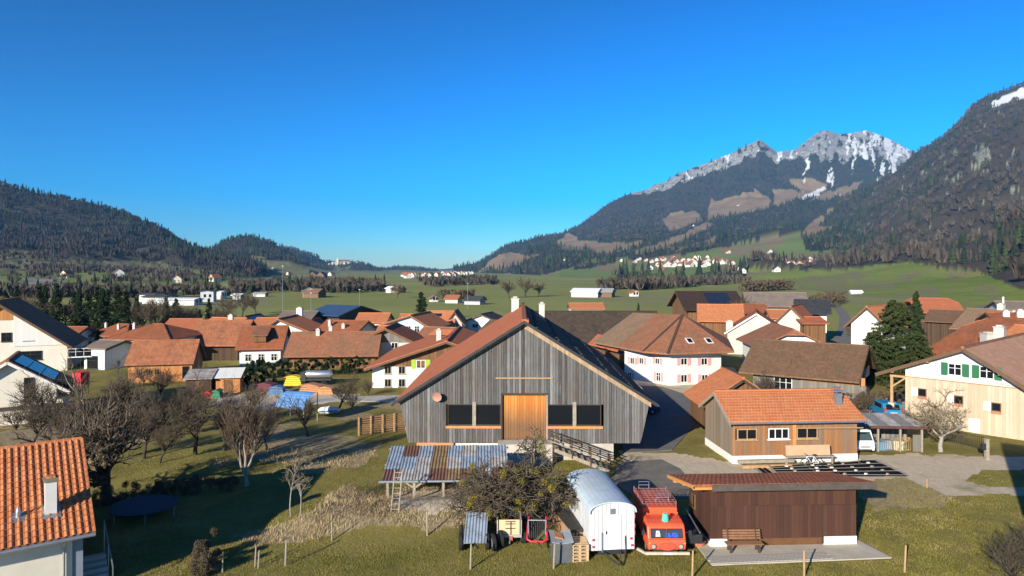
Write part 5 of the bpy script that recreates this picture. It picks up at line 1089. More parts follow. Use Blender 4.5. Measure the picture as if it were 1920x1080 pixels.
# ================================================================ black mats pegged on the yard
def mats():
    P = [gp(1441, 877), gp(1641, 865.5), gp(1703, 895), gp(1458, 894)]; c0 = P[0]; z = .12
    root = empty('ground_mats', (c0[0], c0[1], 0), 0, 'field of black ground mats in pale battens behind the brown shed', 'mats'); Q = [p-c0 for p in P]
    f = lambda u, v: (Q[0]*(1-u)+Q[1]*u)*(1-v)+(Q[3]*(1-u)+Q[2]*u)*v
    m = M_plain('black_mat', (.010, .011, .016), .9, .3, 2, spec=.05); mb = M_plain('pale_batten', (.33, .30, .25), .85, .15, 4); nu, nv = 6, 4; rr = random.Random(8)
    for i in range(nu):
        for j in range(nv):
            q = [f(u, v) for u, v in ((i/nu+.006, j/nv+.01), ((i+1)/nu-.006, j/nv+.01), ((i+1)/nu-.006, (j+1)/nv-.01), (i/nu+.006, (j+1)/nv-.01))]
            MB().prism([(p[0], p[1], z+rr.uniform(-.03, .03)) for p in q], (0, 0, -.05)).build('mat', m, root)
    for j in range(nv+1): p, q = f(0, j/nv), f(1, j/nv); MB().beam((p[0], p[1], z+.05), (q[0], q[1], z+.05), .03, .02).build('batten', mb, root)
    for i in (0, nu): p, q = f(i/nu, 0), f(i/nu, 1); MB().beam((p[0], p[1], z+.07), (q[0], q[1], z+.07), .08, .04).build('batten', mb, root)
    for i in range(1, nu):
        for j in range(nv+1):
            p = f((i+rr.uniform(-.2, .2))/nu, j/nv); MB().box(-.09, .09, -.07, .07, 0, .08).build('weight_stone', m_white if rr.random() < .6 else mb, root, (p[0], p[1], z+.075), (0, 0, rr.random()))
    for k in range(3):
        a_, b_ = gp(1425-k*9+8, 880), gp(1447-k*10+8, 897); a_, b_ = a_-c0, b_-c0; MB().beam((a_[0], a_[1], .08), (b_[0], b_[1], .08), .22, .05).build('strip', m if k < 2 else mb, root)
mats()
# ================================================================ carport with clutter
def carport():
    a = gp(1608, 846); root = empty('carport', (a[0], a[1]+.3, 0), -.06, 'open carport with patchy grey sheet roof sheltering a white van', 'carport'); W = 4.9
    for i in range(6): corr(.95, 3.0, 5, .02).build('roof_sheet', SHC[1] if i % 2 else M_sheet('sheet_grey%d' % i, (.26, .27, .28), (.2, .14, .1), .3), root, (-.35+i*.9, -.5, 2.0+.012*(i % 2)), (.13, 0, random.uniform(-.02, .02)))
    MB().box(-.35, 5.1, -.56, -.5, 1.82, 2.02).build('fascia', M_plain('fascia_maroon', (.10, .045, .04), .8, .2), root)
    for x in (-.2, 1.55, 3.2, 4.8):
        MB().box(x-.06, x+.06, -.35, -.23, -.1, 1.9).build('post', m_beam_gr, root); MB().box(x-.06, x+.06, 2.2, 2.32, -.1, 2.2).build('post', m_beam_gr, root)
    MB().box(-.3, 5.0, 2.3, 2.36, 0, 2.1).build('back_wall', m_wood_gr, root)
    MB().box(4.2, 4.95, -.2, -.15, 0, 1.3).build('side_panel', m_wood_gr, root)
    rr = random.Random(3); base = np.array((a[0], a[1]+.3))
    items = [((2.0, .2), 'blue plastic crate in the carport clutter', (.15, .30, .42)), ((2.6, .5), 'grey plastic crate in the carport clutter', (.35, .37, .38)), ((3.3, .1), 'pale cardboard box in the carport clutter', (.5, .42, .3)), ((3.8, .6), 'green folded tarp bundle in the carport clutter', (.03, .25, .14))]
    for i, ((x, y), lb, c) in enumerate(items):
        b = MB(); w, d_, h_ = .7, .5, .55+.2*rr.random(); b.box(-w/2, w/2, -d_/2, d_/2, 0, .04); b.box(-w/2, -w/2+.04, -d_/2, d_/2, .04, h_); b.box(w/2-.04, w/2, -d_/2, d_/2, .04, h_); b.box(-w/2+.04, w/2-.04, -d_/2, -d_/2+.04, .04, h_); b.box(-w/2+.04, w/2-.04, d_/2-.04, d_/2, .04, h_); b.box(-w/2-.03, w/2+.03, -d_/2-.03, d_/2+.03, h_, h_+.05)
        o = b.build('crate', M_plain('crate%d' % i, c, .7, .15), None, (base[0]+x, base[1]+y, 0), (0, 0, rr.uniform(-.3, .3))); tag(o, lb, 'crate')
    # hurdles leaning at the front
    for k, (x, lb) in enumerate(((2.4, 'metal mesh gate leaning in front of the carport'), (3.55, 'wooden hurdle with crossed laths in the carport'))):
        g = empty('gate', (base[0]+x, base[1]-.25, 0), .1, lb, 'gate'); m = m_grey_metal if k == 0 else m_beam
        for z in (.05, 1.0): MB().beam((-.6, 0, z), (.6, .1, z), .045, .045).build('rail', m, g)
        for i in range(9): MB().beam((-.6+i*.15, 0, .05), (-.6+i*.15, .1, 1.0), .025, .025).build('bar', m, g)
        if k: MB().beam((-.6, -.03, .05), (.6, .05, 1.0), .05, .03).build('brace', m, g)
carport()
# ================================================================ iron fence, pillar and street lamp on the right
def iron_fence():
    a, b = gp(1733, 818), gp(1848, 845); root = empty('iron_fence', (a[0], a[1], 0), math.atan2(b[1]-a[1], b[0]-a[0]), 'low dark iron fence around the bare fruit tree', 'fence'); W = float(np.linalg.norm(b-a))
    for z in (.15, .95): MB().box(0, W, -.02, .02, z, z+.04).build('rail', m_dk_metal, root)
    for i in range(int(W/.16)): MB().box(i*.16, i*.16+.03, -.015, .015, 0, 1.1).build('bar', m_dk_metal, root)
    p = gp(1850, 862); r = empty('gate_pillar', p, 0, 'grey concrete gate pillar with a dark letter box', 'pillar'); MB().box(-.12, .12, -.12, .12, 0, 1.5).build('pillar', m_beam_gr, r); MB().box(-.15, .15, -.15, .15, 1.5, 1.56).build('cap', m_beam_gr, r); MB().box(-.38, -.12, -.14, .12, .75, 1.2).build('letter_box', m_dk_metal, r)
    def lamp(px, py, h_, lb):
        p = gp(px, py); r = empty('street_lamp', p, 0, lb, 'street lamp'); MB().tube([(0, 0, 0), (0, 0, h_)], [.06, .04], 8).build('pole', m_dk_metal, r); MB().lathe((0, 0, h_), [(.08, 0), (.17, .08), (.15, .3), (.22, .34), (.05, .5), (.02, .6)], 8).build('lantern', m_dk_metal, r)
    lamp(1518, 748, 2.9, 'old style black lantern post before the mossy barn'); lamp(222, 742, 3.4, 'street lamp on a pale pole beyond the orchard')
iron_fence()
# dark fuel trough etc. in the garden, blue tarpaulin roof
def tarp():
    a = gp(548, 797); root = empty('tarp_canopy', (a[0], a[1], .3), -.15, 'bright blue tarpaulin canopy stretched on poles in the orchard', 'canopy'); root.scale = (.82, .82, .9)
    n = 14; V = []; 
    for j in range(n+1):
        for i in range(n+1):
            u, v = i/n, j/n; V.append((-1.5+3.3*u+.5*v, -1.0+2.6*v, 1.75+1.15*math.sin(v*1.9)-.12*u+.10*math.sin(u*9+v*3)*.3-.35*max(0, .12-v)*4*(.6+u)))
    Q = [(j*(n+1)+i, j*(n+1)+i+1, (j+1)*(n+1)+i+1, (j+1)*(n+1)+i) for j in range(n) for i in range(n)]
    t = NT('blue_tarp'); uv = t.coord('UV'); x, y, _ = t.sep(t.coord()); t.bump(t.math('SINE', t.math('MULTIPLY', y, 16)), .35, .03); m = t.fin(t.mix(t.noise(t.coord(), 2, 3), (.10, .26, .56), (.16, .34, .66)), .5)
    MB().add(V, Q).build('tarp', m, root, smooth=True)
    for x, y, h_ in ((-1.45, -.95, 1.75), (1.75, -.9, 1.6), (-1.0, 1.55, 2.85), (2.2, 1.55, 2.8)): MB().tube([(x, y, -.5), (x, y, h_)], .05, 6).build('pole', m_beam_gr, root)
tarp()
def garden_sheds():
    for i, (x0, x1, py, d, lb, m) in enumerate(((348, 396, 738, 76, 'small garden shed with grey sheet roof next to the pale one', m_wood_dk), (404, 450, 738, 77, 'small garden shed with pale sheet roof and orange front', m_wood_or))):
        A, B = xy(x0, d), xy(x1, d+.5); W = float(np.linalg.norm(B-A)); r = empty('garden_hut', (A[0], A[1], 0), math.atan2(B[1]-A[1], B[0]-A[0]), lb, 'hut')
        MB().hexa([(0, 0, -.2), (W, 0, -.2), (W, 2, -.2), (0, 2, -.2), (0, 0, 1.75), (W, 0, 1.75), (W, 2, 2.3), (0, 2, 2.3)]).build('wall', m, r)
        for k in range(3): MB().prism([(-.2+k*(W+.4)/3, -.4, 1.75), (-.2+(k+1)*(W+.4)/3-.02, -.4, 1.75), (-.2+(k+1)*(W+.4)/3-.02, 2.4, 2.5), (-.2+k*(W+.4)/3, 2.4, 2.5)], (0, 0, .05)).build('roof_sheet', SHC[1] if i == 0 else m_white, r)
        MB().box(W*.35, W*.7, -.03, 0, 0, 1.5).build('door', m_wood_br, r)
garden_sheds()
def clutter():
    rr = random.Random(12)
    specs = [('crate', 'red plastic crate by the garden huts', 394, 744, (.5, .03, .04), .9, .5), ('crate', 'green garden box by the garden huts', 408, 745, (.05, .22, .12), 1.0, .7), ('crate', 'blue tarp covered stack in the garden yard', 520, 738, (.10, .20, .36), 1.8, .7), ('crate', 'maroon tarp covered stack in the garden yard', 500, 733, (.15, .04, .06), 2.2, .8), ('crate', 'orange timber pile under a blue sheet', 585, 737, (.42, .20, .09), 2.8, .9), ('crate', 'yellow plastic cover heaped in the garden yard', 552, 722, (.80, .50, .04), 2.2, 1.0), ('crate', 'stack of orange pallets beside the yard fruit tree', 612, 738, (.45, .24, .11), 2.0, .7)]
    for i, (n, lb, px, py, c, w, h_) in enumerate(specs):
        p = gp(px, py); b = MB(); k = 4
        for j in range(k): q = w*(.5-.04*j); b.box(-q, q, -.6+.03*j, .6-.03*j, h_*j/k, h_*(j+.9)/k)
        b.prism([(-w*.52, -.7, h_), (0, -.7, h_+.22), (w*.52, -.7, h_)], (0, 1.4, 0)); o = b.build('covered_stack', M_plain('stack%d' % i, c, .7, .2), None, p, (0, 0, rr.uniform(-.2, .2)), bevel=.04); tag(o, lb, 'stack')
    # silver tanker body on a dark frame
    p = gp(590, 722); r = empty('tank_trailer', p, .05, 'silver tank on a dark wheeled frame behind the blue canopy', 'trailer'); r.scale = (.75, .75, .75)
    MB().lathe((0, 0, 0), [(.1, -2.2), (.5, -2.1), (.62, -1.8), (.62, 1.9), (.5, 2.15), (.1, 2.25)], 20, 0, 'x').build('tank', M_plain('silver', (.62, .63, .64), .3, .1, 2, .8), r, (.6, 0, 1.75), smooth=True)
    MB().box(-1.7, 2.7, -.5, .5, .8, 1.1).build('frame', m_dk_metal, r); MB().box(-2.1, -1.3, -.6, .6, .7, 2.2).build('pump', m_dk_metal, r)
    for x in (-.2, 1.6):
        for y in (-.7, .55): MB().lathe((x, y, .45), [(.2, 0), (.45, .02), (.45, .16), (.2, .18)], 16, 0, 'y').build('wheel', m_dark, r)
    p = gp(143, 742); o = empty('red_awning', p, -.2, 'bright red awning box beside the solar panel house', 'awning'); MB().box(-.5, .55, 0, 1.2, 1.1, 2.55).build('cover', M_plain('awning_red', (.72, .02, .04), .6, .1), o); MB().prism([(-1.3, -.3, 1.3), (.6, -.3, 1.15), (.6, 1.2, 1.35), (-1.3, 1.2, 1.5)], (0, 0, -.06)).build('flap', M_plain('awning_red2', (.62, .10, .09), .6, .1), o); [MB().box(x, x+.06, y, y+.06, 0, 1.2).build('leg', m_dk_metal, o) for x in (-.45, .45) for y in (.05, 1.1)]
    p = gp(617, 774); r = empty('tarp_bundle', p, .1, 'pale tarp bundle with blue stripe lying under the orchard tree', 'bundle'); MB().lathe((0, 0, 0), [(.05, -1.1), (.3, -.8), (.42, 0), (.3, .8), (.05, 1.1)], 12, 0, 'x').build('hull', m_white, r, (0, 0, .25), smooth=True); MB().box(-.9, .9, -.46, -.40, .18, .30).build('stripe', M_plain('stripe_blue', (.08, .2, .45), .5, .1), r)
    p = gp(270, 968); r = empty('trampoline', p, 0, 'round dark trampoline in the deep shade behind the tiled house', 'trampoline'); MB().lathe((0, 0, .6), [(1.5, 0), (1.78, .0), (1.8, .05), (1.5, .06)], 28).build('pad', M_plain('pad_blue', (.02, .022, .045), .6, .1), r); MB().lathe((0, 0, .62), [(.05, 0), (1.5, 0), (1.5, .02), (.05, .02)], 28).build('mat', m_dark, r)
    for k in range(6): t = k*math.pi/3; MB().tube([(1.7*math.cos(t), 1.7*math.sin(t), 0), (1.7*math.cos(t), 1.7*math.sin(t), .62)], .03, 6).build('leg', m_grey_metal, r)
clutter()
# ================================================================ vehicles and trailers
m_tyre = M_plain('tyre', (.018, .018, .018), .85, .2); m_rim = M_plain('rim', (.35, .35, .34), .5, .1, 3, .5)
m_orange = M_plain('truck_orange', (.76, .105, .04), .45, .07, 3, dirt=((.50, .12, .06), .35), spec=.4)
def wheel(parent, x, y, z, r, w, side, ax='x'):
    s = side*w/2
    o = MB().lathe((0, 0, 0), [(r*.5, -w/2), (r*.92, -w/2), (r, -w*.3), (r, w*.3), (r*.92, w/2), (r*.5, w/2)], 20, 0, ax).build('wheel', m_tyre, parent, (x, y, z))
    MB().lathe((0, 0, 0), [(.02, -w*.52), (r*.52, -w*.5), (r*.55, 0), (r*.52, w*.5), (.02, w*.52)], 14, 0, ax).build('rim', m_rim, o); return o
def M_clear(name):
    t = NT(name); t.p.inputs['Transmission Weight'].default_value = .9; t.p.inputs['IOR'].default_value = 1.12; return t.fin((.85, .9, .92), .05, 0, .5)
def wagon():
    f = np.array((4.86, 33.05)); ang = math.atan2(.62, 5.2)
    root = empty('site_wagon', (f[0], f[1], 0), ang, 'white boarded site wagon with arched grey roof and a plain door', 'wagon'); W, L, z0, z1, zt = 1.1, 5.3, .42, 2.28, 2.74
    m_body = M_plain('wagon_white', (.60, .61, .61), .7, .06, 2, dirt=((.40, .41, .40), .6)); m_roof = M_plain('wagon_roof', (.50, .58, .63), .55, .07, 1.5, dirt=((.30, .34, .36), .6))
    def arch(w, zs_, zt_, n=12): return [(w*math.cos(t), zs_+(zt_-zs_)*math.sin(t)**.8) for t in np.linspace(0, math.pi, n)]
    prof = [(-W, z0), (W, z0)]+arch(W, z1, zt)
    MB().prism([(x, .03, z) for x, z in prof], (0, L-.06, 0)).build('body', m_body, root)
    # front cladding boards (own pieces), door opening left out
    top = lambda x: z1+(zt-z1)*math.sin(math.acos(max(-1, min(1, x/W))))**.8-.03
    board_wall(root, -W, W, .2, lambda x: z0, top, [(-.42, .45, z0-.1, 2.12)], m_body, (0, .03, 0), 0, seed=61, jit=.02, gapw=.02)
    board_wall(root, 0, L, .3, lambda x: z0, lambda x: z1, [], m_body, (-W, L, 0), -math.pi/2, seed=62, jit=.02, gapw=.02)
    d = MB().box(-.41, .44, -.03, .02, z0+.03, 2.11).build('door', M_plain('door_white', (.74, .74, .72), .5, .03), root); MB().box(-.34, -.28, -.07, -.03, 1.2, 1.35).build('handle', m_dk_metal, d); MB().box(-.1, .14, -.045, -.02, 2.16, 2.42).build('vent', m_grey_metal, root)
    # roof shell with overhang
    n = 14; A = arch(W+.08, z1-.02, zt+.05, n); B = arch(W+.03, z1-.06, zt+.0, n); b = MB(); v = [(x, -.14, z) for x, z in A]+[(x, L+.1, z) for x, z in A]+[(x, -.14, z) for x, z in B]+[(x, L+.1, z) for x, z in B]
    q = []
    for i in range(n-1): q += [(i, i+1, n+i+1, n+i), (2*n+i+1, 2*n+i, 3*n+i, 3*n+i+1), (i+1, i, 2*n+i, 2*n+i+1), (n+i, n+i+1, 3*n+i+1, 3*n+i)]
    q += [(0, n, 3*n, 2*n), (n-1, 2*n-1+0, 4*n-1, 3*n-1)]
    b.add(v, q).build('roof', m_roof, root, smooth=False)
    mr = M_plain('lamp_red', (.65, .02, .08), .35, .05)
    for x, z in ((-.95, .62), (-.95, .95), (.98, .62), (.93, .95)): MB().box(x-.06, x+.06, -.07, -.03, z-.05, z+.05).build('tail_light', mr, root, bevel=.01)
    for z in (1.2, 1.55, 2.0): MB().box(W+.0, W+.04, -.02, .06, z-.1, z+.1).build('marker', mr, root)
    MB().box(-.55, -.50, -.06, -.03, .35, 1.3).build('pole', m_grey_metal, root); MB().beam((.6, -.15, .25), (.62, -.06, 1.1), .03, .03).build('crank', m_dk_metal, root)
    for s in (-.45, .45): MB().box(s-.05, s+.05, -.02, L, .28, .42).build('chassis_rail', m_dk_metal, root)
    for y in (1.0, 4.2):
        MB().box(-.85, .85, y-.05, y+.05, .26, .36).build('axle', m_dk_metal, root)
        for s in (-1, 1): wheel(root, s*.88, y, .31, .31, .16, s)
    for s in (-1, 1): MB().beam((s*.45, .1, .34), (0, -1.25, .2), .06, .06).build('drawbar', m_dk_metal, root)
    MB().box(-.7, .7, .05, .12, .18, .4).build('undercarriage', m_dk_metal, root)
wagon()
def truck():
    root = empty('old_truck', (7.5, 33.0, 0), .0, 'old orange flat nosed truck with roof rack parked beside the wagon', 'truck'); W = .92
    prof = [(.02, .42), (-.03, .62), (.0, .90), (.05, .98), (.26, 1.46), (.36, 1.56), (.8, 1.63), (1.5, 1.64), (1.52, .42)]
    body = MB(); 
    for s in (-1, 1): pass
    body.prism([(-W, y, z) for y, z in prof], (2*W, 0, 0)); cab = body.build('cab', m_orange, root, bevel=.07)
    # windscreen: two panes with frame
    def on(z): return .05+(z-.98)*(.21/.48)
    for xa, xb in ((-.76, -.03), (.03, .76)):
        g = MB(); z0, z1 = 1.0, 1.38; g.prism([(xa, on(z0)-.02, z0), (xb, on(z0)-.02, z0), (xb, on(z1)-.02, z1), (xa, on(z1)-.02, z1)], (0, .015, 0)); g.build('windscreen', M_glass('truck_glass%.1f' % xa, (.045, .055, .065), .06), root)
        f = MB(); P4 = [(xa, z0), (xb, z0), (xb, z1), (xa, z1)]
        for i in range(4): (x0, za), (x1, zb) = P4[i], P4[(i+1) % 4]; f.beam((x0, on(za)-.03, za), (x1, on(zb)-.03, zb), .03, .03)
        f.build('windscreen_frame', m_dk_metal, root)
    for x0, x1, z0, z1, c in ((-.1, .2, 1.02, 1.2, (.03, .10, .55)), (.22, .55, 1.02, 1.22, (.03, .09, .5)), (-.55, -.3, 1.05, 1.3, (.5, .5, .48))):
        MB().prism([(x0, on(z0)-.024, z0), (x1, on(z0)-.024, z0), (x1-.04, on(z1)-.024, z1), (x0+.05, on(z1)-.024, z1)], (0, .003, 0)).build('dashboard_bag', M_plain('bag%.1f' % x0, c, .6, .2, 8), root)
    for s in (-1, 1):
        window_ = MB().box(min(s*W, s*(W+.012)), max(s*W, s*(W+.012)), .35, 1.1, 1.02, 1.42).build('side_window', m_glass, root)
        hl = MB().lathe((s*.66, 0, .62), [(.11, -.07), (.10, -.09), (.03, -.1)], 16, 0, 'y').build('headlight', M_plain('lamp_glass', (.35, .33, .28), .15, .05), root); MB().lathe((s*.66, 0, .62), [(.125, -.03), (.135, -.07), (.11, -.075)], 16, 0, 'y').build('headlight_rim', m_dk_metal, hl)
        MB().beam((s*(W+.0), .25, 1.2), (s*(W+.22), .12, 1.22), .02, .02).build('mirror_arm', m_dk_metal, root); MB().box(s*(W+.22)-.07, s*(W+.22)+.07, .09, .12, 1.12, 1.34).build('mirror', m_dk_metal, root)
        for y in (.75, 3.35): wheel(root, s*.80, y, .33, .33, .2, s)
    MB().lathe((0, -.03, .62), [(.02, -.04), (.42, -.035), (.43, .0)], 24, 0, 'y').build('grille', M_plain('grille_orange', (.52, .085, .04), .6, .25, 9), root).scale = (1, 1, .42)
    g = root.children
    bpy.data.objects[[o for o in bpy.data.objects if o.parent == root and o.name.startswith('grille')][0].name].location = (0, -.02, .36)
    # maker badge: small plain lozenge
    MB().prism([(0, -.06, .82), (.05, -.06, .88), (0, -.06, .94), (-.05, -.06, .88)], (0, .02, 0)).build('badge', m_grey_metal, root)
    MB().box(-1.08, 1.06, -.16, -.06, .26, .38).build('bumper', M_plain('bumper_beige', (.50, .44, .34), .7, .2), root)
    MB().beam((-1.08, -.1, .32), (-1.35, .5, .3), .1, .1).build('running_board', m_conc, root)
    MB().box(-.88, .88, 1.6, 4.3, .55, 1.92).build('box_body', m_orange, root, bevel=.05)
    MB().box(-.5, .5, .1, 4.2, .32, .5).build('chassis', m_dk_metal, root)
    MB().box(-.9, .9, 1.58, 1.63, 1.62, 1.70).build('body_rail', m_orange, root)
    for s in (-1, 1):
        for y in (.32, 1.22): MB().box(min(s*W, s*(W+.004)), max(s*W, s*(W+.004)), y, y+.015, .5, 1.5).build('door_seam', m_dk_metal, root)
        MB().box(min(s*W, s*(W+.03)), max(s*W, s*(W+.03)), 1.05, 1.18, .92, .95).build('door_handle', m_grey_metal, root)
        MB().box(s*.84-.05, s*.84+.05, -.05, 0, .74, .80).build('indicator', M_plain('amber', (.7, .3, .03), .3, .05), root)
        MB().beam((s*.2, -.01+.03, 1.0), (s*.48, .1, 1.2), .012, .012).build('wiper', m_dk_metal, root)
    MB().box(-.9, .9, -.075, -.05, .955, .965).build('belt_seam', m_dk_metal, root); MB().box(-.22, .22, -.18, -.16, .28, .37).build('number_plate', m_frame, root)
    # roof rack
    mr = M_plain('rack_rust', (.30, .13, .11), .7, .2, 6)
    for x in np.linspace(-.85, .85, 8): MB().beam((x, 1.75, 2.04), (x, 4.2, 2.04), .03, .03).build('rack_rail', mr, root)
    for y in np.linspace(1.75, 4.2, 9): MB().beam((-.88, y, 2.07), (.88, y, 2.07), .05, .025).build('rack_slat', mr, root)
    for s in (-.86, .86):
        for y in (1.8, 3.0, 4.15): MB().box(s-.02, s+.02, y-.02, y+.02, 1.9, 2.2).build('rack_post', mr, root)
        MB().beam((s, 1.78, 2.2), (s, 4.18, 2.2), .03, .03).build('rack_side', mr, root)
    for x0, x1, y in ((-.1, .55, 2.1), (-.6, -.05, 4.15)):
        MB().tube([(x0, y, 2.07), (x0, y, 2.45), (x1, y, 2.45), (x1, y, 2.07)], .022, 6).build('rack_hoop', m_grey_metal, root); MB().tube([(x0, y, 2.27), (x1, y, 2.27)], .018, 6).build('rack_bar', m_grey_metal, root)
    b = MB().lathe((0, 0, 0), [(.17, 0), (.18, .02), (.13, .36), (.10, .38), (.02, .38)], 16).build('plastic_bucket', M_plain('bucket_mint', (.10, .60, .38), .5, .05), None, (7.55, 33.62, 1.61)); tag(b, 'mint green bucket turned over on the cab of the orange truck', 'bucket')
truck()
def trailer_black():
    root = empty('flat_trailer', (8.85, 33.6, 0), -.04, 'black flatbed trailer squeezed between truck and brown shed', 'trailer'); m = M_plain('trailer_black', (.025, .026, .028), .5, .2)
    MB().box(-.5, .5, 0, 3.4, .5, .58).build('bed', m, root)
    for s in (-1, 1): MB().box(s*.5-.02, s*.5+.02, 0, 3.4, .58, .95).build('side_wall', m, root); wheel(root, s*.6, 1.7, .3, .3, .16, s)
    MB().box(-.48, .48, 0, .04, .58, .95).build('tailboard', m, root); MB().beam((.42, .1, 1.0), (.42, 3.3, 1.02), .06, .05).build('top_rail', m_grey_metal, root); MB().beam((0, 3.4, .5), (0, 4.3, .4), .08, .08).build('drawbar', m, root)
    c = MB().box(-.42, .42, .3, 3.0, .58, .82).build('load', M_plain('dark_tarp', (.03, .032, .035), .7, .3), root)
trailer_black()
def cart_cover():
    a = gp(889, 1036); root = empty('farm_cart', (a[0], a[1], 0), .05, 'two wheeled farm cart under a sloping blue grey corrugated sheet', 'cart')
    corr(1.12, 2.05, 7, .025).build('cover_sheet', M_sheet('sheet_bluegrey', (.33, .40, .48), (.2, .2, .2), .2), root, (-.52, -.25, .58), (.42, 0, -.06))
    MB().box(-.5, .5, .0, 1.6, .45, .55).build('bed', m_beam_gr, root); MB().beam((0, 0, .48), (.2, -.35, .32), .07, .07).build('drawbar', m_dk_metal, root)
    MB().box(-.5, .5, 1.5, 1.56, .55, 1.25).build('headboard', m_beam_dk, root)
    for s in (-1, 1): wheel(root, s*.66, .35, .42, .42, .2, s); wheel(root, s*.66, 1.35, .42, .42, .2, s)
    o = empty('old_wheel_set', (a[0]+1.05, a[1]+.25, 0), .3, 'pair of spare tyres on an axle next to the farm cart', 'wheels'); wheel(o, -.12, 0, .42, .42, .18, 1); wheel(o, .35, .3, .42, .42, .18, 1); MB().beam((-.12, 0, .42), (.35, .3, .42), .07, .07).build('axle', m_dk_metal, o)
cart_cover()
def box_trailer():
    a = gp(955, 1022); root = empty('box_trailer', (a[0], a[1], 0), .02, 'small grey trailer with a pale plywood tailboard and fork tines', 'trailer'); m = M_plain('trailer_grey', (.34, .34, .31), .7, .15)
    MB().box(-.6, .6, .0, 1.9, .5, .58).build('bed', m, root); MB().box(-.52, .52, -.05, .0, .55, 1.3).build('tailboard', M_plain('ply_pale', (.62, .46, .26), .8, .1), root)
    for s in (-1, 1): MB().box(s*.6-.03, s*.6+.03, -.04, 1.9, .58, 1.28).build('side_wall', m, root); wheel(root, s*.66, .3, .28, .28, .16, s)
    MB().box(-.58, .58, 1.86, 1.9, .58, 1.3).build('headboard', m, root); MB().box(-.62, .62, -.1, -.04, .42, .56).build('bumper', m, root)
    for z in (.85, 1.08, 1.2): MB().box(-.2, .3, -.08, -.05, z, z+.035).build('tine', m_dk_metal, root)
    MB().box(.05, .09, -.09, -.05, .45, 1.2).build('tine_bar', m_dk_metal, root); MB().box(.0, .16, -.2, -.05, .3, .48).build('hitch', M_plain('hitch_red', (.55, .10, .08), .6, .1), root)
    MB().beam((.05, -.1, .4), (.0, -.45, .25), .06, .06).build('drawbar', m_grey_metal, root)
    for i in range(4): MB().tube([(-.45+.28*i, .1, .75+.05*i), (-.4+.26*i, 1.8, .8)], .1, 7).build('log', m_beam_dk, root)
box_trailer()
def tedder():
    a = gp(1007, 1029); root = empty('hay_rake', (a[0], a[1], 0), -.05, 'red tubular hay implement with grey mesh bed under the old tree', 'implement'); m = M_plain('implement_red', (.60, .03, .05), .5, .1)
    for s in (-1, 1): MB().tube([(s*.45, 1.3, 1.15), (s*.48, .6, .9), (s*.5, .05, .45)], .045, 8).build('side_tube', m, root); MB().tube([(s*.42, .3, .5), (s*.45, .4, 1.3)], .03, 6).build('stanchion', m_grey_metal, root); wheel(root, s*.62, .7, .3, .3, .14, s)
    MB().tube([(-.5, .05, .45), (-.3, -.05, .38), (.3, -.05, .38), (.5, .05, .45)], .05, 8).build('front_tube', m, root); MB().tube([(-.45, .4, 1.28), (.45, .4, 1.28)], .03, 6).build('cross_bar', m_grey_metal, root)
    for i in range(9): MB().beam((-.4+i*.1, .1, .5), (-.38+i*.095, 1.25, 1.05), .02, .02).build('tine', m_grey_metal, root)
    MB().tube([(0, -.05, .38), (.25, -.5, .25)], .035, 6).build('drawbar', m_dk_metal, root)
tedder()
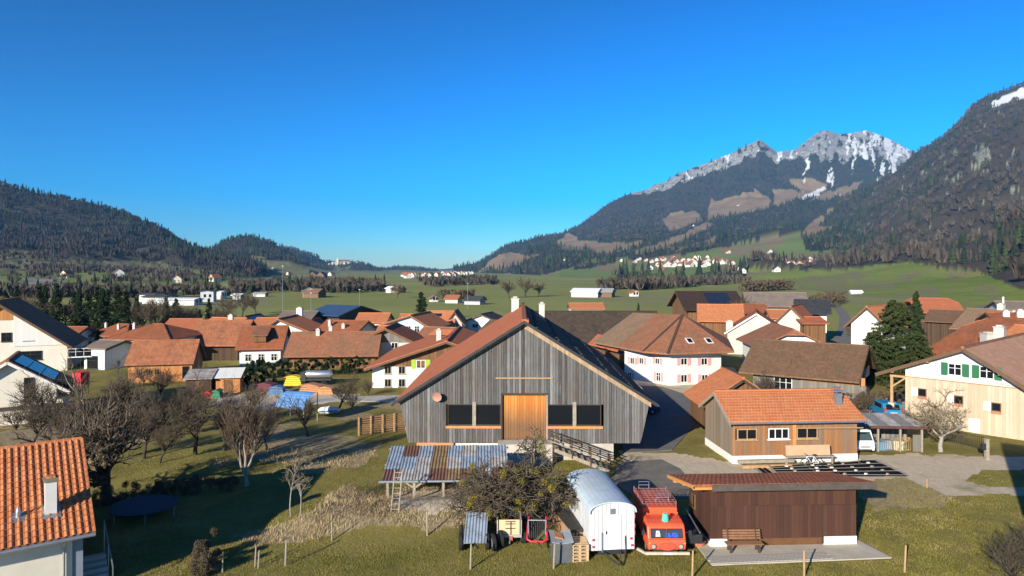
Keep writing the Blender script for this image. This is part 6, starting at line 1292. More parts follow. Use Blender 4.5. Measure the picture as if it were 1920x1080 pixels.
def piles():
    a = gp(1054, 1056); r = empty('compost_box', (a[0], a[1], 0), .1, 'dark grey box with a sagging sheet lid beside the pallets', 'box'); m = M_plain('box_grey', (.10, .105, .11), .7, .2)
    MB().box(-.42, .48, 0, .9, 0, .95).build('body', m, r); MB().prism([(-.5, -.08, 1.02), (.0, -.08, .93), (.0, 1.0, 1.1), (-.5, 1.0, 1.22)], (0, 0, .03)).build('lid', M_plain('lid_grey', (.30, .33, .35), .6, .15), r); MB().prism([(.02, -.08, .93), (.55, -.08, .99), (.55, 1.0, 1.2), (.02, 1.0, 1.1)], (0, 0, .03)).build('lid', M_plain('lid_grey2', (.27, .30, .32), .6, .15), r)
    MB().prism([(-.3, .25, 1.13), (.1, .2, 1.04), (.12, .75, 1.1), (-.28, .8, 1.19)], (0, 0, .05)).build('brick_slab', M_plain('slab_orange', (.45, .19, .09), .85, .2), r)
    p = gp(1088, 1054); mw = M_plain('pallet_wood', (.55, .38, .22), .85, .2, 5)
    for k in range(5):
        q = empty('pallet', (p[0], p[1], k*.165), .08+random.uniform(-.02, .02), ['weathered pallet at the bottom of the pallet stack', 'pallet second from the bottom of the stack by the wagon', 'middle pallet of the stack of five by the wagon', 'pallet below the topmost one in the stack by the wagon', 'topmost pallet of the stack beside the white wagon'][k], 'pallet', 'stacked pallets by the wagon')
        for x in (-.36, 0, .36): MB().box(x-.05, x+.05, -.0, 1.1, .03, .12).build('bearer', mw, q)
        for i in range(6): MB().box(-.42, .42, .0+i*.2, .13+i*.2, .122, .145).build('deck_board', mw, q)
        for y in (0, .5, .97): MB().box(-.42, .42, y, y+.12, .005, .028).build('base_board', mw, q)
    # long covered wood pile running back along the wagon
    a, b = pt(1090, 1012, 33.9), pt(1052, 968, 38.2); r = empty('wood_pile', (a[0], 34.1, 0), math.atan2(.95, 4.1), 'long stack of split logs under black sheeting along the wagon', 'wood pile')
    MB().prism([(-.48, 0, .92), (0, 0, 1.05), (.45, 0, .90), (.45, 0, .86), (-.48, 0, .88)], (0, 4.0, 0)).build('cover', M_plain('black_sheet', (.04, .038, .035), .6, .3, 3), r)
    rr = random.Random(5); ml = M_plain('split_log', (.40, .24, .13), .85, .3, 4); lm = MB().prism([(0, 0, 0), (.16, 0, .01), (.13, 0, .14), (.03, 0, .12)], (0, .45, 0)).mesh('log', ml)
    for j in range(6):
        for i in range(5):
            mobj('log', lm, r, (-.44+i*.175+rr.uniform(-.01, .01), .03, .05+j*.14), (0, rr.uniform(-.2, .2), 0))
    for j in range(6):
        for i in range(22): mobj('log', lm, r, (.02-.0, .5+i*.155, .05+j*.14), (0, rr.uniform(-.2, .2), math.pi/2+rr.uniform(-.03, .03)))
    MB().box(-.02, .42, .5, 3.95, .02, .86).build('log_core', ml, r)
    # bricks heap
    p = pt(1046, 990, 35.3); r = empty('brick_heap', (p[0], p[1], 0), .2, 'heap of orange bricks and roof tiles next to the compost box', 'bricks'); bm = MB().box(-.13, .13, -.06, .06, 0, .07).mesh('brick', M_plain('brick', (.50, .20, .10), .9, .2))
    for k in range(46): z = k//9; mobj('brick', bm, r, (rr.uniform(-.3, .3), rr.uniform(-.5, .5), z*.072+.01), (0, 0, rr.choice((0, 1.57))+rr.uniform(-.2, .2)))
piles()
def kei_van():
    a = gp(1622, 851); root = empty('small_van', (a[0], a[1], 0), .0, 'small white van parked nose out under the carport', 'van'); m = M_plain('van_white', (.82, .82, .82), .3, .03, 2, spec=.5); W = .76
    prof = [(.0, .22), (-.05, .5), (.02, .85), (.12, .95), (.55, 1.62), (.75, 1.75), (2.6, 1.76), (2.65, .25)]
    MB().prism([(-W, y, z) for y, z in prof], (2*W, 0, 0)).build('body', m, root, bevel=.07)
    on = lambda z: .12+(z-.95)*(.43/.67)
    MB().prism([(-.66, on(.98)-.03, .98), (.66, on(.98)-.03, .98), (.6, on(1.56)-.03, 1.56), (-.6, on(1.56)-.03, 1.56)], (0, .02, 0)).build('windscreen', M_glass('van_glass', (.05, .08, .08), .05), root)
    MB().box(-.36, .36, -.075, -.04, .50, .58).build('grille', m_dk_metal, root); MB().box(-.5, .5, -.08, -.04, .27, .36).build('air_intake', m_dk_metal, root); MB().box(-.24, .24, -.085, -.05, .38, .48).build('number_plate', m_frame, root)
    for s in (-1, 1): MB().box(s*.6-.12, s*.6+.12, -.05, 0, .62, .78).build('headlight', M_plain('head_glass', (.55, .57, .6), .1, .05), root, bevel=.02); MB().box(s*.86-.06, s*.86+.06, .15, .22, 1.0, 1.2).build('mirror', m_dk_metal, root); [wheel(root, s*.66, y, .27, .27, .16, s) for y in (.45, 2.2)]
kei_van()
def blue_car():
    a = gp(1676, 789); root = empty('parked_car', (a[0], a[1], 0), -.12, 'bright blue hatchback parked tail on beside the boarded house', 'car'); m = M_plain('car_blue', (.02, .24, .46), .25, .04, 2, .2, spec=.6); W = .82
    prof = [(.05, .25), (-.02, .5), (.0, .85), (.1, .98), (.42, 1.48), (.6, 1.54), (2.0, 1.55), (2.9, 1.0), (3.7, .9), (3.75, .3)]
    MB().prism([(-W, y, z) for y, z in prof], (2*W, 0, 0)).build('body', m, root, bevel=.08)
    on = lambda z: .1+(z-.98)*(.32/.5)
    MB().prism([(-.62, on(1.0)-.035, 1.0), (.62, on(1.0)-.035, 1.0), (.55, on(1.42)-.035, 1.42), (-.55, on(1.42)-.035, 1.42)], (0, .02, 0)).build('rear_window', m_glass, root)
    for s in (-1, 1): MB().box(s*.74-.07, s*.74+.07, -.04, .1, .8, 1.2).build('tail_light', M_plain('tail_red', (.5, .04, .05), .2, .05), root); MB().box(min(s*W, s*(W+.01)), max(s*W, s*(W+.01)), .7, 2.2, 1.0, 1.4).build('side_window', m_glass, root); [wheel(root, s*.74, y, .3, .3, .18, s) for y in (.7, 3.0)]
    MB().box(-.3, .3, -.06, -.02, .62, .76).build('number_plate', m_frame, root); MB().box(-.8, .8, -.08, .02, .28, .48).build('bumper', m_dk_metal, root)
blue_car()
def car_simple(px, py, col, lb, ang):
    a = gp(px, py); root = empty('parked_car', (a[0], a[1], .06), ang, lb, 'car'); m = M_plain('car_'+lb[:6], col, .3, .05, 2, .1, spec=.5)
    MB().prism([(-.82, y, z) for y, z in [(0, .25), (0, .75), (.3, .9), (.75, 1.4), (2.3, 1.42), (3.1, .95), (4.0, .8), (4.05, .28)]], (1.64, 0, 0)).build('body', m, root, bevel=.08)
    for s in (-1, 1): MB().box(min(s*.82, s*.83), max(s*.82, s*.83), .75, 2.5, .92, 1.32).build('side_window', m_glass, root); [wheel(root, s*.75, y, .3, .3, .18, s) for y in (.75, 3.2)]
car_simple(1236, 776, (.03, .05, .16), 'dark blue car parked in the shadow of the barn', 1.5)
car_simple(1205, 742, (.10, .11, .12), 'grey car in the lane shadow before the pink shuttered house', 1.5)
def bicycle():
    root = empty('bicycle', (21.1, 48.05, .02), .08, 'white mountain bike standing in front of the workshop', 'bicycle'); mt = m_tyre; mf = M_plain('bike_white', (.65, .68, .72), .35, .05); mk = m_dk_metal
    def torus(c, R, r): return MB().tube([(c[0]+R*math.cos(t), c[1], c[2]+R*math.sin(t)) for t in np.linspace(0, 2*math.pi, 25)], r, 6, cap=False)
    for x in (-.52, .52):
        w = torus((x, 0, .34), .32, .028).build('wheel', mt, root)
        MB().lathe((x, 0, .34), [(.03, -.04), (.03, .04)], 8, 0, 'y').build('hub', m_grey_metal, w)
        for k in range(8): t = k*math.pi/8; MB().beam((x-.3*math.cos(t), 0, .34-.3*math.sin(t)), (x+.3*math.cos(t), 0, .34+.3*math.sin(t)), .006, .006).build('spoke', m_grey_metal, w)
    bb, st, hd = (0, 0, .3), (.18, 0, .78), (-.36, 0, .82)
    for p, q in ((bb, st), (bb, hd), (st, hd), ((.52, 0, .34), bb), ((.52, 0, .34), st), (hd, (-.52, 0, .34))): MB().tube([p, q], .026, 6).build('frame_tube', mf, root)
    MB().tube([hd, (-.38, 0, .95)], .02, 6).build('stem', mk, root); MB().tube([(-.42, -.3, .97), (-.38, 0, .95), (-.42, .3, .97)], .016, 6).build('handlebar', mk, root); MB().tube([st, (.2, 0, .92)], .018, 6).build('seat_post', mk, root); MB().box(.06, .34, -.07, .07, .91, .96).build('saddle', mk, root, bevel=.02); MB().lathe((0, 0, .3), [(.09, -.05), (.09, -.04)], 12, 0, 'y').build('chainring', mk, root)
bicycle()
# ================================================================ trees
def tubes(segs, n=4):
    """tapered prisms for many segments at once"""
    S = np.array(segs, float); p, q, r0, r1 = S[:, 0:3], S[:, 3:6], S[:, 6], S[:, 7]
    d = q-p; d /= np.maximum(np.linalg.norm(d, axis=1, keepdims=True), 1e-9)
    u = np.where(abs(d[:, 2:3]) < .9, np.array([[0, 0, 1.]]), np.array([[1., 0, 0]])); a = np.cross(u, d); a /= np.linalg.norm(a, axis=1, keepdims=True); b = np.cross(d, a)
    t = np.arange(n)*2*math.pi/n; c, s = np.cos(t), np.sin(t)
    ring = lambda P, r: P[:, None]+r[:, None, None]*(a[:, None]*c[None, :, None]+b[:, None]*s[None, :, None])
    V = np.concatenate([ring(p, r0), ring(q, r1)], 1); N = len(S)
    k = np.arange(n); f = np.stack([k, (k+1) % n, n+(k+1) % n, n+k], -1)
    return V.reshape(-1, 3), (f[None]+(np.arange(N)*2*n)[:, None, None]).reshape(-1, 4)
def grow(rng, h, spread, trunk_r, limbs=6, levels=4, up=.35, trunk_f=.25, kids=(6, 6, 5, 4), wig=.25, min_r=.009, droop=0.0):
    thick, thin = [], []
    def chain(p, d, L, r, lev):
        ns = 4 if lev < 2 else (3 if lev < 3 else 2); pts = [p]; dirs = []
        for i in range(ns):
            d = d+rng.normal(0, wig, 3)*(.6 if lev == 0 else 1); d[2] += (up*.25 if lev else .1)-droop*lev*.15; d /= np.linalg.norm(d)
            pts.append(pts[-1]+d*L/ns); dirs.append(d)
        for i in range(ns):
            a = r*(1-.55*i/ns); b = r*(1-.55*(i+1)/ns)
            (thick if lev < 2 else thin).append(list(pts[i])+list(pts[i+1])+[max(a, min_r), max(b, min_r*.8)])
        if lev >= levels: return
        nk = kids[min(lev, len(kids)-1)] if lev else limbs
        for j in range(nk):
            f = (.55 if lev == 0 else .25)+(.45 if lev == 0 else .75)*(j+rng.random())/nk; f = min(f, .99)
            i = min(int(f*ns), ns-1); q = pts[i]+(pts[i+1]-pts[i])*(f*ns-i); dd = dirs[i]
            t = rng.random()*6.283; side = np.array((math.cos(t), math.sin(t), 0)); side = side-dd*side.dot(dd); side /= max(np.linalg.norm(side), 1e-6)
            k = spread*(.75+.5*rng.random()); nd = dd*(1-.35*k)+side*k+np.array((0, 0, up*.5)); nd /= np.linalg.norm(nd)
            chain(q, nd, L*(.78 if lev == 0 else .58)*(.7+.5*rng.random())*(1.0 if lev else (1-trunk_f)/trunk_f*.62), r*(.55 if lev else .5)*(.8+.3*rng.random()), lev+1)
    chain(np.zeros(3), np.array((0, 0, 1.)), h*trunk_f*1.3, trunk_r, 0)
    Z = max(max(s[5] for s in thin), .1); k = h/Z
    sc = lambda S: [[c*k for c in s[:6]]+s[6:] for s in S]
    return sc(thick), sc(thin)
def leafcloud(C, n, size, rng, squash=1.0, flat=.0):
    """n small leaf triangles round points C (with radius col 3)"""
    i = rng.integers(0, len(C), n); v = rng.normal(0, 1, (n, 3)); v /= np.linalg.norm(v, axis=1, keepdims=True); v *= (rng.random((n, 1))**.4)*C[i, 3:4]; v[:, 2] *= squash
    P = C[i, :3]+v; a = rng.normal(0, 1, (n, 3)); a /= np.linalg.norm(a, axis=1, keepdims=True); b = np.cross(a, rng.normal(0, 1, (n, 3))); b /= np.linalg.norm(b, axis=1, keepdims=True)
    s = size*(.6+.8*rng.random((n, 1))); V = np.stack([P-a*s*.5, P+a*s*.5, P+b*s], 1).reshape(-1, 3)
    return V, np.arange(n*3).reshape(-1, 3)
def M_leaf(name, cols, rough=.7, sc=1.1):
    t = NT(name); o = t.coord(); n = t.noise(o, sc, 6, .72); n2 = t.noise(o, 9, 2, .6)
    c = t.ramp(n, [(.3, cols[0]), (.5, cols[1]), (.7, cols[2])]); c = t.mix(t.math('MULTIPLY', n2, .4), c, mul(cols[0], .8)); return t.fin(c, rough, 0, .2)
m_bark = M_plain('bark', (.062, .052, .040), .95, .3, 6, spec=.1); m_twig = M_plain('twigs', (.115, .09, .064), .95, .25, 3, spec=.1)
m_bark_pale = M_plain('bark_pale', (.30, .27, .22), .95, .2, 6, spec=.1); m_twig_pale = M_plain('twigs_pale', (.25, .20, .13), .95, .2, 3, spec=.1); m_twig_red = M_plain('twigs_red', (.16, .115, .08), .95, .25, 3, spec=.1)
m_mistle = M_leaf('mistletoe', [(.10, .10, .014), (.24, .20, .025), (.40, .30, .04)]); m_ever = M_leaf('evergreen', [(.010, .022, .007), (.022, .042, .012), (.045, .065, .016)]); m_hedge = M_leaf('hedge_brown', [(.075, .055, .035), (.12, .09, .055), (.16, .12, .075)]); m_yew = M_leaf('yew', [(.02, .032, .010), (.045, .062, .017), (.10, .11, .03)])
TREES = {}
def bare_tree(key, seed, **kw):
    if key in TREES: return TREES[key]
    rng = np.random.default_rng(seed); mats_ = kw.pop('mats', (m_bark, m_twig)); a, b = grow(rng, **kw)
    V, Fc = tubes(a, 6); me = np_mesh('trunk', V, Fc, mats_[0], None, True); V, Fc = tubes(b, 3); mb = np_mesh('crown', V, Fc, mats_[1], None, True)
    TREES[key] = (me, mb); return TREES[key]
def put_tree(key, p, label, name='bare_tree', s=1.0, rz=None, group=None, cat='tree', sx=None):
    me, mb = TREES[key]; r = empty(name, p, random.uniform(0, 6.28) if rz is None else rz, label, cat, group); r.scale = ((sx or s), (sx or s), s); mobj('trunk', me, r); mobj('crown', mb, r); return r
bare_tree('apple', 41, h=7.6, spread=.85, trunk_r=.34, limbs=8, up=.45, trunk_f=.26, kids=(7, 7, 6, 5), min_r=.010)
bare_tree('fruit', 42, h=6.2, spread=.8, trunk_r=.17, limbs=7, up=.4, trunk_f=.28, kids=(6, 7, 6, 4), min_r=.009)
bare_tree('fruit_b', 43, h=5.2, spread=1.0, trunk_r=.19, limbs=7, up=.3, trunk_f=.28, kids=(7, 7, 6, 4), min_r=.009, mats=(m_bark_pale, m_twig_pale))
bare_tree('shrub', 44, h=6.5, spread=.40, trunk_r=.16, limbs=11, up=.7, trunk_f=.12, kids=(6, 6, 5, 4), wig=.16, min_r=.009, mats=(m_bark_pale, m_twig_red))
bare_tree('sapling', 45, h=3.3, spread=.7, trunk_r=.04, limbs=7, levels=3, up=.25, trunk_f=.5, kids=(5, 4, 3), min_r=.010, mats=(m_bark_pale, m_twig_pale))
bare_tree('bush', 46, h=2.6, spread=.8, trunk_r=.06, limbs=12, levels=3, up=.4, trunk_f=.12, kids=(8, 7, 5), min_r=.009)
bare_tree('pole', 47, h=8.5, spread=.55, trunk_r=.14, limbs=9, levels=3, up=.4, trunk_f=.5, kids=(6, 5, 4), min_r=.014, mats=(m_bark_pale, m_twig))
bare_tree('wide', 48, h=9.0, spread=.7, trunk_r=.25, limbs=8, levels=4, up=.5, trunk_f=.25, kids=(6, 6, 5, 4), min_r=.03)
put_tree('apple', zgp(202, 945), 'gnarled old bare fruit tree with thick dark trunk beside the tiled house', s=1.0, rz=1.0)
put_tree('fruit', zgp(366, 853), 'bare orchard tree with low forking trunk on the sunny slope', s=1.0, rz=.3)
put_tree('shrub', zgp(462, 912), 'tall many stemmed reddish bare shrub by the hedge line', 'bare_shrub', s=1.1, rz=2.0, cat='shrub')
put_tree('fruit', zgp(577, 818), 'small leaning bare tree in front of the blue canopy', s=.68, rz=4)
put_tree('fruit', gp(635, 772), 'dense small bare tree over the pale tarp bundle', s=.72, rz=1.8)
put_tree('sapling', zgp(545, 968), 'thin pale sapling at the edge of the shade, taller of the two', s=1.15, rz=.3)
put_tree('sapling', zgp(562, 972), 'thin pale sapling at the edge of the shade, shorter of the two', s=.9, rz=2.3)
put_tree('pole', gp(174, 800), 'tall pale bare tree in front of the street between the white houses', s=.86, rz=.5)
put_tree('fruit_b', gp(1764, 847), 'round bare fruit tree with pale trunk inside the iron fence', s=1.03, rz=1.2, sx=1.05)
put_tree('bush', gp(1903, 1098), 'bare twiggy bush at the lawn corner', 'bare_shrub', s=1.0, cat='shrub')
put_tree('bush', gp(1935, 1070), 'bare twiggy bush growing behind the lawn corner bush', 'bare_shrub', s=1.0, cat='shrub')
put_tree('fruit_b', (64.5, 84, 0), 'pale knotty bare tree growing against the tall yew', s=1.15, rz=.4)
bl = ['bare bush beside the %s' % w for w in ('red awning', 'small white solar house', 'lane lamp', 'honey timber shed', 'garden hut with grey roof', 'garden path bend', 'pale road edge', 'blue canopy pole', 'white farmhouse corner', 'tarp bundle under the tree', 'yard lamp by the mossy barn', 'pink house shed', 'stone block of the workshop drive', 'orchard hollow', 'tall pale tree', 'street wall by the bungalow', 'old shed doorway', 'compost heap in the orchard')]
for lb, (px, py, s) in zip(bl, ((110, 806, 1.2), (30, 812, 1.2), (232, 775, 1.3), (300, 742, 1.25), (350, 770, 1.2), (425, 800, 1.3), (480, 768, 1.2), (512, 800, 1.0), (690, 742, .9), (660, 768, .8), (1470, 742, 1.6), (1438, 748, 1.3), (1620, 775, 1.1), (260, 812, 1.4), (150, 830, 1.5), (270, 722, 1.2), (385, 722, 1.2), (310, 800, 1.4))):
    put_tree('bush', gp(px, py), lb, 'bare_shrub', s=s, cat='shrub', group='bare garden bushes')
for i, (px, py, s, lb) in enumerate(((60, 840, .8, 'young bare orchard tree beyond the tiled roof'), (120, 850, .7, 'slim bare orchard tree next to the old gnarled one'), (300, 868, .62, 'short bare orchard tree in the sunny grass'), (250, 835, .85, 'bare orchard tree with tangled crown behind the gnarled one'), (420, 845, .75, 'bare orchard tree touching the reddish shrub'), (175, 872, .8, 'bare orchard tree standing behind the gnarled trunk'), (335, 812, .9, 'bare orchard tree nearest the garden huts'), (270, 860, .75, 'bare orchard tree leaning over the low hedge'), (500, 845, .7, 'bare orchard tree between the reddish shrub and the canopy'), (95, 815, 1.0, 'bare orchard tree in front of the small solar house'), (205, 815, 1.05, 'bare orchard tree by the street wall'))):
    put_tree('fruit', zgp(px, py), lb, s=s, group='orchard trees')
# --- the old tree laden with mistletoe in front of the barn
def mistletoe_tree():
    p = zgp(985, 988); rng = np.random.default_rng(77); a, b = grow(rng, 5.5, 1.0, .26, 10, 4, .2, .28, (8, 9, 8, 6), .28, .011, .22)
    r = empty('mistletoe_tree', p, .4, 'sprawling old apple tree full of yellow green mistletoe before the barn', 'tree')
    V, Fc = tubes(a, 7); V[:, :2] *= 1.1; mobj('trunk', np_mesh('trunk', V, Fc, m_bark, None, True), r); V, Fc = tubes(b, 3); V[:, :2] *= 1.1; mobj('crown', np_mesh('crown', V, Fc, m_twig, None, True), r)
    S = np.array(b); i = rng.integers(0, len(S), 110); C = np.concatenate([S[i, 3:6]*(1.1, 1.1, 1)-(0, 0, .1), .10+.22*rng.random((110, 1))], 1)
    V, Fc = leafcloud(C, 24000, .045, rng); mobj('mistletoe', np_mesh('mistletoe', V, Fc, m_mistle), r)
    i = rng.integers(0, len(S), 300); C = np.concatenate([S[i, 0:3]*(1.1, 1.1, 1), .12+.12*rng.random((300, 1))], 1); V, Fc = leafcloud(C, 4000, .04, rng); mobj('moss', np_mesh('moss', V, Fc, m_hedge), r)
mistletoe_tree()
# --- evergreens
def conifer_mesh(seed, h, rad, n_br=90, n_leaf=9000, size=.16, round_=.6, mat=None):
    rng = np.random.default_rng(seed); segs = []; C = []
    for k in range(n_br):
        z = h*(.06+.92*(k+rng.random())/n_br); f = z/h; rr = rad*((1-f)**round_)*(.65+.5*rng.random())+.1; t = rng.random()*6.283; e = np.array((math.cos(t)*rr, math.sin(t)*rr, z-.22*rr)); segs.append([0, 0, z]+list(e)+[.035, .01])
        for j in np.linspace(.25, 1, 5): C.append(list(np.array((0, 0, z))*(1-j)+e*j+rng.normal(0, .05, 3))+[.12+.13*rad*(1-f)**.5*.6])
    V, Fc = leafcloud(np.array(C), n_leaf, size, rng, .7); me = np_mesh('crown', V, Fc, mat or m_ever)
    V, Fc = tubes(segs+[[0, 0, -.3, 0, 0, h*.95, .05*h*.5, .02]], 5); return np_mesh('trunk', V, Fc, m_bark), me
TREES['spruce'] = conifer_mesh(1, 10, 2.4, 130, 13000, .2, .9); TREES['spruce_b'] = conifer_mesh(2, 10, 1.7, 110, 9000, .2, .75); TREES['yew'] = conifer_mesh(3, 10.5, 4.0, 190, 30000, .17, .45, m_yew); TREES['cypress'] = conifer_mesh(4, 8, 1.9, 120, 12000, .17, .5)
p = xy(1680, 86); put_tree('yew', (p[0], p[1], 0), 'tall broad dark yew beside the roadside house', 'yew_tree', s=.98, sx=1.0)
p = xy(1718, 88); put_tree('spruce', (p[0], p[1], 0), 'slim dark spruce rising out of the yew', 'spruce_tree', s=1.12, sx=.85)
p = xy(1640, 84); put_tree('yew', (p[0], p[1], 0), 'low dark yew leaning over the mossy barn', 'yew_tree', s=.62, sx=.7)
p = xy(1715, 83); put_tree('yew', (p[0], p[1], 0), 'low yellowish yew behind the boarded house', 'yew_tree', s=.62, sx=.7)
p = xy(790, 185); put_tree('cypress', (p[0], p[1], 0), 'lone dark conifer standing among the village roofs', 'conifer', s=1.0, sx=1.05)
p = xy(1197, 200); put_tree('spruce_b', (p[0], p[1], 0), 'tiny conifer at the end of the dark shingle roof', 'conifer', s=.42)
p = xy(330, 160); put_tree('spruce', (p[0], p[1], 0), 'bushy green conifer behind the red brown roof', 'conifer', s=.72, sx=1.0)
p = xy(184, 108); put_tree('spruce', (p[0], p[1], 0), 'small garden conifer by the orange hip roof', 'conifer', s=.45)
WL = [('dark spruce in the row behind the white houses', 'spruce_b'), ('bare broadleaf tree in the row behind the white houses', 'wide')]
rt = random.Random(17)
for i in range(34):
    px = -20+i*13.2+rt.uniform(-5, 5); d = 138+rt.random()*30; k = 0 if (rt.random() < (.75 if 110 < px < 300 else .45)) else 1; p = xy(px, d); hh = (.78+.3*rt.random())*(1.0 if px < 330 else .72)
    put_tree(WL[k][1], (p[0], p[1], 0), WL[k][0], 'spruce_tree' if k == 0 else 'bare_tree', s=hh, group='tree row behind the white houses')
for i, (px, d, s, lb) in enumerate(((425, 190, .8, 'bare tree with fine crown behind the solar roofed house'), (455, 200, .95, 'broad bare tree behind the white tower house'), (480, 215, .7, 'low bare tree near the playing field'), (745, 330, .9, 'bare tree clump beside the brick farm'), (955, 330, 1.1, 'bare tree in the meadow behind the barn ridge'), (985, 340, 1.25, 'tall bare tree in the meadow behind the barn chimneys'), (1010, 350, .9, 'low bare tree in the meadow by the chimneys'), (1385, 160, .95, 'bare tree growing in front of the grey brown barn'), (35, 130, 1.0, 'bare tree behind the orange gable'), (1610, 118, .55, 'bare shrub by the village road bend'))):
    p = xy(px, d); put_tree('wide', (p[0], p[1], 0), lb, s=s)
# --- hedges
def hedge(name, pts, w, h, label, mat, n, size, twig=None):
    rng = np.random.default_rng(len(label)); a = np.array([p[:2] for p in pts], float); seg = np.linalg.norm(np.diff(a, axis=0), axis=1); L = seg.sum(); N = int(L/.22)*3; t = rng.random(N)*L; cum = np.concatenate([[0], np.cumsum(seg)])
    X = np.interp(t, cum, a[:, 0])+rng.uniform(-w/2, w/2, N); Y = np.interp(t, cum, a[:, 1])+rng.uniform(-w/2, w/2, N); Zz = rng.uniform(.1, 1, N)*h*(.85+.25*fbm(X/1.5, Y/1.5, 3)); C = np.stack([X, Y, Zz+gz(X, Y), np.full(N, .2)], 1)
    o = np.array((a[0, 0], a[0, 1], 0)); C[:, :3] -= o; V, Fc = leafcloud(C, n, size, rng); r = empty(name, o, 0, label, 'hedge'); mobj('foliage', np_mesh('foliage', V, Fc, mat), r)
    S = [[x, y, -.25, x+rng.normal(0, .1), y+rng.normal(0, .1), z, .02, .008] for x, y, z, _ in C[:max(20, N//3)]]; V, Fc = tubes(S, 3); mobj('stems', np_mesh('stems', V, Fc, m_bark), r)['kind'] = 'stuff'
hedge('clipped_hedge', [zgp(170, 948), zgp(300, 932), zgp(440, 918)], .7, 1.05, 'long low clipped hedge behind the shaded garden', m_hedge, 22000, .05)
hedge('clipped_hedge', [gp(376, 1090), gp(385, 1046)], .9, 1.3, 'short boxy brown hedge by the wire mesh', m_hedge, 16000, .045)
hedge('evergreen_hedge', [xy(455, 86), xy(530, 88), xy(600, 90), xy(690, 92)], 1.8, 2.3, 'dark evergreen hedge behind the garden yard', m_ever, 26000, .14)
hedge('evergreen_bush', [xy(462, 80), xy(500, 82)], 2.0, 3.2, 'dark round evergreens beside the garden huts', m_ever, 14000, .14)
hedge('field_hedge', [xy(825, 330), xy(870, 320), xy(880, 335)], 6, 4.2, 'bare hedge clump in the meadow by the far sheds', m_hedge, 5000, .5)
hedge('dry_hedge', [xy(1585, 66), xy(1640, 68), xy(1700, 70)], 1.4, 1.9, 'brown dry hedge along the drive with the blue car', m_hedge, 15000, .08)
hedge('dry_hedge', [gp(1580, 790), gp(1618, 762), gp(1600, 742)], 1.2, 1.3, 'rough dry brush beside the workshop gable', m_hedge, 9000, .07)
hedge('field_hedge', [xy(1470, 240), xy(1540, 250), xy(1570, 300)], 8, 4.5, 'brown shrub thicket behind the grey brown barn', m_hedge, 9000, .45)
hedge('field_hedge', [xy(1395, 420), xy(1480, 470)], 9, 7, 'brown thicket along the meadow stream', m_hedge, 6000, .8)
# dead brambles on the bank
def brambles():
    rng = np.random.default_rng(9); S = []; C = []
    for _ in range(330):
        px, py = rng.uniform(560, 890), rng.uniform(905, 985)
        if not inpoly(np.array([px]), np.array([py]), [(600, 960), (640, 905), (720, 915), (880, 905), (905, 965), (830, 990), (700, 985), (580, 1005)])[0]: continue
        p = zgp(px, py); q = p+rng.normal(0, .22, 3)+(0, 0, .35+.4*rng.random()); m_ = q+rng.normal(0, .2, 3)+(0, 0, -.1); S += [list(p)+list(q)+[.012, .009], list(q)+list(m_)+[.009, .006]]
    V, Fc = tubes(S, 3); o = mobj('brambles', np_mesh('brambles', V, Fc, m_twig_red)); tag(o, 'dead brown brambles tangled on the grass bank', 'brambles', None, 'stuff')
brambles()
# --- grass blades
def grass(name, mask, n, h0, h1, cols, label, seed, w=.018):
    rng = np.random.default_rng(seed); d = 29.5+22*rng.random(n)**1.6; px = rng.uniform(-30, 1950, n); x = (px-CX)*d/F; j = np.interp(d, ys, np.arange(len(ys))); i = np.interp(x, xs, np.arange(len(xs))); zz = GZONE[np.round(j).astype(int), np.round(i).astype(int)]
    k = mask(zz, x, d) & (rng.random(n) < .25+1.1*np.clip((fbm(x/1.1, d/1.1, 4)-.35)*3, 0, 1)); x, d = x[k], d[k]; n = len(x); z = gz(x, d)
    t = rng.random(n)*6.283; h = h0+(h1-h0)*rng.random(n)*(.4+1.2*fbm(x/1.3, d/1.3, 3)); lx, ly = rng.normal(0, .35, n)*h, rng.normal(0, .35, n)*h
    V = np.stack([np.stack([x-np.cos(t)*w, d-np.sin(t)*w, z-.02], 1), np.stack([x+np.cos(t)*w, d+np.sin(t)*w, z-.02], 1), np.stack([x+lx, d+ly, z+h], 1)], 1).reshape(-1, 3)
    o = mobj(name, np_mesh(name, V, np.arange(n*3).reshape(-1, 3), M_leaf(name+'_blade', cols, .8, .33), None, False, False)); tag(o, label, 'grass', None, 'stuff')
rng_keep = lambda x: x > 1e9
shedbox = lambda x, y: ~((x > 9.6) & (x < 17.8) & (y > 34) & (y < 38.5)) & ~((x > 15.8) & (y > 49) & (x < 26) & (y < 56))
apronbox = lambda x, y: ~inpoly(CX+x/y*F, HY+H/y*F, [(1300, 1020), (1330, 1064), (1680, 1050), (1608, 1010)]) & ~inpoly(CX+x/y*F, HY+H/y*F, [(1150, 850), (1300, 860), (1460, 895), (1460, 930), (1190, 945), (1140, 905)])
grass('grass', lambda zz, x, y: ((zz[:, 0] < .4) | (x > 2)) & (zz[:, 1] < .4) & shedbox(x, y) & apronbox(x, y), 420000, .04, .10, [(.11, .115, .022), (.24, .21, .046), (.44, .35, .14)], 'short winter grass of the lawn and orchard', 3, .011)
grass('dry_grass', lambda zz, x, y: (zz[:, 0] > .4) & shedbox(x, y) & (zz[:, 1] < .4) & ((x < 2) | (rng_keep(x) & (y < 0))), 300000, .06, .27, [(.26, .19, .09), (.44, .34, .18), (.60, .48, .28)], 'long pale dead grass on the bank', 4)
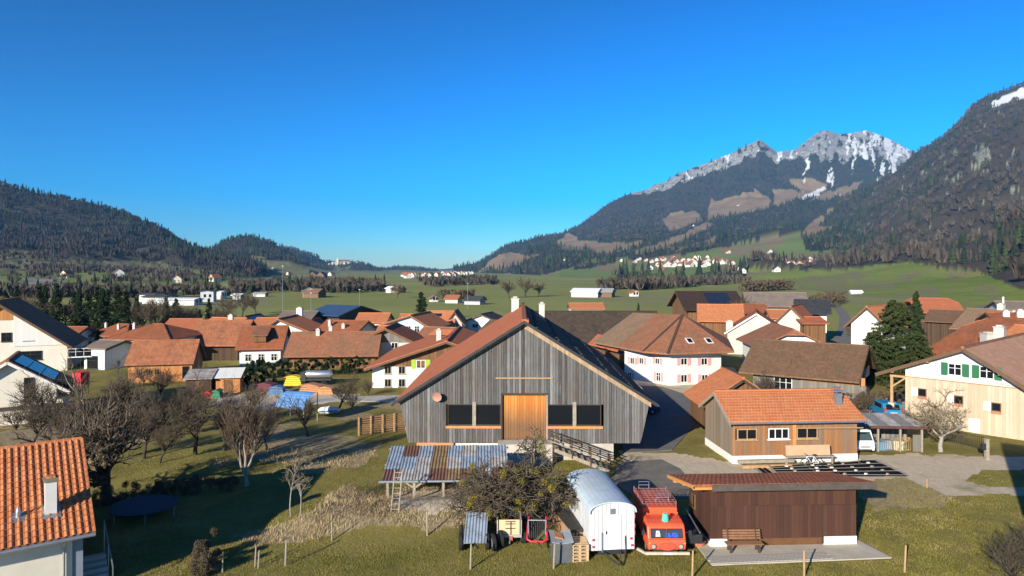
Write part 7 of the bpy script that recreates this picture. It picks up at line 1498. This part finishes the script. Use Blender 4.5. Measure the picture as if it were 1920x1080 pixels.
# ================================================================ far things: belts of trees, far houses, castle, pylons
def belt(name, poly, n, con, label, hc=15, hb=12, seed=1, zf=None):
    """trees on the valley floor inside a pixel outline of where they stand"""
    rng = np.random.default_rng(seed); P = np.array(poly, float); out = []
    while len(out) < n:
        q = rng.uniform(P[:, 0].min(), P[:, 0].max(), 400), rng.uniform(P[:, 1].min(), P[:, 1].max(), 400); k = inpoly(q[0], q[1], poly)
        out += [gp(a, b) for a, b in zip(q[0][k], q[1][k])]
    Q = np.array(out[:n]); isc = rng.random(n) < con; sc = .6+.6*rng.random(n)
    for nm, m, tm, hh, ww, ms in (('conifers', isc, t_conifer(3, 6, seed), hc, .36, [m_con, m_con2]), ('broadleaves', ~isc, t_bare(34, seed, .06), hb, .75, [m_bar, m_bar2])):
        if m.sum(): mass_trees(name+'_'+nm, Q[m], hh*sc[m], hh*sc[m]*ww, tm, ms, (rng.random(m.sum()) < .4).astype(int), label % nm, 'tree belt')
belt('river_belt', [(430, 536), (480, 528), (600, 526), (720, 530), (725, 546), (640, 551), (540, 547), (440, 552)], 520, .10, 'belt of %s along the river past the knoll', 10, 9, 21)
belt('valley_belt', [(780, 525), (930, 521), (935, 534), (800, 538)], 240, .15, 'belt of %s across the end of the plain', 11, 9, 22)
belt('stream_belt', [(1120, 545), (1180, 531), (1260, 528), (1400, 524), (1405, 530), (1300, 538), (1200, 545)], 420, .18, '%s lining the stream below the far village', 12, 11, 23)
belt('quarry_belt', [(-20, 545), (140, 548), (300, 548), (430, 546), (430, 556), (200, 560), (-20, 560)], 260, .10, 'belt of %s below the gravel pit', 10, 9, 24)
def on_loft(L, px, py):
    V, Zn, ppx, ppy, tt = L; k = np.argmin((ppx-px)**2+(ppy-py)**2*2+np.where(tt[:, None] > len(tt), 1e9, 0)); return V.reshape(-1, 3)[k]
HM = {}
def far_mesh(kind):
    if kind in HM: return HM[kind]
    w, l, e, r, wall, roof = kind; b = MB(); hw = w/2
    b.prism([(-hw, 0, -2), (hw, 0, -2), (hw, 0, e), (0, 0, r), (-hw, 0, e)], (0, l, 0)); k = (r-e)/hw
    for s in (-1, 1): b.prism([(0, -.5, r+.25), (s*(hw+.8), -.5, e-.8*k+.25), (s*(hw+.8), l+.5, e-.8*k+.25), (0, l+.5, r+.25)], (0, 0, -.25), 1)
    for x in (-hw*.5, hw*.3): b.box(x, x+1.0, -.05, 0, e*.45, e*.45+1.3, 2)
    HM[kind] = b.mesh('far_house', [FW[wall], FR[roof], m_glass]); return HM[kind]
FW = {'w': M_plain('far_white', (.62, .60, .56), .9, .04), 'c': M_plain('far_cream', (.66, .58, .46), .9, .05), 'b': M_plain('far_brown', (.18, .11, .07), .9, .1), 'g': M_plain('far_grey', (.42, .43, .45), .8, .05), 'r': M_plain('far_brickwall', (.42, .22, .15), .9, .1)}
FR = {'r': M_plain('far_roof_red', (.34, .12, .06), .9, .15), 'b': M_plain('far_roof_brown', (.20, .12, .08), .9, .15), 'd': M_plain('far_roof_dark', (.05, .05, .055), .8, .1), 'w': M_plain('far_roof_white', (.72, .73, .74), .7, .03), 'g': M_plain('far_roof_grey', (.30, .30, .30), .8, .1)}
def far_house(p, kind, rz, label, group=None, cat='house', name='far_house'):
    o = mobj(name, far_mesh(kind), None, p, (0, 0, rz)); tag(o, label, cat, group); return o
rf = random.Random(31)
K = [(9, 11, 4.6, 8.6, 'w', 'r'), (10, 12, 4.6, 8.6, 'w', 'b'), (8.5, 10, 4.4, 8, 'c', 'r'), (12, 16, 5, 10, 'b', 'b'), (10, 12, 5, 9, 'w', 'd')]
VL = ['white house with red roof in the village on the far slope', 'white house with brown roof in the village on the far slope', 'cream house with red roof in the village on the far slope', 'brown barn in the village on the far slope', 'white house with dark roof in the village on the far slope']
for i in range(112):
    z = rf.random()
    if z < .5: px, py = rf.gauss(1278, 34), 494+rf.uniform(-9, 7)
    elif z < .75: px, py = rf.gauss(1420, 40), 500+rf.uniform(-10, 9)
    elif z < .9: px, py = rf.uniform(1440, 1530), 497+rf.uniform(-5, 5)
    else: px, py = rf.uniform(1180, 1510), rf.uniform(470, 512)
    k = rf.choices(range(5), (5, 3, 3, 1.2, 1))[0]; far_house(on_loft(LF, px, py), K[k], rf.uniform(-.8, .8), VL[k], 'houses of the far village')
for i, (px, py, k, lb) in enumerate(((1372, 508, 3, 'wide red roofed barn under the far village'), (1240, 507, 3, 'long barn below the first far houses'), (1220, 505, 1, 'white farm below the far village edge'), (1163, 468, 0, 'white farm high on the brown meadow'), (1166, 491, 0, 'white cottage between the dark tree bands'), (1085, 470, 2, 'cream cottage among the hillside scrub'), (1300, 425, 0, 'alpine hut on the brown clearing'), (1385, 385, 1, 'alpine hut on the upper brown pasture'), (1445, 475, 0, 'white farmhouse in the green fan meadow'), (1060, 487, 1, 'small farm by the tree band foot'))):
    far_house(on_loft(LF, px, py), K[k], rf.uniform(-.5, .5), lb)
HL = ['hillside farm with %s' % s for s in ('orange gable below the dark wood', 'brown roof on the green slope', 'dark barn by the lower trees', 'pale front above the gravel pit', 'two roofs at the knoll foot', 'red barn at the knoll foot', 'white wall by the knoll foot', 'low roof near the river trees', 'bright wall above the river trees', 'old roof over the river trees', 'brown shed at the clearing', 'white gable at the far meadow')]
for lb, (px, py) in zip(HL, ((222, 518), (396, 529), (330, 532), (120, 520), (472, 516), (482, 518), (498, 521), (540, 522), (585, 519), (600, 521), (510, 506), (618, 516))):
    L_ = LA if px < 470 else LB; p = on_loft(L_, px, py) if px < 560 else gp(px, py+1); far_house(p, rf.choice([K[0], K[1], K[2], K[3]]), rf.uniform(-.6, .6), lb)
# buildings out on the plain
PL = [(1125, 557, 22, 40, 5, 8, 'w', 'w', 1.2, 'pale farm hall out in the meadow', 'barn'), (1150, 557, 16, 20, 5, 8, 'b', 'g', 1.2, 'brown barn behind the pale farm hall', 'barn'), (1191, 556, 9, 8, 4, 6, 'w', 'r', .3, 'tiny white house with orange roof in the meadow', 'house'), (580, 558, 14, 20, 6, 9, 'r', 'g', .2, 'brick coloured barn at the edge of the river trees', 'barn'), (604, 558, 16, 24, 5, 8, 'b', 'b', 1.3, 'long dark barn beside the brick coloured barn', 'barn'), (738, 549, 10, 14, 5, 7, 'w', 'w', .8, 'white shed among the far field trees', 'shed'), (755, 549, 12, 18, 4, 7, 'b', 'b', 1.0, 'brown shed next to the white field shed', 'shed'), (815, 566, 7, 9, 3, 5, 'w', 'b', .4, 'little brown roofed hut in the meadow', 'hut'), (862, 568, 12, 16, 3.5, 6, 'c', 'r', 1.3, 'low red roofed sheds behind the hedge clump', 'shed'), (905, 571, 12, 20, 3.5, 6, 'g', 'd', 1.2, 'low dark roofed sheds behind the hedge clump', 'shed'), (1615, 553, 6, 16, 3, 4.5, 'w', 'w', 1.4, 'low white barn beside the curving road', 'barn'), (320, 569, 16, 30, 5, 6, 'w', 'd', 1.4, 'white factory hall with dark roof past the tree row', 'hall'), (300, 566, 14, 22, 6, 7, 'w', 'd', 1.4, 'factory hall with blue dark roof past the tree row', 'hall'), (372, 572, 14, 44, 4, 5, 'w', 'w', 1.5, 'long white low hall by the playing field', 'hall'), (388, 566, 12, 12, 8, 9, 'g', 'd', .1, 'dark boxy factory block behind the long white hall', 'hall'), (420, 561, 12, 26, 6, 7, 'w', 'w', 1.5, 'white flat hall behind the car park', 'hall'), (455, 562, 8, 12, 4, 5, 'g', 'w', 1.4, 'small pale hall near the car park', 'hall'), (500, 556, 9, 18, 3, 4, 'w', 'g', 1.5, 'row shed behind the car park', 'shed'), (1118, 553, 8, 10, 3, 5, 'w', 'r', .5, 'small shed joined to the pale farm hall', 'shed')]
for px, py, w, l, e, r, wa, ro, rz, lb, cat in PL: far_house(gp(px, py), (w*.45, l*.34, e*.55, r*.53, wa, ro), rz, lb, None, cat, 'far_building')
for i in range(46):
    px, py = rf.uniform(820, 885), 513+rf.uniform(-1.5, 3)
    if i > 24: px, py = rf.uniform(760, 850), 520+rf.uniform(-3, 2)
    k = rf.choice([0, 1, 2]); far_house(gp(px, py), K[k], rf.uniform(-.8, .8), ['white house with red roof in the town at the valley end', 'white house with brown roof in the town at the valley end', 'cream house with red roof in the town at the valley end'][k], 'houses at the valley end')
# castle on its ridge
def castle():
    p = on_loft(LC, 650, 496); p = p+np.array((0, -30, 2)); r = empty('castle', p, .2, 'pale hilltop castle with long roof and round tower', 'castle'); m = FW['c']; mr = FR['b']
    MB().box(-28, 28, 0, 18, -12, 16).build('wall', m, r); MB().prism([(-29, -1, 16), (29, -1, 16), (29, 9, 25), (-29, 9, 25)], (0, 0, -1)).build('roof', mr, r); MB().prism([(-29, 19, 16), (29, 19, 16), (29, 9, 25), (-29, 9, 25)], (0, 0, -1)).build('roof', mr, r)
    MB().lathe((-38, 6, 0), [(8, -12), (8, 24), (9, 24), (.2, 38)], 14).build('tower', m, r); MB().box(-95, -46, 2, 8, -14, 5).build('curtain_wall', m, r); MB().box(-75, -55, 6, 20, -10, 12).build('gate_house', m, r)
    for i in range(8): MB().box(-24+i*6.5, -22+i*6.5, -.3, 0, 6, 10).build('window', m_glass, r)
castle()
# lattice pylons on the left slope
def pylon(px, py, h, lb):
    p = on_loft(LA, px, py); r = empty('pylon', p, .4, lb, 'pylon'); m = m_dk_metal; b = MB()
    for sx in (-1, 1):
        for sy in (-1, 1): MB().beam((sx*3, sy*3, -2), (sx*.5, sy*.5, h), .9, .9).build('leg', m, r)
    for z in np.linspace(.12, .9, 7): q = 3-2.5*z; o = MB(); o.beam((-q, -q, z*h), (q, -q, (z+.08)*h), .3, .3); o.build('bracing', m, r)
    for z, w in ((.68, 7), (.82, 8), (.95, 6)): MB().beam((-w, 0, z*h), (w, 0, z*h), .9, .9).build('cross_arm', m, r)
pylon(97, 500, 42, 'lattice power pylon in front of the dark wood'); pylon(323, 508, 36, 'lattice power pylon near the end of the dark hill')
def pole(px, d, h, lb):
    p = xy(px, d); r = empty('floodlight_mast', (p[0], p[1], 0), 0, lb, 'mast'); MB().tube([(0, 0, 0), (0, 0, h)], [.07, .05], 6).build('mast', m_grey_metal, r); MB().box(-.25, .25, -.08, .08, h, h+.15).build('lamp_head', m_grey_metal, r)
pole(530, 230, 15, 'tall floodlight mast by the playing field'); pole(583, 200, 7, 'short lamp mast before the dark hall'); pole(674, 200, 8, 'lamp mast behind the orange roofs'); pole(877, 240, 9, 'lamp mast in the meadow behind the white house')
# ================================================================ valley haze
def haze():
    t = bpy.data.materials.new('valley_haze'); t.use_nodes = True; n = t.node_tree; n.nodes.clear()
    out = n.nodes.new('ShaderNodeOutputMaterial'); v = n.nodes.new('ShaderNodeVolumePrincipled')
    v.inputs['Color'].default_value = (.21, .56, 1, 1); v.inputs['Density'].default_value = HAZE; v.inputs['Anisotropy'].default_value = 0.0
    n.links.new(v.outputs[0], out.inputs['Volume'])
    b = MB().box(-14600, 14600, -700, 15500, -6, 1290); o = b.build('haze', t); o['kind'] = 'stuff'
    tag(o, 'thin pale blue haze hanging in the valley air', 'haze')
HAZE = 5.6e-5
haze()
